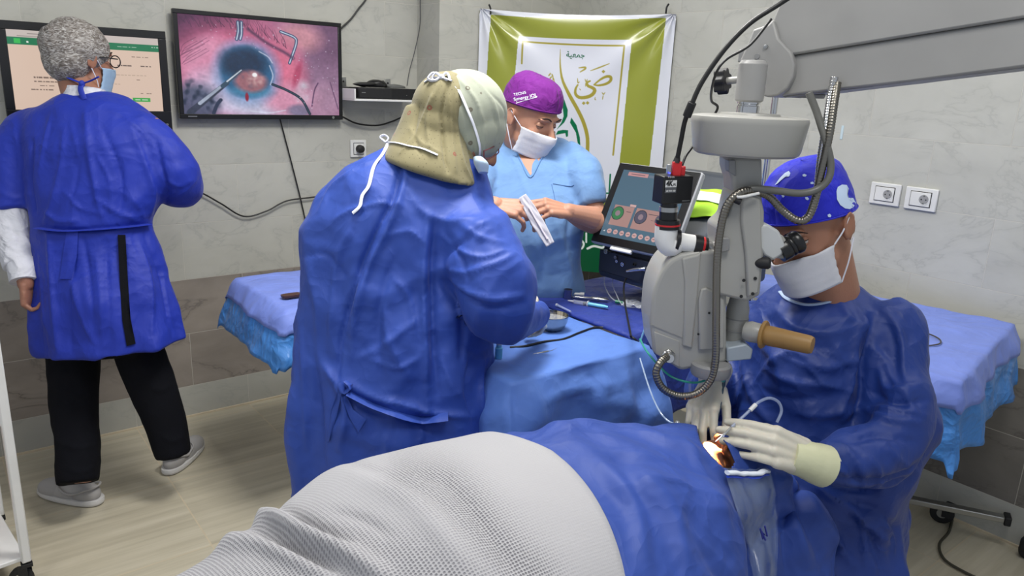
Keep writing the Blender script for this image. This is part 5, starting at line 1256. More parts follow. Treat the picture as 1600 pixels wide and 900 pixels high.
def decal_text(name, body, me_o, x, y, size, ang, mat, parent, off=.0012, squeeze=1.):
    c = bpy.data.curves.new('t', 'FONT'); c.body = body; c.size = 1; c.offset = .012
    o = bpy.data.objects.new('t', c); sc.collection.objects.link(o); dg = bpy.context.evaluated_depsgraph_get(); dg.update()
    me = bpy.data.meshes.new_from_object(o.evaluated_get(dg)); bpy.data.objects.remove(o)
    v = getv(me); ca, sa = math.cos(ang), math.sin(ang); pp = []
    for a, b, _ in v: a *= size*squeeze; b *= size; pp.append((x+a*ca+b*sa, y+a*sa-b*ca))
    h = hit(me_o.data, pp); last = None; out = []
    for p in h:
        if p is None: p = last if last is not None else np.zeros(3)
        last = p; out.append(p+unit(CO-p)*off)
    setv(me, np.array(out)); return link(name, me, mat, parent, smooth=False)

# ------------------------------------------------------------------ bed, patient and covers
BX0, BX1, BY, BZ = -.62, 1.02, .78, .735
def wm(x): return np.interp(x, [-9, .86, 1.02, 9], [.30, .30, .125, .115])         # half width of what carries the sheets
def wb(x): return np.interp(x, [-.7, 0, .3, .45, .8, .93, 1.02, 1.12, 1.22, 1.30], [.14, .20, .25, .30, .275, .22, .13, .115, .105, .06])
def tz(x): return np.interp(x, [-.75, -.6, -.3, .0, .22, .34, .46, .60, .78, .92, 1.00, 1.08, 1.16, 1.25, 1.32], [.80, .90, .86, .88, .90, .935, .985, .985, .970, .955, .942, .932, .918, .895, .80])
bt = thing('operating_bed', 'white padded operating bed under the patient', 'bed', (.2, .78, 0))
MB().box((.14, BY, BZ-.05), (1.62, .56, .09)).build('mattress', simple('white_vinyl', (206, 206, 208), .5), bt, bevel=.025, seg=4)
MB().box((1.14, BY, .73), (.26, .20, .05)).build('head_rest', M_BLACKM, bt, bevel=.015, seg=3)
MB().box((.14, BY, .62), (1.5, .46, .05)).build('frame', M_WHITEP, bt, bevel=.006); MB().box((.15, BY, .34), (.22, .20, .52)).build('column', M_WHITEP, bt, bevel=.02)
MB().box((.15, BY, .05), (.9, .42, .07)).build('base', M_WHITEP, bt, bevel=.02); MB().box((1.03, BY, .66), (.12, .05, .03)).build('head_rest_bar', M_STEEL, bt)

pt = thing('person', 'patient lying on the bed under white blanket and blue drape with one eye lit', 'person', (.3, BY, BZ))
hp = Head((1.165, BY-.01, .818), (0.05, -.10, 1), (1, 0, 0), 1.0)
mb = MB(); hp.add(mb); hp.neck(mb, (.98, BY, .80), .055)
mb.loft([((.99, BY, .80), (0, .06, 0), (0, 0, .05)), ((.93, BY, .80), (0, .17, 0), (0, 0, .065)), ((.86, BY, .83), (0, .20, 0), (0, 0, .085)), ((.68, BY, .85), (0, .175, 0), (0, 0, .10)), ((.50, BY, .85), (0, .165, 0), (0, 0, .10)), ((.34, BY, .82), (0, .18, 0), (0, 0, .075))], 36, 30)
for q in (-1, 1):
    mb.tube([(.88, BY+q*.17, .81), (.62, BY+q*.215, .79), (.38, BY+q*.20, .79), (.28, BY+q*.16, .80)], [.05, .043, .034, .028], 16, res=20)
    mb.tube([(.36, BY+q*.085, .81), (.0, BY+q*.09, .80), (-.08, BY+q*.09, .80), (-.45, BY+q*.08, .79), (-.56, BY+q*.08, .80), (-.58, BY+q*.085, .86)], [.085, .065, .055, .042, .038, .03], 16, res=36)
    hand(mb, (.30, BY+q*.17, .79), (-1, 0, 0), (0, 0, 1), q > 0, [(15, 20, 15)]*4)
me = remesh(mb, .0045, 3); hp.sockets(me); link('body', me, M_SKIN_S, pt, sharp=0)
hp.eyes(pt, .25, M_SKIN_S)

def profile(x, extra, hang, swing, lift):
    """cross-section of a sheet over the body at x: (y, z) from far hem to near hem"""
    w, t, m = wb(x)+.01, tz(x)+extra, wm(x)+.012; zb_ = BZ+.012+extra
    half = []
    for a in np.linspace(0, math.pi/2, 18): half.append((w*math.sin(a), zb_+(t-zb_)*max(math.cos(a), 0)**.75))
    if m > w+.01: half.append(((w+m)/2+.004, zb_+.006)); half.append((m-.004, zb_+.002))
    half.append((max(m, w)+.006, zb_-.012))
    mm = max(m, w)
    for h in (.04, .1, .2, .3, .4, .5): half.append((mm+.012+swing*h, zb_-h))
    half = np.array(half)
    seg = np.concatenate([[0], np.cumsum(np.hypot(*np.diff(half, axis=0).T))])
    return half, seg
def sheet_over(name, x0, x1, nx, ns, extra, lens, seed, xend=None, amp=.01, tension=True, lift=0.):
    """lens(x) -> (far length, near length) of cloth measured over the surface from the ridge"""
    G = np.zeros((nx, ns, 3)); UV = np.zeros((nx, ns, 2)); xs = np.linspace(x0, x1, nx)
    for i, x in enumerate(xs):
        xr = min(x, 1.30); half, seg = profile(xr, extra, 0, .16, 0); lf, ln = lens(x); s = np.linspace(lf, -ln, ns)
        y = np.interp(np.abs(s), seg, half[:, 0])*np.sign(s); z = np.interp(np.abs(s), seg, half[:, 1])
        G[i, :, 0] = x; G[i, :, 1] = BY+y; G[i, :, 2] = z; UV[i, :, 0] = x; UV[i, :, 1] = s
    return G, UV
def grid_mesh(name, G, UV, mat, keep=None, solid=.002, opencol=None):
    a, b = G.shape[:2]; f = []
    for i in range(a-1):
        for j in range(b-1):
            if keep is None or keep[i, j]: f.append((i*b+j, (i+1)*b+j, (i+1)*b+j+1, i*b+j+1))
    me = bpy.data.meshes.new(name); me.from_pydata(G.reshape(-1, 3).tolist(), [], f)
    ul = me.uv_layers.new(name='UVMap'); li = np.empty(len(me.loops), int); me.loops.foreach_get('vertex_index', li)
    ul.data.foreach_set('uv', UV.reshape(-1, 2)[li].ravel())
    if opencol is not None:
        at = me.attributes.new('open', 'FLOAT', 'POINT'); at.data.foreach_set('value', opencol.ravel())
    o = link(name, me, mat, None, sharp=0, solid=solid)
    if solid: o.modifiers['solid'].offset = 0
    return o
# blue head drape
def dl(x):
    return (np.interp(x, [.5, .9, 1.05, 1.5], [.62, .66, .62, .6]), np.interp(x, [.5, .9, 1.0, 1.2, 1.5], [.62, .72, .74, .72, .7]))
G, UV = sheet_over('d', .50, 1.30, 260, 300, .012, dl, 1)
tail = []
for h in np.linspace(.006, .62, 90):                          # the part hanging at the head end
    R = G[-1].copy(); wgt = np.clip(h/.10, 0, 1); R[:, 0] += .012+.05*h+.010*wgt*np.sin(np.linspace(0, 22, 300)); R[:, 2] = np.minimum(R[:, 2], R[:, 2].max()-h) - h*.0; R[:, 1] = BY+(R[:, 1]-BY)*(1+.1*h); tail.append(R)
GT = np.array(tail); UT = np.zeros(GT.shape[:2]+(2,))
G = np.concatenate([G, GT]); UV = np.concatenate([UV, UT]); G = smoothG(G, 6)
nr = gnorm(G); q = np.stack([G[..., 0].ravel()*4+G[..., 1].ravel()*2, G[..., 1].ravel()*3, G[..., 2].ravel()*2.2], 1)
G[..., 2] -= .024*np.exp(-(((G[..., 0]-1.160)/.045)**2+((G[..., 1]-.800)/.04)**2))*(G[..., 2] > .85)
dis = .017*(facets(G.reshape(-1, 3), 4.2, .17).reshape(G.shape[:2])-.05)*np.clip((G[..., 0]-.74)/.08, 0, 1)*np.clip(np.hypot(G[..., 0]-1.15, G[..., 1]-.8)/.08-.3, 0, 1)+(.008*noise3(q)+.004*(np.clip(ridged(q*1.2+3), 0, 1)-.4)+.0035*(ridged(q*3.1+8)-.3)).reshape(G.shape[:2])
hangw = np.clip((.80-G[..., 2])/.15, 0, 1); dis = dis+hangw*.022*np.sin(G[..., 0]*26+noise3(q*.6+4).reshape(dis.shape)*4)
G = G+nr*dis[..., None]
G = pfold(G, [([(905, 655), (960, 690), (1060, 740), (1130, 790)], .009, 12), ([(985, 664), (1040, 690), (1110, 720)], .008, 9), ([(860, 680), (930, 720), (990, 800), (1010, 900)], .010, 14), ([(760, 668), (840, 664), (950, 668)], .006, 8),
              ([(1000, 740), (1050, 800), (1075, 900)], .010, 16), ([(1080, 720), (1120, 780), (1145, 900)], .009, 14), ([(1050, 680), (1075, 700), (1100, 760)], .006, 8), ([(1216, 745), (1232, 800), (1262, 880)], .014, 9), ([(1222, 740), (1262, 780), (1310, 850)], .016, 10), ([(1218, 760), (1226, 830), (1232, 900)], -.010, 8), ([(1250, 800), (1275, 850), (1290, 900)], -.010, 9)], nr)
px, py = pixG(G); cxp, cyp = (px[:-1, :-1]+px[1:, 1:])/2, (py[:-1, :-1]+py[1:, 1:])/2
front = (G[:-1, :-1, 2] > .86)
hole = inpoly(cxp, cyp, [(1087, 661), (1102, 661), (1122, 676), (1138, 698), (1148, 722), (1140, 736), (1124, 726), (1107, 708), (1094, 690)]) & front
kp = ~hole; vk = np.zeros(px.shape, bool)
for di in (0, 1):
    for dj in (0, 1): vk[di:di+kp.shape[0], dj:dj+kp.shape[1]] |= kp
HP = [(1087, 661), (1102, 661), (1122, 676), (1138, 698), (1148, 722), (1140, 736), (1124, 726), (1107, 708), (1094, 690)]
fix_ = vk & inpoly(px, py, HP) & (G[..., 2] > .86)
for i, j in zip(*np.where(fix_)):                       # tidy the cut edge of the opening
    best = None
    for a, b in zip(HP, HP[1:]+HP[:1]):
        a = np.array(a, float); b = np.array(b, float); t_ = np.clip(((px[i, j]-a[0])*(b-a)[0]+(py[i, j]-a[1])*(b-a)[1])/((b-a)@(b-a)), 0, 1); q_ = a+(b-a)*t_
        d_ = math.hypot(q_[0]-px[i, j], q_[1]-py[i, j])
        if best is None or d_ < best[0]: best = (d_, q_)
    G[i, j] = P(best[1][0], best[1][1], (G[i, j]-CO)@CF)
dr = grid_mesh('patient_drape', G, UV, M_DRAPE_D, ~hole)
tag(dr, 'large deep blue drape over the chest and head of the patient', 'drape')

# white cellular blanket
def bl_(x): return (.60, .60)
def edgeshape(G, UV):
    s = UV[..., 1]; u_ = (G[..., 0]-(-.75))/(.745+.75); sh = -.05*np.clip((-s+.02)/.25, 0, 1)-.05*np.clip((-s-.05)/.25, 0, 1)**2-.10*np.clip((s-.16)/.2, 0, 1)
    G[..., 0] += sh*np.clip(u_, 0, 1)**8
    return G
G, UV = sheet_over('b', -.75, .735, 330, 300, .028, bl_, 2)
G = smoothG(G, 8); G = edgeshape(G, UV); nr = gnorm(G)
q = np.stack([G[..., 0].ravel()*5, G[..., 1].ravel()*5, G[..., 2].ravel()*3], 1)
edge = np.clip((.735-UV[..., 0])/.025, 0, 1)
dis = (.004*noise3(q)+.0015*noise3(q*3+4)).reshape(G.shape[:2])+.009*np.sin(np.clip(edge, 0, 1)*np.pi/2)-.009
loose = np.clip((.62-UV[..., 0])/.25, 0, 1); dis = dis+loose*.005*noise3(q*np.array([.8, 1.6, 1])+7).reshape(dis.shape)
G = G+nr*dis[..., None]
G = pfold(G, [([(385, 818), (430, 812), (480, 842), (540, 868), (600, 902)], .026, 14), ([(420, 800), (455, 806), (500, 828), (545, 850)], -.014, 9), ([(150, 902), (230, 868), (330, 848), (385, 846)], .012, 12), ([(330, 858), (400, 852), (450, 870), (520, 905)], .014, 12),
              ([(400, 836), (460, 862), (520, 892)], -.014, 8), ([(560, 745), (640, 780), (690, 830), (740, 890)], .006, 20), ([(650, 742), (700, 760), (760, 830), (800, 890)], -.007, 13), ([(545, 722), (620, 752), (690, 790), (730, 840)], -.005, 9), ([(520, 800), (570, 815), (610, 840)], -.005, 8)], nr)
px, py = pixG(G)
op = np.zeros(px.shape)
for pts, w, h in (([(640, 742), (700, 760), (760, 830), (830, 905)], 46, 1), ([(655, 755), (740, 810), (800, 880)], 40, .8), ([(420, 830), (520, 840), (640, 880), (720, 920)], 60, .8), ([(200, 890), (330, 870), (480, 900)], 60, .8), ([(545, 720), (640, 752), (700, 790)], 10, .5)):
    d, q_ = curved(px, py, pts, 24); op = np.maximum(op, h*np.exp(-(d/w)**2))
op = np.maximum(op, np.clip((.42-UV[..., 0])/.12, 0, 1)*.8)
bk = grid_mesh('blanket', G, UV, knit_mat(), None, .004, np.clip(op, 0, 1))
tag(bk, 'white open-knit blanket covering the patient in the foreground', 'blanket')

# clear fluid pouch beside the head with its white and blue mouth strip
pf = thing('fluid_pouch', 'clear plastic fluid pouch hanging below the lit eye', 'pouch', Pz(1170, 800, .6))
rows = [((1134, 1204), 738), ((1141, 1210), 765), ((1152, 1213), 800), ((1163, 1215), 840), ((1173, 1213), 880), ((1182, 1214), 925)]
n = 30; Gf = np.zeros((40, n, 3)); rp_ = catmull([(a[0], a[1], y) for a, y in rows], 40)
base = hit(dr.data, [(a+(b-a)*j/(n-1), y) for a, b, y in rp_ for j in range(n)])
dmean = np.mean([(p-CO)@CF for p in base if p is not None])
for i, (a, b, y) in enumerate(rp_):
    for j in range(n):
        t = j/(n-1); p_ = base[i*n+j]; d_ = dmean if p_ is None else (p_-CO)@CF
        Gf[i, j] = P(a+(b-a)*t, y, d_-.022-.022*math.sin(math.pi*t))
for _ in range(12): Gf[1:-1, 1:-1] = (Gf[:-2, 1:-1]+Gf[2:, 1:-1]+Gf[1:-1, :-2]+Gf[1:-1, 2:])/4
qq = Gf.reshape(-1, 3)*22; Gf = Gf-YA*(.008*(ridged(qq)-.3)).reshape(40, n)[..., None]
Gb = Gf+YA*.012+V(0, 0, .002); M_POUCH = simple('clear_film', (160, 176, 204), .12, alpha=.22, spec=.9)
MB().grid(Gf).build('front_film', M_POUCH, pf, sharp=0, fix=False); MB().grid(Gb).build('back_film', M_POUCH, pf, sharp=0, fix=False)
MB().tube([Gf[0, j]+V(0, 0, .003)-YA*.006 for j in range(0, n, 3)], .006, 10, flat=.6, res=24).build('mouth_strip', simple('white_strip', (214, 220, 232), .4), pf)
MB().tube([Gf[1, j]-YA*.007 for j in range(0, n, 3)], .003, 8, flat=.6, res=24).build('blue_strip', simple('blue_strip', (40, 70, 190), .4), pf)
for pts in ([(1188, 826), (1192, 842), (1190, 830), (1196, 844)], [(1195, 822), (1199, 838), (1193, 834)]):
    MB().tube([Pp(x, y, MN, Gf[25, 20]-MN*.02) for x, y in pts], .0016, 6).build('blue_print', simple('blue_print_ink', (30, 40, 140), .5), pf)

# ------------------------------------------------------------------ the doctor in pale blue scrubs
DD = 2.62
dh = Head(P(829, 183, DD+.02), -.66*YA+.75*XA-.32*ZA, ZA*1+.04*XA, 1.11)
dp = thing('person', 'doctor in pale blue scrubs and purple cap holding a white packet', 'person', P(845, 450, DD)*[1, 1, 0])
mb = MB(); dh.add(mb); nb = P(832, 240, DD+.10); dh.neck(mb, nb, .054)
mb.loft([ring(803, 866, 222, DD+.13, .05), ring(772, 900, 250, DD+.11, .08), ring(768, 900, 330, DD+.02, .11), ring(775, 890, 440, DD+.09, .10), ring(775, 890, 520, DD+.13, .10)], 36, 30)
for s_ in (-1, 1):
    h0 = P(832+s_*30, 520, DD+.16); mb.tube([h0, h0*[1, 1, 0]+V(0, 0, .48), h0*[1, 1, 0]+V(0, 0, .09)], [.085, .055, .042], 16, res=16); mb.ellipsoid(h0*[1, 1, 0]-YA*.06+V(0, 0, .04), (.045, .045, .035))
ptube(mb, [(896, 262, DD+.08, 19), (914, 300, DD+.0, 18), (934, 345, DD-.06, 18), (915, 343, DD-.12, 18), (890, 331, DD-.22, 13)], res=22)
ptube(mb, [(768, 262, DD+.08, 19), (750, 300, DD, 18), (738, 345, DD-.08, 17), (752, 336, DD-.16, 15), (778, 322, DD-.26, 12)], res=22)
me1 = remesh(mb, .0045, 4); dh.sockets(me1)
hm = MB()
wl = P(892, 332, DD-.22); tl = hand(hm, wl, P(848, 322, DD-.27)-wl, ZA*.7-YA*.55-XA*.1, True, [(30, 45, 25), (38, 50, 30), (44, 52, 30), (48, 55, 30)], 1.0, (.35, .8, .35))
wr = P(768, 321, DD-.25); trr = hand(hm, wr, P(830, 330, DD-.28)-wr, ZA*.75-YA*.6, False, [(18, 28, 15), (26, 34, 20), (34, 40, 22), (42, 44, 25)], 1.06, (.45, .8, .3))
hm.tube([wl+(wl-P(848, 322, DD-.27))*.9, wl], [.038, .026], 16); hm.tube([wr-(P(830, 330, DD-.28)-wr)*.6, wr], [.034, .027], 16)
me2 = remesh(hm, .0022, 3)
merge_mesh('body', [me1, me2], M_SKIN_D, dp)
dh.eyes(dp, 1., M_SKIN_D, look=(-.1, -.5))
# tunic
mb = MB()
mb.loft([ring(800, 873, 210, DD+.13, .06, yr=214), ring(778, 893, 222, DD+.12, .08), ring(758, 909, 246, DD+.10, .10), ring(752, 918, 290, DD+.05, .125), ring(756, 915, 340, DD+.02, .14), ring(764, 908, 400, DD+.05, .14), ring(764, 910, 450, DD+.09, .14), ring(762, 910, 520, DD+.13, .14), ring(760, 910, 600, DD+.16, .14)], 48, 50)
ptube(mb, [(880, 238, DD+.10, 24), (902, 255, DD+.08, 28), (917, 290, DD-.02, 30), (924, 322, DD-.04, 26)], res=16)
ptube(mb, [(785, 238, DD+.10, 24), (762, 258, DD+.08, 28), (748, 295, DD-.02, 29), (742, 328, DD-.04, 26)], res=16)
tun = garment('scrub_top', mb, M_SCRUB, dp, .007, 5, [([(800, 240), (815, 280), (835, 330)], .004, .01), ([(905, 300), (890, 340), (885, 390)], -.006, .012), ([(860, 330), (880, 380), (895, 440)], .006, .014), ([(800, 350), (810, 400), (815, 450)], .006, .016), ([(870, 300), (900, 320), (925, 325)], .005, .012), ([(835, 350), (850, 400), (845, 450)], -.006, .014), ([(780, 270), (770, 300), (772, 330)], -.004, .01)], .005, 5, 3., .0012, facet=.009, wl=.16)
MB().tube(surf(tun, dense([(797, 208), (805, 232), (816, 255), (829, 277), (845, 250), (858, 232), (866, 216)], 5), .002), .0035, 8, flat=.5).build('neck_band', simple('scrub_band_blue', (96, 138, 190), .85), tun)
sk = decal('skin_opening', tun, [[(799, 214), (806, 233), (817, 255), (829, 274), (844, 248), (856, 231), (864, 217), (850, 208), (812, 206)]], M_SKIN_D, tun, .002)
sk['label'] = 'bare chest showing in the V neck'
MB().tube(surf(tun, dense([(864, 287), (890, 291), (897, 289)], 4), .0015), .0014, 6).build('chest_pocket_seam', simple('scrub_seam', (82, 118, 170), .9), tun)
MB().tube(surf(tun, dense([(862, 288), (866, 305), (868, 316)], 4), .0015), .0012, 6).build('chest_pocket_seam', bpy.data.materials['scrub_seam'], tun)
mb = MB()
for s_ in (-1, 1):
    h0 = P(832+s_*30, 500, DD+.16); mb.tube([h0, h0*[1, 1, 0]+V(0, 0, .48), h0*[1, 1, 0]+V(0, 0, .07)], [.10, .078, .07], 20, res=16)
garment('scrub_trousers', mb, M_SCRUB, dp, .012, 4, (), .006, 6, 1.)
for s_ in (-1, 1):
    c = P(832+s_*30, 520, DD+.16)*[1, 1, 0]; MB().loft([(c+V(0, 0, .005), CR*.045, YA*.12, 2.4), (c+V(0, 0, .03), CR*.047, YA*.125, 2.4), (c+V(0, 0, .06)+YA*.01, CR*.04, YA*.09), (c+V(0, 0, .08)+YA*.02, CR*.03, YA*.06)], 28, 14).build('shoe', M_WHITEP, dp)
# cap
def capmesh(H, zlow, zfun, k=1.06, top=.128, n=56, m=26, puff=.004, back=0.):
    G = []
    for i in range(m+1):
        t = i/m; row = []
        for j in range(n):
            a = 2*math.pi*j/n; ca, sa = math.cos(a), math.sin(a)   # ca -> forward
            zl = zfun(ca); el = t*math.pi/2; z = zl+(top-zl)*math.sin(el); r = math.cos(el)**.62 if el < 1.5 else 0
            bulge = 1+puff*12*math.sin(el*2)*.5
            row.append(H.L(.0775*k*sa*r*bulge, (-.012-back*t)+.0975*k*ca*r*bulge, z))
        G.append(row+[row[0]])
    return np.array(G)
g = capmesh(dh, 0, lambda c: .034+.010*c, 1.07, .132)
cm = MB().grid(g); me = cm.mesh('cap'); o = link('cap', me, M_PURPLE, dp, sharp=0, solid=.002); crumple(me, .0035, 16, 3., (1, 1, 1), .0015)
o.name = 'surgical_cap'; dcap = o
MB().tube([dh.L(.0775*1.075*math.sin(a), -.012+.0975*1.075*math.cos(a), .034+.010*math.cos(a)+.004) for a in np.linspace(0, 2*math.pi, 50)], .0026, 8, flat=.7).build('cap_band', M_PURPLE, dcap)
for k_, (tx, yy, sz_) in enumerate((('TECNIS', 150, 6.), ('Synergy IOL', 158, 7.5))): decal_text('cap_lettering', tx, dcap, 803, yy, sz_, -.20, M_TIE, dcap, squeeze=1.0)
decal('cap_line', dcap, [[(806, 160.5), (839, 151), (839, 152.3), (806, 162)]], M_TIE, dcap)
# face mask
def facemask(H, par, z0=-.022, z1=-.112, mat=None, w=.068, loops=True):
    G = []; bo = [c for c in par.children if c.name.startswith('body')][0]; me = bo.data
    bv = BVHTree.FromPolygons([tuple(x) for x in getv(me)], [tuple(p.vertices) for p in me.polygons])
    def front(x, z):
        o_ = H.L(x, .25, z); h = bv.ray_cast(Vector(o_), Vector(-H.y)); return -1 if h[0] is None else ((np.array(h[0])-H.c)@H.y)/H.k
    for i in range(17):
        t = i/16; z = z0+(z1-z0)*t; row = []
        for j in range(25):
            u_ = j/24*2-1; fwd = .107+.017*math.exp(-(u_/.28)**2)*math.exp(-((t-.15)/.35)**2)-.075*abs(u_)**2.4-.016*t*t
            if t < .12: fwd -= .006*(1-t/.12)
            x_ = w*u_*(1-.10*t); z_ = z+.004*u_*u_; f_ = max(front(x_, z_), front(x_*.97, z_+.004), front(x_*.97, z_-.004)); fwd = max(fwd, f_+.0045) if f_ > .0 and abs(u_) < .97 else fwd
            row.append(H.L(w*u_*(1-.10*t), fwd+.0012*math.sin(t*28), z+.004*u_*u_))
        G.append(row)
    G = np.array(G); H_ = G.copy()
    for _ in range(3): G[1:-1, 1:-1] = .5*G[1:-1, 1:-1]+.125*(G[:-2, 1:-1]+G[2:, 1:-1]+G[1:-1, :-2]+G[1:-1, 2:])
    o = MB().grid(G).build('face_mask', mat or M_MASK, par, sharp=0, solid=.0018, fix=False)
    if loops:
        for j, q in ((0, -1), (24, 1)):
            for i, ez in ((0, .016), (16, -.030)):
                MB().tube([G[i, j], (G[i, j]+H.L(q*.080, -.012, ez))/2+H.x*q*.006, H.L(q*.083, -.018, ez)], .0016*H.k, 6, res=14).build('ear_loop', M_TIE, o)
    return o
facemask(dh, dp, -.024, -.108)
# the packet he holds
a, b = P(816, 306, DD-.275), P(860, 382, DD-.31); d = unit(b-a); sd_ = unit(np.cross(d, YA)); nn_ = np.cross(d, sd_)
A, B = np.meshgrid(np.linspace(0, 1, 40), np.linspace(-1, 1, 12), indexing='ij')
G = a+A[..., None]*(b-a)+B[..., None]*sd_*(.013+.006*np.sin(A*3))[..., None]+nn_*(.005*noise3(np.stack([A.ravel()*6, B.ravel()*2, A.ravel()*0], 1)).reshape(A.shape))[..., None]
pk = thing('packet', 'long white sterile packet held between the doctor\'s hands', 'packet', a)
MB().grid(G).build('wrapper', simple('white_film', (206, 204, 214), .3, alpha=.85), pk, sharp=0, solid=.002, fix=False)
MB().cyl(a+(b-a)*.25+nn_*.003, a+(b-a)*.9+nn_*.003, .003).build('contents', simple('pale_lilac_tube', (206, 198, 210), .4), pk)

# ------------------------------------------------------------------ the woman in hijab and blue gown
WD = 1.95
wp = thing('person', 'woman in patterned hijab and blue gown bending over the instrument table', 'person', P(610, 600, WD)*[1, 1, 0])
wh = Head(P(728, 200, WD), .80*XA-.12*YA-.52*ZA, ZA+.5*XA, 1.0)
mb = MB(); wh.add(mb); wh.neck(mb, P(668, 262, WD+.02), .052)
mb.loft([ring(640, 705, 255, WD+.02, .06), ring(565, 735, 280, WD+.02, .10), ring(520, 740, 350, WD+.02, .12), ring(510, 730, 480, WD+.03, .12), ring(505, 725, 620, WD+.05, .14), ring(520, 715, 700, WD+.07, .13)], 32, 30)
for s_ in (-1, 1):
    h0 = P(612+s_*44, 700, WD+.08); g0 = h0*[1, 1, 0]; mb.tube([h0, g0+V(0, 0, .40), g0+V(0, 0, .09)], [.085, .052, .04], 16, res=16); mb.ellipsoid(g0+CR*.06+V(0, 0, .04), (.09, .045, .035), np.array([unit(CR*[1, 1, 0]), unit(YA), ZA]))
ptube(mb, [(735, 335, 1.86, 26), (775, 430, 1.82, 24), (795, 495, 1.86, 22), (822, 492, 2.0, 17), (838, 489, 2.08, 13)], res=24)
ptube(mb, [(700, 300, 2.12, 22), (740, 380, 2.2, 22), (770, 450, 2.22, 20), (800, 470, 2.25, 15)], res=20)
me1 = remesh(mb, .0055, 3); wh.sockets(me1); link('body', me1, M_SKIN_S, wp, sharp=0)
wh.eyes(wp, .9, M_SKIN_S, brow=False)
hm = MB(); wr = P(838, 489, 2.08); hand(hm, wr, P(850, 512, 2.16)-wr, ZA*.6+XA*.6, False, [(35, 50, 30), (42, 52, 30), (46, 54, 30), (50, 55, 30)], .72, (.4, .8, .3)); hm.tube([wr-(P(850, 512, 2.16)-wr)*.8, wr], [.024, .021], 12)
gl = link('glove', remesh(hm, .0022, 2), M_GLOVE, wp, sharp=0)
hm = MB(); wl = P(800, 470, 2.25); hand(hm, wl, V(.2, -.1, -.1), ZA, True, [(25, 30, 20)]*4, .9); link('glove', remesh(hm, .0025, 2), M_GLOVE, wp, sharp=0)
# gown
mb = MB()
def flw(t, a): return 1+.055*np.clip((.62-t)/.6, 0, 1)*np.sin(a*7+1)+.03*np.clip((.6-t)/.6, 0, 1)*np.sin(a*12)
mb.loft([ring(444, 770, 985, 2.10, .22), ring(452, 772, 860, 2.06, .21), ring(461, 770, 740, 2.03, .20), ring(457, 774, 650, 2.01, .20), ring(458, 768, 560, 1.99, .19), ring(465, 770, 480, 1.97, .175), ring(473, 768, 410, 1.96, .165), ring(481, 775, 350, 1.95, .16), ring(501, 772, 300, 1.95, .15), ring(545, 760, 258, 1.95, .12), ring(596, 730, 232, 1.95, .09), ring(622, 705, 222, 1.96, .065)], 64, 90, flute=flw)
ptube(mb, [(715, 330, 1.90, 46), (748, 380, 1.86, 60), (770, 430, 1.82, 66), (780, 478, 1.82, 60), (790, 505, 1.86, 42), (815, 500, 1.96, 34), (836, 492, 2.05, 22)], 28, res=36)
ptube(mb, [(700, 290, 2.08, 40), (740, 370, 2.16, 40), (768, 440, 2.2, 34), (795, 466, 2.24, 22)], res=24)
WS = [([(498, 330), (520, 290), (560, 262), (600, 246)], .006, .007), ([(520, 345), (545, 330), (590, 318), (630, 322)], .006, .006), ([(470, 400), (500, 396), (520, 405), (540, 430)], -.006, .007), ([(600, 370), (640, 362), (662, 380)], .005, .006), ([(688, 365), (720, 392), (752, 402), (790, 392)], .007, .006), ([(700, 372), (722, 405), (735, 440)], -.006, .006), ([(560, 420), (556, 480), (548, 560)], .006, .007), ([(612, 430), (640, 470), (650, 540)], .005, .007), ([(575, 560), (620, 575), (655, 560)], .006, .006), ([(470, 520), (475, 600), (480, 700)], .006, .008), ([(690, 560), (705, 600), (735, 640)], .007, .007), ([(720, 540), (745, 552), (770, 545)], -.007, .006), ([(600, 680), (605, 700), (600, 720)], .006, .008), ([(650, 660), (660, 680), (650, 700)], .006, .007),
      ([(632, 225), (618, 300), (590, 360), (560, 430), (535, 520), (525, 600)], -.014, .010), ([(640, 232), (626, 305), (600, 365), (572, 430), (548, 520)], .012, .014),
      ([(668, 340), (662, 420), (664, 520), (668, 640)], .012, .012), ([(680, 350), (676, 420), (678, 520), (684, 620)], -.013, .012),
      ([(690, 440), (715, 480), (722, 520), (720, 560)], -.014, .011), ([(700, 430), (730, 455), (770, 468), (815, 462)], .010, .010), ([(705, 445), (740, 470), (775, 482), (820, 474)], -.008, .008),
      ([(690, 420), (730, 425), (780, 410), (805, 395)], .007, .009), ([(720, 350), (750, 370), (790, 380)], .006, .009), ([(695, 400), (720, 380), (760, 350)], -.006, .009),
      ([(540, 600), (600, 625), (680, 645), (740, 652)], .012, .012), ([(545, 625), (610, 652), (690, 660)], -.010, .010), ([(505, 570), (525, 600), (540, 640), (530, 700)], .012, .012), ([(515, 540), (520, 480), (530, 400), (560, 340)], .008, .014),
      ([(490, 560), (500, 640), (505, 720)], -.010, .012), ([(480, 420), (495, 480), (498, 560)], .006, .014), ([(600, 480), (610, 540), (640, 590)], .008, .014), ([(560, 560), (600, 540), (650, 500)], .006, .012),
      ([(640, 300), (660, 330), (700, 345), (740, 340)], .006, .012), ([(580, 300), (560, 340), (540, 400)], -.006, .010), ([(620, 400), (600, 450), (590, 520), (600, 600)], -.007, .014), ([(735, 560), (730, 610), (740, 660)], -.010, .012), ([(755, 555), (752, 610), (758, 660)], .008, .010)]
wg = garment('surgical_gown', mb, M_GOWN_C, wp, .0068, 7, WS, .0060, 4.6, 12., .0045, facet=.015, wl=.19)
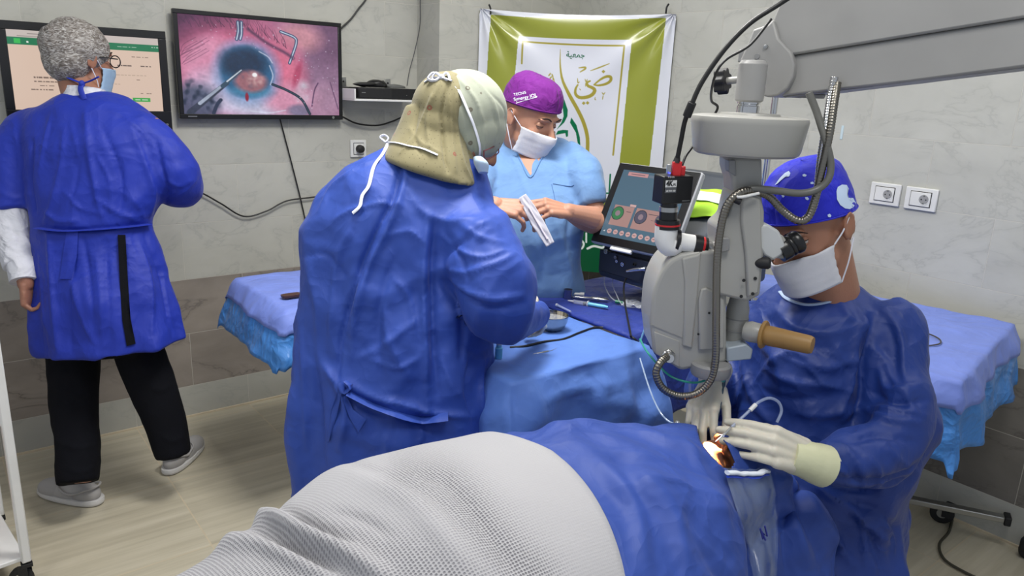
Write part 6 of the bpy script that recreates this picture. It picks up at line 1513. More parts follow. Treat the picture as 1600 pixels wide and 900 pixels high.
# back ties and neck tape
tw = surf(wg, [(603, 222)], .008)[0]
MB().tube([tw, tw+CD*-.012-CR*.014, tw+CD*-.018-CR*.004, tw+CD*-.010+CR*.006, tw], [.005]*5, 8, flat=.5, res=20).build('bow_loop', M_TIE, wg)
ribbon('hanging_tie', wg, [(606, 224), (598, 240), (584, 260), (576, 290), (566, 305), (562, 322), (551, 333)], .0048, M_TIE, wg, .004)
ribbon('belt_knot', wg, [(532, 598), (538, 612), (548, 604), (540, 596)], .010, M_GOWN_C, wg, .006)
bpix = [[(538, 612), (552, 640), (572, 655), (560, 676), (545, 650), (536, 625)], [(534, 614), (526, 650), (514, 690), (508, 690), (518, 640), (528, 610)]]
for b_ in bpix: decal('belt_end', wg, [b_], M_GOWN_C, wg, .006)
ribbon('waist_belt', wg, [(545, 612), (590, 634), (650, 652), (700, 648)], .024, M_GOWN_C, wg, .003, th=.10)
# head cloth: sage hood around the face, beige patterned scarf behind
M_SCARF = None
def scarf_mat(name, base, dark, dots, flower):
    m, nt, b = newmat(name); L = nt.links.new; tc = N(nt, 'ShaderNodeTexCoord')
    vo = N(nt, 'ShaderNodeTexVoronoi', i_Scale=110., i_Randomness=.25); L(tc.outputs['Object'], vo.inputs['Vector'])
    r1 = ramp(nt, [(0, (1, 1, 1)), (.16, (1, 1, 1)), (.2, (0, 0, 0))]); L(vo.outputs['Distance'], r1.inputs['Fac'])
    v2 = N(nt, 'ShaderNodeTexVoronoi', i_Scale=21., i_Randomness=.9); L(tc.outputs['Object'], v2.inputs['Vector'])
    r2 = ramp(nt, [(0, (0, 0, 0)), (.055, (0, 0, 0)), (.07, (1, 1, 1)), (.125, (1, 1, 1)), (.145, (0, 0, 0))]); L(v2.outputs['Distance'], r2.inputs['Fac'])
    nz = N(nt, 'ShaderNodeTexNoise', i_Scale=7., i_Detail=3.); L(tc.outputs['Object'], nz.inputs['Vector'])
    rb = ramp(nt, [(.35, tuple(lin(base)*.88)), (.65, tuple(lin(base)))]); L(nz.outputs['Fac'], rb.inputs['Fac'])
    a = N(nt, 'ShaderNodeMix', data_type='RGBA'); s1 = N(nt, 'ShaderNodeMath', operation='MULTIPLY', i_1=dots); L(r1.outputs[0], s1.inputs[0]); L(s1.outputs[0], a.inputs['Factor']); L(rb.outputs[0], a.inputs['A']); a.inputs['B'].default_value = tuple(lin(dark))+(1,)
    c = N(nt, 'ShaderNodeMix', data_type='RGBA'); s2 = N(nt, 'ShaderNodeMath', operation='MULTIPLY', i_1=.8); L(r2.outputs[0], s2.inputs[0]); L(s2.outputs[0], c.inputs['Factor']); L(a.outputs['Result'], c.inputs['A']); c.inputs['B'].default_value = tuple(lin(flower))+(1,)
    L(c.outputs['Result'], b.inputs['Base Color']); b.inputs['Roughness'].default_value = .85; b.inputs['Sheen Weight'].default_value = .15
    n2 = N(nt, 'ShaderNodeTexNoise', i_Scale=500., i_Detail=2.); L(tc.outputs['Object'], n2.inputs['Vector']); bp = N(nt, 'ShaderNodeBump', i_Strength=.25, i_Distance=.001); L(n2.outputs['Fac'], bp.inputs['Height']); L(bp.outputs[0], b.inputs['Normal'])
    return m
M_SC1 = scarf_mat('beige_dotted_scarf', (132, 124, 90), (84, 76, 52), .7, (136, 60, 50)); M_SC2 = scarf_mat('sage_scarf', (160, 165, 148), (140, 142, 120), .3, (92, 80, 66))
def pell(mb, x, y, d, rx, ry, rz, ang=0.):
    ca, sa = math.cos(ang), math.sin(ang); X = CR*ca+CD*sa; Y = -CR*sa+CD*ca
    k_ = d/F_PX; mb.ellipsoid(P(x, y, d), (rx*k_, ry*k_, rz), np.array([X, Y, np.cross(X, Y)]), 40, 28)
mb = MB(); pell(mb, 727, 176, WD, 67, 66, .098, .5); pell(mb, 742, 200, WD, 50, 55, .082, .3)
sg = [([(730, 115), (765, 150), (778, 190), (775, 225)], .004, .006), ([(715, 120), (745, 160), (757, 210), (756, 250)], .005, .006), ([(700, 130), (725, 170), (738, 220), (740, 260)], -.005, .006), ([(770, 175), (778, 205), (770, 235)], -.004, .005), ([(745, 130), (785, 165), (790, 200)], -.003, .005)]
hd1 = garment('hijab_hood', mb, M_SC2, wp, .004, 3, sg, .002, 9, 4., .0008, label='sage hood around the face')
# opening at the face: the face is carried in front of the hood edge
mb = MB(); pell(mb, 702, 172, WD, 58, 60, .103, .35); pell(mb, 690, 205, WD+.0, 50, 62, .10, .35)
mb.loft([ring(636, 760, 165, WD, .085, 2.2), ring(622, 738, 200, WD, .10, 2.2), ring(607, 743, 230, WD-.01, .135, 2.2, yr=248), ring(606, 748, 246, WD-.02, .135, 2.2, yr=274), ring(640, 746, 262, WD-.05, .09, 2.2, yr=288)], 48, 30)
sg = [([(690, 125), (668, 170), (650, 210), (625, 240)], .005, .007), ([(700, 130), (690, 180), (695, 240), (700, 268)], -.010, .006), ([(715, 135), (712, 190), (722, 250), (738, 285)], .007, .007), ([(725, 150), (728, 200), (738, 262)], -.006, .006), ([(675, 150), (668, 200), (675, 245)], .006, .008), ([(655, 165), (648, 205), (656, 240)], -.006, .007), ([(702, 150), (706, 210), (712, 268)], .005, .005), ([(640, 200), (660, 225), (690, 240)], .004, .008)]
hd2 = garment('hijab_scarf', mb, M_SC1, wp, .004, 3, sg, .004, 7, 9., .0012, label='beige dotted scarf with red flowers')
ribbon('neck_tie', hd2, [(606, 222), (620, 223), (640, 228), (660, 232), (684, 242)], .0042, M_TIE, wg, .004)
ribbon('mask_tie', hd2, [(664, 128), (676, 122), (690, 121), (706, 126)], .0065, M_TIE, wp, .003)
ribbon('mask_tie', hd1, [(700, 123), (716, 140), (730, 170), (742, 200), (750, 230), (748, 250)], .0042, M_TIE, wp, .003)
kn_ = surf(hd2, [(690, 120)], .006)[0]
for s_, l_ in ((-1, .034), (1, .020), (-1, .024)): MB().tube([kn_, kn_+CR*s_*l_*.6-CD*.010, kn_+CR*s_*l_+CD*.004, kn_+CR*s_*l_*.6+CD*.010, kn_], [.004, .006, .006, .006, .004], 10, flat=.5, res=24).build('tie_bow', M_TIE, wp)
MB().ellipsoid(kn_, (.008, .007, .007), np.array([CR, CD, CF])).build('tie_knot', M_TIE, wp)
# face sliver, mask and glasses
mb = MB(); mb.tube([P(751, 240, WD-.085), P(757, 262, WD-.075)], [.016, .012], 14); 
MB().loft([(P(747, 246, WD-.09), CR*.012, CF*.02), (P(752, 256, WD-.092), CR*.018, CF*.03), (P(755, 270, WD-.088), CR*.012, CF*.02)], 20, 14).build('face_mask', simple('pale_blue_mask', (176, 196, 216), .8), wp)
G_ = [P(756, 236, WD-.10), P(766, 232, WD-.06), P(776, 228, WD-.02), P(779, 238, WD-.01), P(768, 246, WD-.05), P(757, 247, WD-.09)]
MB().tube(G_+[G_[0]], .0016, 8, res=40).build('glasses', simple('dark_red_frame', (96, 34, 40), .3), wp)

# ------------------------------------------------------------------ the surgeon
SD = 1.60
sh_ = Head(P(1262, 352, 1.545), -.72*XA-.56*YA-.34*ZA, ZA-.30*XA-.05*YA, 1.02)
sp_ = thing('person', 'seated surgeon in deep blue gown and whale cap looking into the microscope', 'person', SQ)
mb = MB(); sh_.add(mb); sh_.neck(mb, P(1290, 468, 1.64), .062)
mb.loft([ring(1245, 1335, 462, 1.64, .06), ring(1190, 1395, 490, 1.66, .11), ring(1190, 1400, 560, 1.70, .13), ring(1200, 1370, 680, 1.74, .11), ring(1215, 1350, 790, 1.78, .11)], 32, 30)
ptube(mb, [(1392, 505, 1.60, 40), (1412, 600, 1.53, 36), (1400, 690, 1.47, 34), (1345, 713, 1.44, 24), (1300, 718, 1.41, 15)], res=26)
ptube(mb, [(1205, 505, 1.80, 34), (1150, 570, 1.78, 30), (1122, 610, 1.72, 24), (1112, 600, 1.60, 16)], res=22)
hipc = P(1300, 800, 1.8)
for s_, kx in ((-1, 1), (1, 1)):
    hp_ = V(1.66, .81-s_*.09, .56); kn2 = V(1.32, .80-s_*.20, .53); ft = V(1.30, .80-s_*.22, .06)
    mb.tube([hp_, kn2, kn2*[1, 1, 0]+V(.0, 0, .30), ft], [.070, .060, .050, .04], 16, res=24); mb.ellipsoid(ft+V(-.06, 0, -.02), (.10, .04, .035))
me1 = remesh(mb, .005, 3); sh_.sockets(me1); link('body', me1, M_SKIN_S, sp_, sharp=0)
sh_.eyes(sp_, .45, M_SKIN_S)
# gown: torso, sleeves and lap
mb = MB()
mb.loft([ring(1190, 1396, 1010, 1.66, .21), ring(1185, 1398, 900, 1.68, .21), ring(1175, 1398, 835, 1.68, .20), ring(1160, 1396, 775, 1.68, .17), ring(1148, 1415, 700, 1.68, .19), ring(1146, 1440, 620, 1.68, .175), ring(1152, 1432, 560, 1.67, .165), ring(1168, 1415, 510, 1.66, .15), ring(1190, 1385, 478, 1.65, .125), ring(1215, 1352, 458, 1.645, .085, yr=452), ring(1228, 1338, 449, 1.64, .07, yr=443)], 64, 90, flute=lambda t, a: 1+.05*np.clip((.35-t)/.3, 0, 1)*np.sin(a*8+2)+.025*np.clip((.45-t)/.3, 0, 1)*np.sin(a*13))
ptube(mb, [(1375, 490, 1.62, 46), (1402, 530, 1.58, 52), (1408, 590, 1.53, 46), (1410, 650, 1.49, 46), (1386, 700, 1.46, 48), (1340, 718, 1.43, 46), (1308, 723, 1.41, 39), (1290, 726, 1.393, 32), (1266, 722, 1.378, 25)], 28, res=44)
ptube(mb, [(1200, 490, 1.76, 44), (1160, 550, 1.78, 46), (1128, 600, 1.74, 44), (1112, 606, 1.66, 34), (1110, 600, 1.60, 25)], 26, res=30)
mb.loft([(V(1.74, .80, .55), V(0, .17, 0), V(0, 0, .13), 2.6), (V(1.55, .80, .57), V(0, .20, 0), V(0, 0, .12), 2.6), (V(1.38, .80, .56), V(0, .25, 0), V(0, 0, .10), 2.6), (V(1.27, .80, .52), V(0, .24, 0), V(0, 0, .10), 2.6)], 40, 20)
SS = [([(1180, 600), (1200, 570), (1230, 548), (1262, 556)], .008, .006), ([(1225, 560), (1262, 575), (1290, 600), (1330, 612)], .007, .005), ([(1195, 560), (1235, 545), (1300, 560), (1350, 600)], -.005, .006), ([(1170, 590), (1150, 630), (1145, 665)], .008, .006), ([(1340, 480), (1352, 520), (1345, 560)], .008, .006), ([(1385, 500), (1400, 540), (1398, 590)], -.007, .006), ([(1358, 540), (1380, 560), (1400, 600), (1430, 640)], .007, .006), ([(1310, 660), (1345, 640), (1390, 638), (1450, 650)], .008, .006), ([(1285, 690), (1320, 700), (1345, 730), (1352, 760)], .007, .006), ([(1380, 690), (1400, 715), (1425, 735)], .007, .006), ([(1300, 745), (1350, 752), (1400, 745), (1435, 725)], -.010, .007), ([(1245, 765), (1275, 790), (1300, 830), (1312, 870)], .012, .008), ([(1215, 720), (1235, 770), (1250, 830)], .010, .007), ([(1330, 790), (1350, 830), (1352, 880)], .010, .007), ([(1370, 800), (1390, 830), (1395, 870)], .008, .007),
      ([(1380, 480), (1405, 520), (1412, 580), (1425, 640)], .007, .010), ([(1365, 500), (1350, 560), (1345, 620), (1330, 670)], -.016, .011), ([(1350, 490), (1335, 550), (1330, 600), (1310, 650)], .010, .012), ([(1370, 560), (1390, 610), (1440, 600)], .008, .009), ([(1355, 610), (1400, 630), (1450, 625)], -.008, .008),
      ([(1350, 640), (1390, 655), (1440, 660)], .008, .009), ([(1330, 690), (1370, 680), (1430, 690)], -.008, .009), ([(1270, 700), (1300, 725), (1330, 750)], .006, .008), ([(1300, 700), (1320, 720), (1350, 765)], -.006, .008), ([(1340, 700), (1370, 730), (1380, 770)], .006, .008),
      ([(1210, 480), (1240, 510), (1290, 520), (1350, 510)], .007, .011), ([(1200, 500), (1240, 535), (1300, 545)], -.006, .010), ([(1250, 560), (1290, 575), (1340, 560)], .007, .010), ([(1200, 580), (1250, 600), (1320, 600)], .008, .012), ([(1190, 610), (1240, 625), (1300, 620)], -.006, .010),
      ([(1230, 640), (1280, 650), (1330, 640)], .006, .011), ([(1310, 470), (1330, 500), (1360, 515)], .006, .009), ([(1190, 540), (1215, 570), (1220, 620)], .006, .010), ([(1160, 570), (1175, 620), (1200, 660)], .008, .010),
      ([(1250, 770), (1290, 820), (1330, 880)], .014, .014), ([(1280, 760), (1330, 800), (1390, 850)], .012, .012), ([(1230, 780), (1260, 850), (1280, 900)], -.012, .013), ([(1320, 780), (1370, 800), (1405, 830)], -.010, .010), ([(1300, 760), (1360, 765), (1430, 745)], -.012, .010), ([(1310, 785), (1360, 840), (1380, 895)], -.010, .012)]
sg_ = garment('surgical_gown', mb, M_GOWN_S, sp_, .0065, 6, SS, .0070, 5.2, 31., .0050, facet=.017, wl=.17, mask=lambda v: np.clip(np.linalg.norm(v-P(1262, 720, 1.38), axis=1)/.09-.35, 0, 1))
cl_ = [sh_.L(0, 0, 0)]
ncp = surf(sg_, dense([(1219, 456), (1232, 468), (1262, 476), (1300, 470), (1326, 455), (1330, 440)], 4), .001)
MB().tube(ncp, .0050, 8, flat=.6).build('neck_band', simple('pale_neck_band', (176, 196, 226), .8), sg_)
# hands
hm = MB(); wl = P(1272, 721, 1.372); tip = P(1140, 694, 1.33)
hand(hm, wl, P(1203, 695, 1.345)-wl, -YA*.78+ZA*.5+XA*.1, True, [(28, 26, 12), (27, 25, 12), (26, 24, 10), (25, 22, 10)], 1.02, (.22, .95, .40), .01)
gm = remesh(hm, .0022, 3); gl1 = link('glove', gm, M_GLOVE, sp_, sharp=0)
MB().tube([P(1234, 712, 1.366), P(1246, 716, 1.367), P(1260, 719, 1.372), P(1272, 723, 1.377), P(1287, 728, 1.384)], [.0305, .0315, .0345, .0375, .0400], 28, res=16, corr=.012, pitch=.006).build('glove_cuff', simple('yellowish_latex_cuff', (206, 206, 170), .45, bump=.4, bscale=70), gl1)
hm = MB(); wr = P(1112, 598, 1.56)
hand(hm, wr, P(1099, 634, 1.51)-wr, -YA*.75+ZA*.2-XA*.55, False, [(30, 22, 14), (20, 26, 16), (20, 32, 20), (24, 42, 25)], .95, (.35, .85, .45), .04)
hm.tube([wr+(wr-P(1099, 634, 1.51))*.7, wr], [.034, .029], 18)
gl2 = link('glove', remesh(hm, .0022, 3), M_GLOVE, sp_, sharp=0)
# cap with whales
g = capmesh(sh_, 0, lambda c: .020+.020*c, 1.07, .130, back=.010)
me = MB().grid(g).mesh('surgical_cap'); scap = link('surgical_cap', me, fabric('royal_blue_printed_cotton', (34, 40, 196), .6, .3, 14), sp_, sharp=0, solid=.002); crumple(me, .003, 14, 8., (1, 1, 1), .0012)
C8 = lambda pts: [(1180+a/3.913, 250+b/3.913) for a, b in pts]
M_WH = simple('pale_blue_print', (204, 224, 250), .6)
for pl_ in [C8([(497, 190), (505, 165), (530, 150), (560, 152), (572, 175), (566, 205), (574, 240), (590, 255), (585, 238), (600, 232), (606, 245), (616, 262), (604, 285), (580, 300), (550, 296), (520, 275), (500, 240)]), C8([(120, 152), (150, 110), (180, 80), (205, 66), (215, 80), (208, 100), (185, 104), (160, 122), (135, 145)]),
      C8([(288, 90), (300, 84), (315, 92), (308, 102), (292, 100)]), C8([(338, 135), (352, 132), (360, 142), (350, 148), (338, 146)]), C8([(305, 228), (320, 226), (330, 238), (322, 246), (308, 240)]), C8([(442, 335), (456, 328), (466, 340), (460, 350), (446, 348)]), C8([(160, 216), (172, 212), (180, 222), (170, 230)]), C8([(370, 262), (380, 262), (384, 275), (374, 280)]), C8([(455, 92), (470, 92), (474, 106), (462, 112)])]: decal('whale_print', scap, [pl_], M_WH, scap, .0022)
facemask(sh_, sp_, -.030, -.118, w=.070)
MB().tube([sh_.L(x, -.012+.0975*1.05*math.cos(a), .022+.02*math.cos(a)) if False else sh_.L(.0775*1.065*math.sin(a), -.012-.0+.0975*1.07*math.cos(a), .020+.020*math.cos(a)+.002) for a in np.linspace(0, 2*math.pi, 50) for x in (0,)], .0022, 8, flat=.7).build('cap_band', bpy.data.materials['royal_blue_printed_cotton'], scap)
for q in (): MB().ellipsoid(sh_.L(q*.0685, .012, .004), (.008, .012, .024), sh_.R).build('sideburn', M_HAIR, sp_)
# instruments in the hands
t = thing('phaco_handpiece', 'slim dark handpiece with green cord held in the upper glove', 'instrument', P(1112, 640, 1.43))
a, b = P(1129, 606, 1.53), P(1115, 672, 1.465); d = unit(b-a); L = np.linalg.norm(b-a)
MB().lathe([(.003, -.03), (.0045, 0), (.005, L*.4), (.0045, L*.7), (.0035, L*.85), (.0018, L*.95), (.0012, L+.006)], a, d, 20).build('body', simple('dark_teal_handpiece', (40, 70, 90), .3), t)
MB().lathe([(.0028, L*.82), (.0022, L*.96), (.0009, L+.016)], a, d, 16).build('tip', M_CHROME, t)
MB().tube([a-d*.03, P(1130, 596, 1.47), P(1118, 590, 1.45), P(1085, 598, 1.47), P(1052, 590, 1.50), P(1030, 572, 1.52), P(1010, 548, 1.6), P(1000, 530, 1.75)], .0022, 8, res=80).build('green_cord', simple('sea_green_cord', (40, 150, 130), .4), t)
t = thing('irrigation_handpiece', 'clear looped tube with coupling held by the lower glove', 'tubing', P(1170, 655, 1.38))
MB().tube([P(x, y, 1.365+.0004*(x-1120)) for x, y in [(1142, 668), (1160, 652), (1175, 638), (1186, 628), (1202, 622), (1216, 628), (1221, 642), (1214, 660)]], .0028, 10, res=60).build('clear_tube', simple('milky_clear_tube', (170, 184, 216), .15, alpha=.45), t)
MB().tube([P(1172, 641, 1.386), P(1181, 632, 1.389)], .0042, 12).build('coupling', M_WHITEP, t)
MB().tube([P(1143, 667, 1.365), P(1128, 682, 1.352), P(1118, 690, 1.348)], [.0022, .0015, .0008], 10).build('cannula', M_CHROME, t)
tag(MB().tube([P(1000, 560, 1.70), P(1014, 605, 1.60), P(1028, 638, 1.50), P(1042, 656, 1.47), P(1058, 664, 1.455)], .0018, 8, res=50).build('clear_tube', simple('thin_clear_tube', (190, 210, 235), .1, alpha=.6)), 'thin clear tube falling from the tray onto the patient drape', 'tube')
tag(MB().lathe([(.004, 0), (.005, .004), (.003, .008)], P(1058, 664, 1.452), (.3, .2, 1), 14).build('tube_end', M_GLASSC), 'small clear droplet-like tube end on the patient drape', 'connector')

# ------------------------------------------------------------------ the man at the wall computer
LD = 2.62
f0 = .5*(Pz(112, 770, 0)+Pz(285, 722, 0))
lp_ = thing('person', 'man in hair net and royal blue gown with his back turned at the wall computer', 'person', f0)
lf = unit(YA*.9+XA*.35+0*ZA)
lf = unit(V(.12, 1, 0)); lf = unit(YA*.80+XA*.42)
lh = Head(P(126, 92, LD), unit(lf+V(0, 0, -.02)), ZA, 1.03)
mb = MB(); lh.add(mb); lh.neck(mb, P(133, 158, LD), .058)
mb.loft([ring(100, 166, 152, LD, .06), ring(50, 220, 185, LD, .10), ring(58, 228, 260, LD+.01, .115), ring(70, 222, 345, LD+.01, .11), ring(70, 230, 430, LD+.02, .125), ring(80, 232, 500, LD+.03, .12)], 32, 30)
ptube(mb, [(48, 190, LD, 24), (20, 260, LD+.02, 21), (22, 330, LD+.0, 16), (28, 380, LD-.04, 13), (36, 430, LD-.075, 11)], res=24)
ptube(mb, [(225, 195, LD, 24), (262, 250, LD+.03, 21), (280, 300, LD+.10, 18), (262, 290, LD+.26, 15), (245, 275, LD+.34, 12)], res=22)
FL, FR = Pz(112, 772, 0), Pz(280, 726, 0)
kl, kr = P(112, 640, LD+.06), P(245, 640, LD+.18)
ptube(mb, [(118, 500, LD+.03, 32), (116, 570, LD+.05, 29), (117, 640, LD+.05, 24), (122, 700, LD+.03, 21), (123, 755, LD+.0, 18)], 20, res=24)
ptube(mb, [(205, 500, LD+.05, 32), (224, 565, LD+.09, 28), (245, 620, LD+.12, 24), (262, 670, LD+.14, 20), (272, 712, LD+.15, 17)], 20, res=24)
me1 = remesh(mb, .0055, 3); hm = MB(); wr = P(39, 440, LD-.085)
hand(hm, wr, P(44, 478, LD-.07)-wr, -XA*.9-YA*.15, True, [(40, 55, 35), (45, 58, 35), (48, 60, 35), (50, 60, 35)], .93, (.25, .9, .3))
hm.tube([P(33, 410, LD-.07), wr], [.028, .024], 14); me2 = remesh(hm, .0025, 2)
hm = MB(); wr2 = P(245, 275, LD+.34); hand(hm, wr2, V(-.3, .6, .1), ZA, False, [(20, 25, 15)]*4, .93); me3 = remesh(hm, .003, 2)
merge_mesh('body', [me1, me2, me3], M_SKIN_L, lp_)
lh.eyes(lp_, .4, M_SKIN_L)
# trousers
mb = MB(); 
mb.loft([ring(84, 232, 470, LD+.02, .13), ring(80, 232, 520, LD+.03, .13), ring(84, 228, 545, LD+.04, .12)], 32, 10)
ptube(mb, [(118, 500, LD+.03, 38), (116, 570, LD+.05, 37), (117, 640, LD+.05, 34), (122, 700, LD+.03, 32), (123, 755, LD+.0, 30)], 26, res=30)
ptube(mb, [(205, 500, LD+.05, 38), (224, 565, LD+.09, 36), (245, 620, LD+.12, 33), (262, 670, LD+.14, 29), (272, 712, LD+.15, 26)], 26, res=30)
TS = [([(95, 610), (120, 618), (140, 612)], .004, .010), ([(90, 690), (120, 700), (150, 695)], .005, .010), ([(230, 600), (250, 610), (270, 600)], .004, .010), ([(252, 680), (270, 690), (285, 682)], .005, .010), ([(100, 730), (125, 738), (148, 730)], .005, .008)]
garment('trousers', mb, M_TROU, lp_, .008, 4, TS, .004, 8, 2., .0025)
# shoes
def clog(c, yaw, par):
    f = V(math.cos(yaw), math.sin(yaw), 0); r = V(-math.sin(yaw), math.cos(yaw), 0); S = lambda a, b, z: c+f*a+r*b+V(0, 0, z)
    MB().loft([(S(.02, 0, .004), f*.138, r*.046, 2.5), (S(.02, 0, .012), f*.142, r*.049, 2.5), (S(.02, 0, .024), f*.141, r*.048, 2.5)], 40, 8).build('sole', simple('white_sole', (212, 210, 208), .5) if 'white_sole' not in bpy.data.materials else bpy.data.materials['white_sole'], par)
    mb = MB(); mb.ellipsoid(S(.085, 0, .030), (.074, .045, .038), np.array([f, r, ZA])); mb.ellipsoid(S(.02, 0, .030), (.085, .044, .040), np.array([f, r, ZA]))
    mb.ellipsoid(S(-.05, 0, .040), (.062, .040, .040), np.array([f, r, ZA]))
    g_ = remesh(mb, .004, 3); v = getv(g_); v[:, 2] = np.maximum(v[:, 2], .022); setv(g_, v)
    o = link('slipper', g_, simple('grey_slipper_felt', (168, 165, 163), .85) if 'grey_slipper_felt' not in bpy.data.materials else bpy.data.materials['grey_slipper_felt'], par, sharp=0)
    MB().tube([S(-.02, -.042, .045), S(.035, -.036, .062), S(.05, 0, .072), S(.035, .036, .062), S(-.02, .042, .045), S(-.09, .030, .072), S(-.108, 0, .075), S(-.09, -.030, .072), S(-.02, -.042, .045)], .004, 8, res=50).build('rim', bpy.data.materials['grey_slipper_felt'], par)
al = math.atan2(*(unit(Pz(60, 765, 0)-Pz(140, 782, 0))[[1, 0]])); ar = math.atan2(*(unit(Pz(312, 695, 0)-Pz(270, 735, 0))[[1, 0]]))
clog(Pz(118, 780, 0), al, lp_); clog(Pz(284, 722, 0), ar, lp_)
# white shirt sleeve and collar
mb = MB(); ptube(mb, [(20, 320, LD+.01, 27), (24, 370, LD-.02, 27), (33, 418, LD-.06, 25)], 24, res=16)
garment('shirt_sleeve', mb, M_WHITEC, lp_, .005, 3, [([(5, 350), (30, 360), (52, 350)], .004, .007), ([(8, 380), (30, 392), (52, 382)], .004, .007), ([(12, 340), (30, 375), (44, 400)], -.004, .007)], .004, 14, 1., .003)
mb = MB(); ptube(mb, [(34, 408, LD-.06, 22), (38, 440, LD-.08, 20)], 24, res=8); mb.build('shirt_cuff', M_WHITEC, lp_)
mb = MB(); mb.tube([P(133, 138, LD-.005), P(133, 162, LD)], [.063, .074], 28); mb.build('shirt_collar', M_WHITEC, lp_)
# gown
mb = MB()
mb.loft([ring(66, 284, 546, LD+.03, .165, yr=534, e=2.2), ring(62, 276, 500, LD+.03, .16, yr=490), ring(60, 262, 450, LD+.02, .155, yr=445), ring(57, 245, 400, LD+.02, .145, yr=396), ring(58, 232, 360, LD+.01, .135, yr=352), ring(56, 240, 335, LD+.01, .14, yr=328), ring(48, 260, 290, LD+.01, .145, yr=285), ring(45, 256, 240, LD, .14), ring(44, 240, 200, LD, .13, yr=196), ring(50, 224, 174, LD, .115), ring(76, 200, 156, LD, .09), ring(104, 166, 143, LD, .07)], 64, 80, flute=lambda t, a: 1+.05*np.clip((.4-t)/.4, 0, 1)*np.sin(a*9+.6)+.02*np.clip((.4-t)/.4, 0, 1)*np.sin(a*15))
ptube(mb, [(66, 190, LD, 28), (38, 208, LD, 33), (23, 250, LD+.01, 37), (20, 300, LD+.01, 38), (24, 334, LD+.0, 34)], 26, res=26)
ptube(mb, [(206, 192, LD, 28), (236, 216, LD+.01, 33), (265, 255, LD+.03, 38), (278, 285, LD+.08, 36), (266, 290, LD+.18, 32), (250, 280, LD+.26, 26)], 26, res=30)
LS = [([(80, 175), (70, 220), (60, 270)], .006, .007), ([(110, 190), (120, 240), (112, 300)], .005, .007), ([(170, 170), (205, 190), (240, 230)], .006, .007), ([(150, 240), (170, 280), (175, 330)], .006, .007), ([(100, 300), (125, 325), (160, 335)], .006, .006), ([(190, 300), (215, 320), (225, 340)], .006, .006), ([(62, 400), (66, 470), (74, 560)], .006, .007), ([(150, 400), (156, 460), (160, 540)], .006, .008), ([(118, 400), (110, 470), (112, 550)], -.006, .007), ([(255, 430), (262, 480), (274, 530)], .006, .007),
      ([(133, 170), (138, 230), (150, 300), (160, 345)], .008, .012), ([(160, 200), (185, 260), (190, 310), (180, 345)], -.010, .013), ([(100, 200), (95, 260), (80, 320), (70, 345)], .007, .012), ([(50, 220), (48, 280), (55, 330)], -.014, .009), ([(244, 220), (252, 260), (262, 300), (258, 330)], -.012, .009), ([(205, 200), (225, 250), (240, 300), (235, 335)], .009, .014),
      ([(120, 220), (118, 280), (105, 330)], -.006, .012), ([(60, 352), (100, 360), (150, 358), (230, 350)], -.012, .006), ([(75, 365), (80, 430), (85, 500), (90, 550)], .010, .011), ([(105, 370), (112, 440), (130, 500), (150, 540)], .009, .012), ([(130, 370), (140, 440), (145, 510)], -.008, .010), ([(215, 370), (235, 440), (238, 520)], .010, .010), ([(225, 365), (250, 430), (262, 500)], -.008, .009), ([(165, 375), (168, 440), (172, 530)], -.007, .010), ([(150, 310), (180, 330), (215, 345)], .008, .008), ([(70, 330), (90, 345), (120, 345)], .008, .008), ([(0, 300), (25, 310), (50, 300)], .005, .009), ([(255, 280), (280, 290), (305, 280)], .005, .009), ([(20, 200), (30, 240), (28, 290)], .005, .010)]
lg = garment('surgical_gown', mb, M_GOWN_L, lp_, .0075, 14, LS, .0050, 4.2, 55., .0030, facet=.010, wl=.20)
ribbon('waist_belt', lg, [(60, 356), (100, 360), (150, 358), (200, 354), (232, 350)], .020, M_GOWN_L, lg, .003, th=.12)
sl = decal('back_slit', lg, [[(184, 367), (196, 367), (200, 440), (204, 500), (212, 537), (198, 541), (191, 500), (187, 440)]], M_TROU, lg, .005); sl['label'] = 'dark trousers showing through the open back slit'
decal('belt_end', lg, [[(104, 362), (122, 362), (120, 400), (112, 436), (93, 436), (98, 400)]], M_GOWN_L, lg, .007)
for pts in ([(100, 118), (112, 124), (128, 130)], [(154, 120), (142, 126), (128, 131)]): MB().tube([P(x, y, LD-.068) for x, y in pts], .0075, 8, flat=.4, res=12).build('neck_tie', M_GOWN_L, lg)
MB().tube([P(128, 128, LD-.072), P(126, 140, LD-.078), P(132, 156, LD-.08)], .010, 8, flat=.4, res=12).build('neck_tie_end', M_GOWN_L, lg)
MB().ellipsoid(P(128, 131, LD-.074), (.010, .008, .012)).build('tie_knot', M_GOWN_L, lg)
# hair net
def net_mat():
    m, nt, b = newmat('crinkled_hair_net'); L = nt.links.new; tc = N(nt, 'ShaderNodeTexCoord')
    wv = N(nt, 'ShaderNodeTexNoise', i_Scale=38., i_Detail=5., i_Distortion=2.5); mp = N(nt, 'ShaderNodeVectorMath', operation='MULTIPLY'); mp.inputs[1].default_value = (1, 1, 2.6); L(tc.outputs['Object'], mp.inputs[0]); L(mp.outputs[0], wv.inputs['Vector'])
    r = ramp(nt, [(.38, tuple(lin((92, 84, 79)))), (.5, tuple(lin((128, 122, 117)))), (.64, tuple(lin((180, 177, 174))))]); L(wv.outputs['Fac'], r.inputs['Fac']); L(r.outputs[0], b.inputs['Base Color'])
    bp = N(nt, 'ShaderNodeBump', i_Strength=.7, i_Distance=.004); L(wv.outputs['Fac'], bp.inputs['Height']); L(bp.outputs[0], b.inputs['Normal']); b.inputs['Roughness'].default_value = .6
    return m
mb = MB(); mb.ellipsoid(lh.L(0, -.018, .038), (.094, .112, .096), lh.R, 48, 32); mb.ellipsoid(lh.L(0, -.050, -.002), (.085, .070, .080), lh.R, 40, 28)
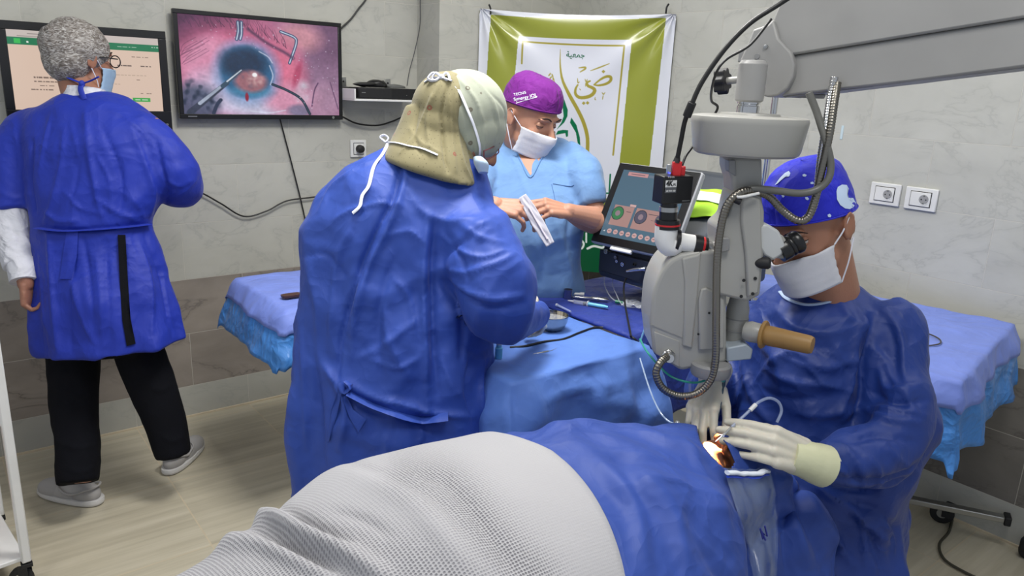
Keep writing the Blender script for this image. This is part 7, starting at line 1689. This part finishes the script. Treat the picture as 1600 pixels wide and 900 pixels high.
hn = garment('hair_net', mb, net_mat(), lp_, .004, 3, (), .003, 18, 2., .0025)
MB().tube([lh.L(.09*math.sin(a), -.022+.105*math.cos(a), -.030+.045*math.cos(a)) for a in np.linspace(.5, 2*math.pi-.5, 50)], .0035, 8).build('elastic_band', M_BLACKM, hn) if False else None
gm_ = [lh.L(.078, -.01, .006), lh.L(.080, .03, .008), lh.L(.074, .085, .006)]
gs = MB().tube(gm_, .0022, 8, res=12).build('glasses', M_BLACKM, lp_)
for q in (-1, 1): MB().tube([lh.L(q*.038+.028*math.cos(a), .100, -.002+.020*math.sin(a)) for a in np.linspace(0, 2*math.pi, 28)], .002, 8).build('lens_rim', M_BLACKM, gs)
facemask(lh, lp_, -.030, -.112, mat=simple('light_blue_mask', (150, 178, 206), .8))

# ------------------------------------------------------------------ aim of the microscope's lamp
_f = [h_ for h_ in hit([c for c in pt.children if c.name.startswith('body')][0].data, [(1112, 694)]) if h_ is not None]
EYE_P = _f[0] if _f else Pz(1112, 692, .90)
SPOT.location = V(q1(1112, 560, -.035)[0], q1(1112, 560, -.035)[1], q1(1112, 572, .035)[2]-.014)
SPOT.rotation_euler = (Vector(EYE_P)-SPOT.location).to_track_quat('-Z', 'Y').to_euler()

# ------------------------------------------------------------------ lettering on the banner
M_GRN = simple('dark_green_print', (20, 112, 72), .3)
decal_text('lettering', '\uFE94\uFEF4\uFECC\uFEE4\uFE9F', BAN, 884.5, 89, 12.5, .04, M_GRN, BAN.parent, squeeze=.92)

# ------------------------------------------------------------------ leg wear hidden from the photograph's side
mb = MB()
for s_ in (-1, 1):
    kn2 = V(1.32, .80-s_*.20, .53); ft = V(1.30, .80-s_*.22, .06); mb.tube([V(1.60, .81-s_*.10, .55), kn2, kn2*[1, 1, 0]+V(0, 0, .30), ft+V(0, 0, .02)], [.088, .086, .078, .070], 22, res=26)
    clog(V(ft[0]-.05, ft[1], 0), math.pi, sp_)
garment('scrub_trousers', mb, M_TROU, sp_, .010, 4, (), .004, 6, 2.)
for s_ in (-1, 1):
    g0 = P(612+s_*44, 700, WD+.08)*[1, 1, 0]; clog(g0+CR*[.05, .05, 0], math.atan2(CR[1], CR[0]), wp)
mb = MB()
for s_ in (-1, 1):
    g0 = P(612+s_*44, 700, WD+.08)*[1, 1, 0]; mb.tube([g0+V(0, 0, .60), g0+V(0, 0, .30), g0+V(0, 0, .08)], [.085, .075, .068], 22, res=16)
garment('trousers', mb, M_TROU, wp, .010, 4, (), .004, 6, 4.)
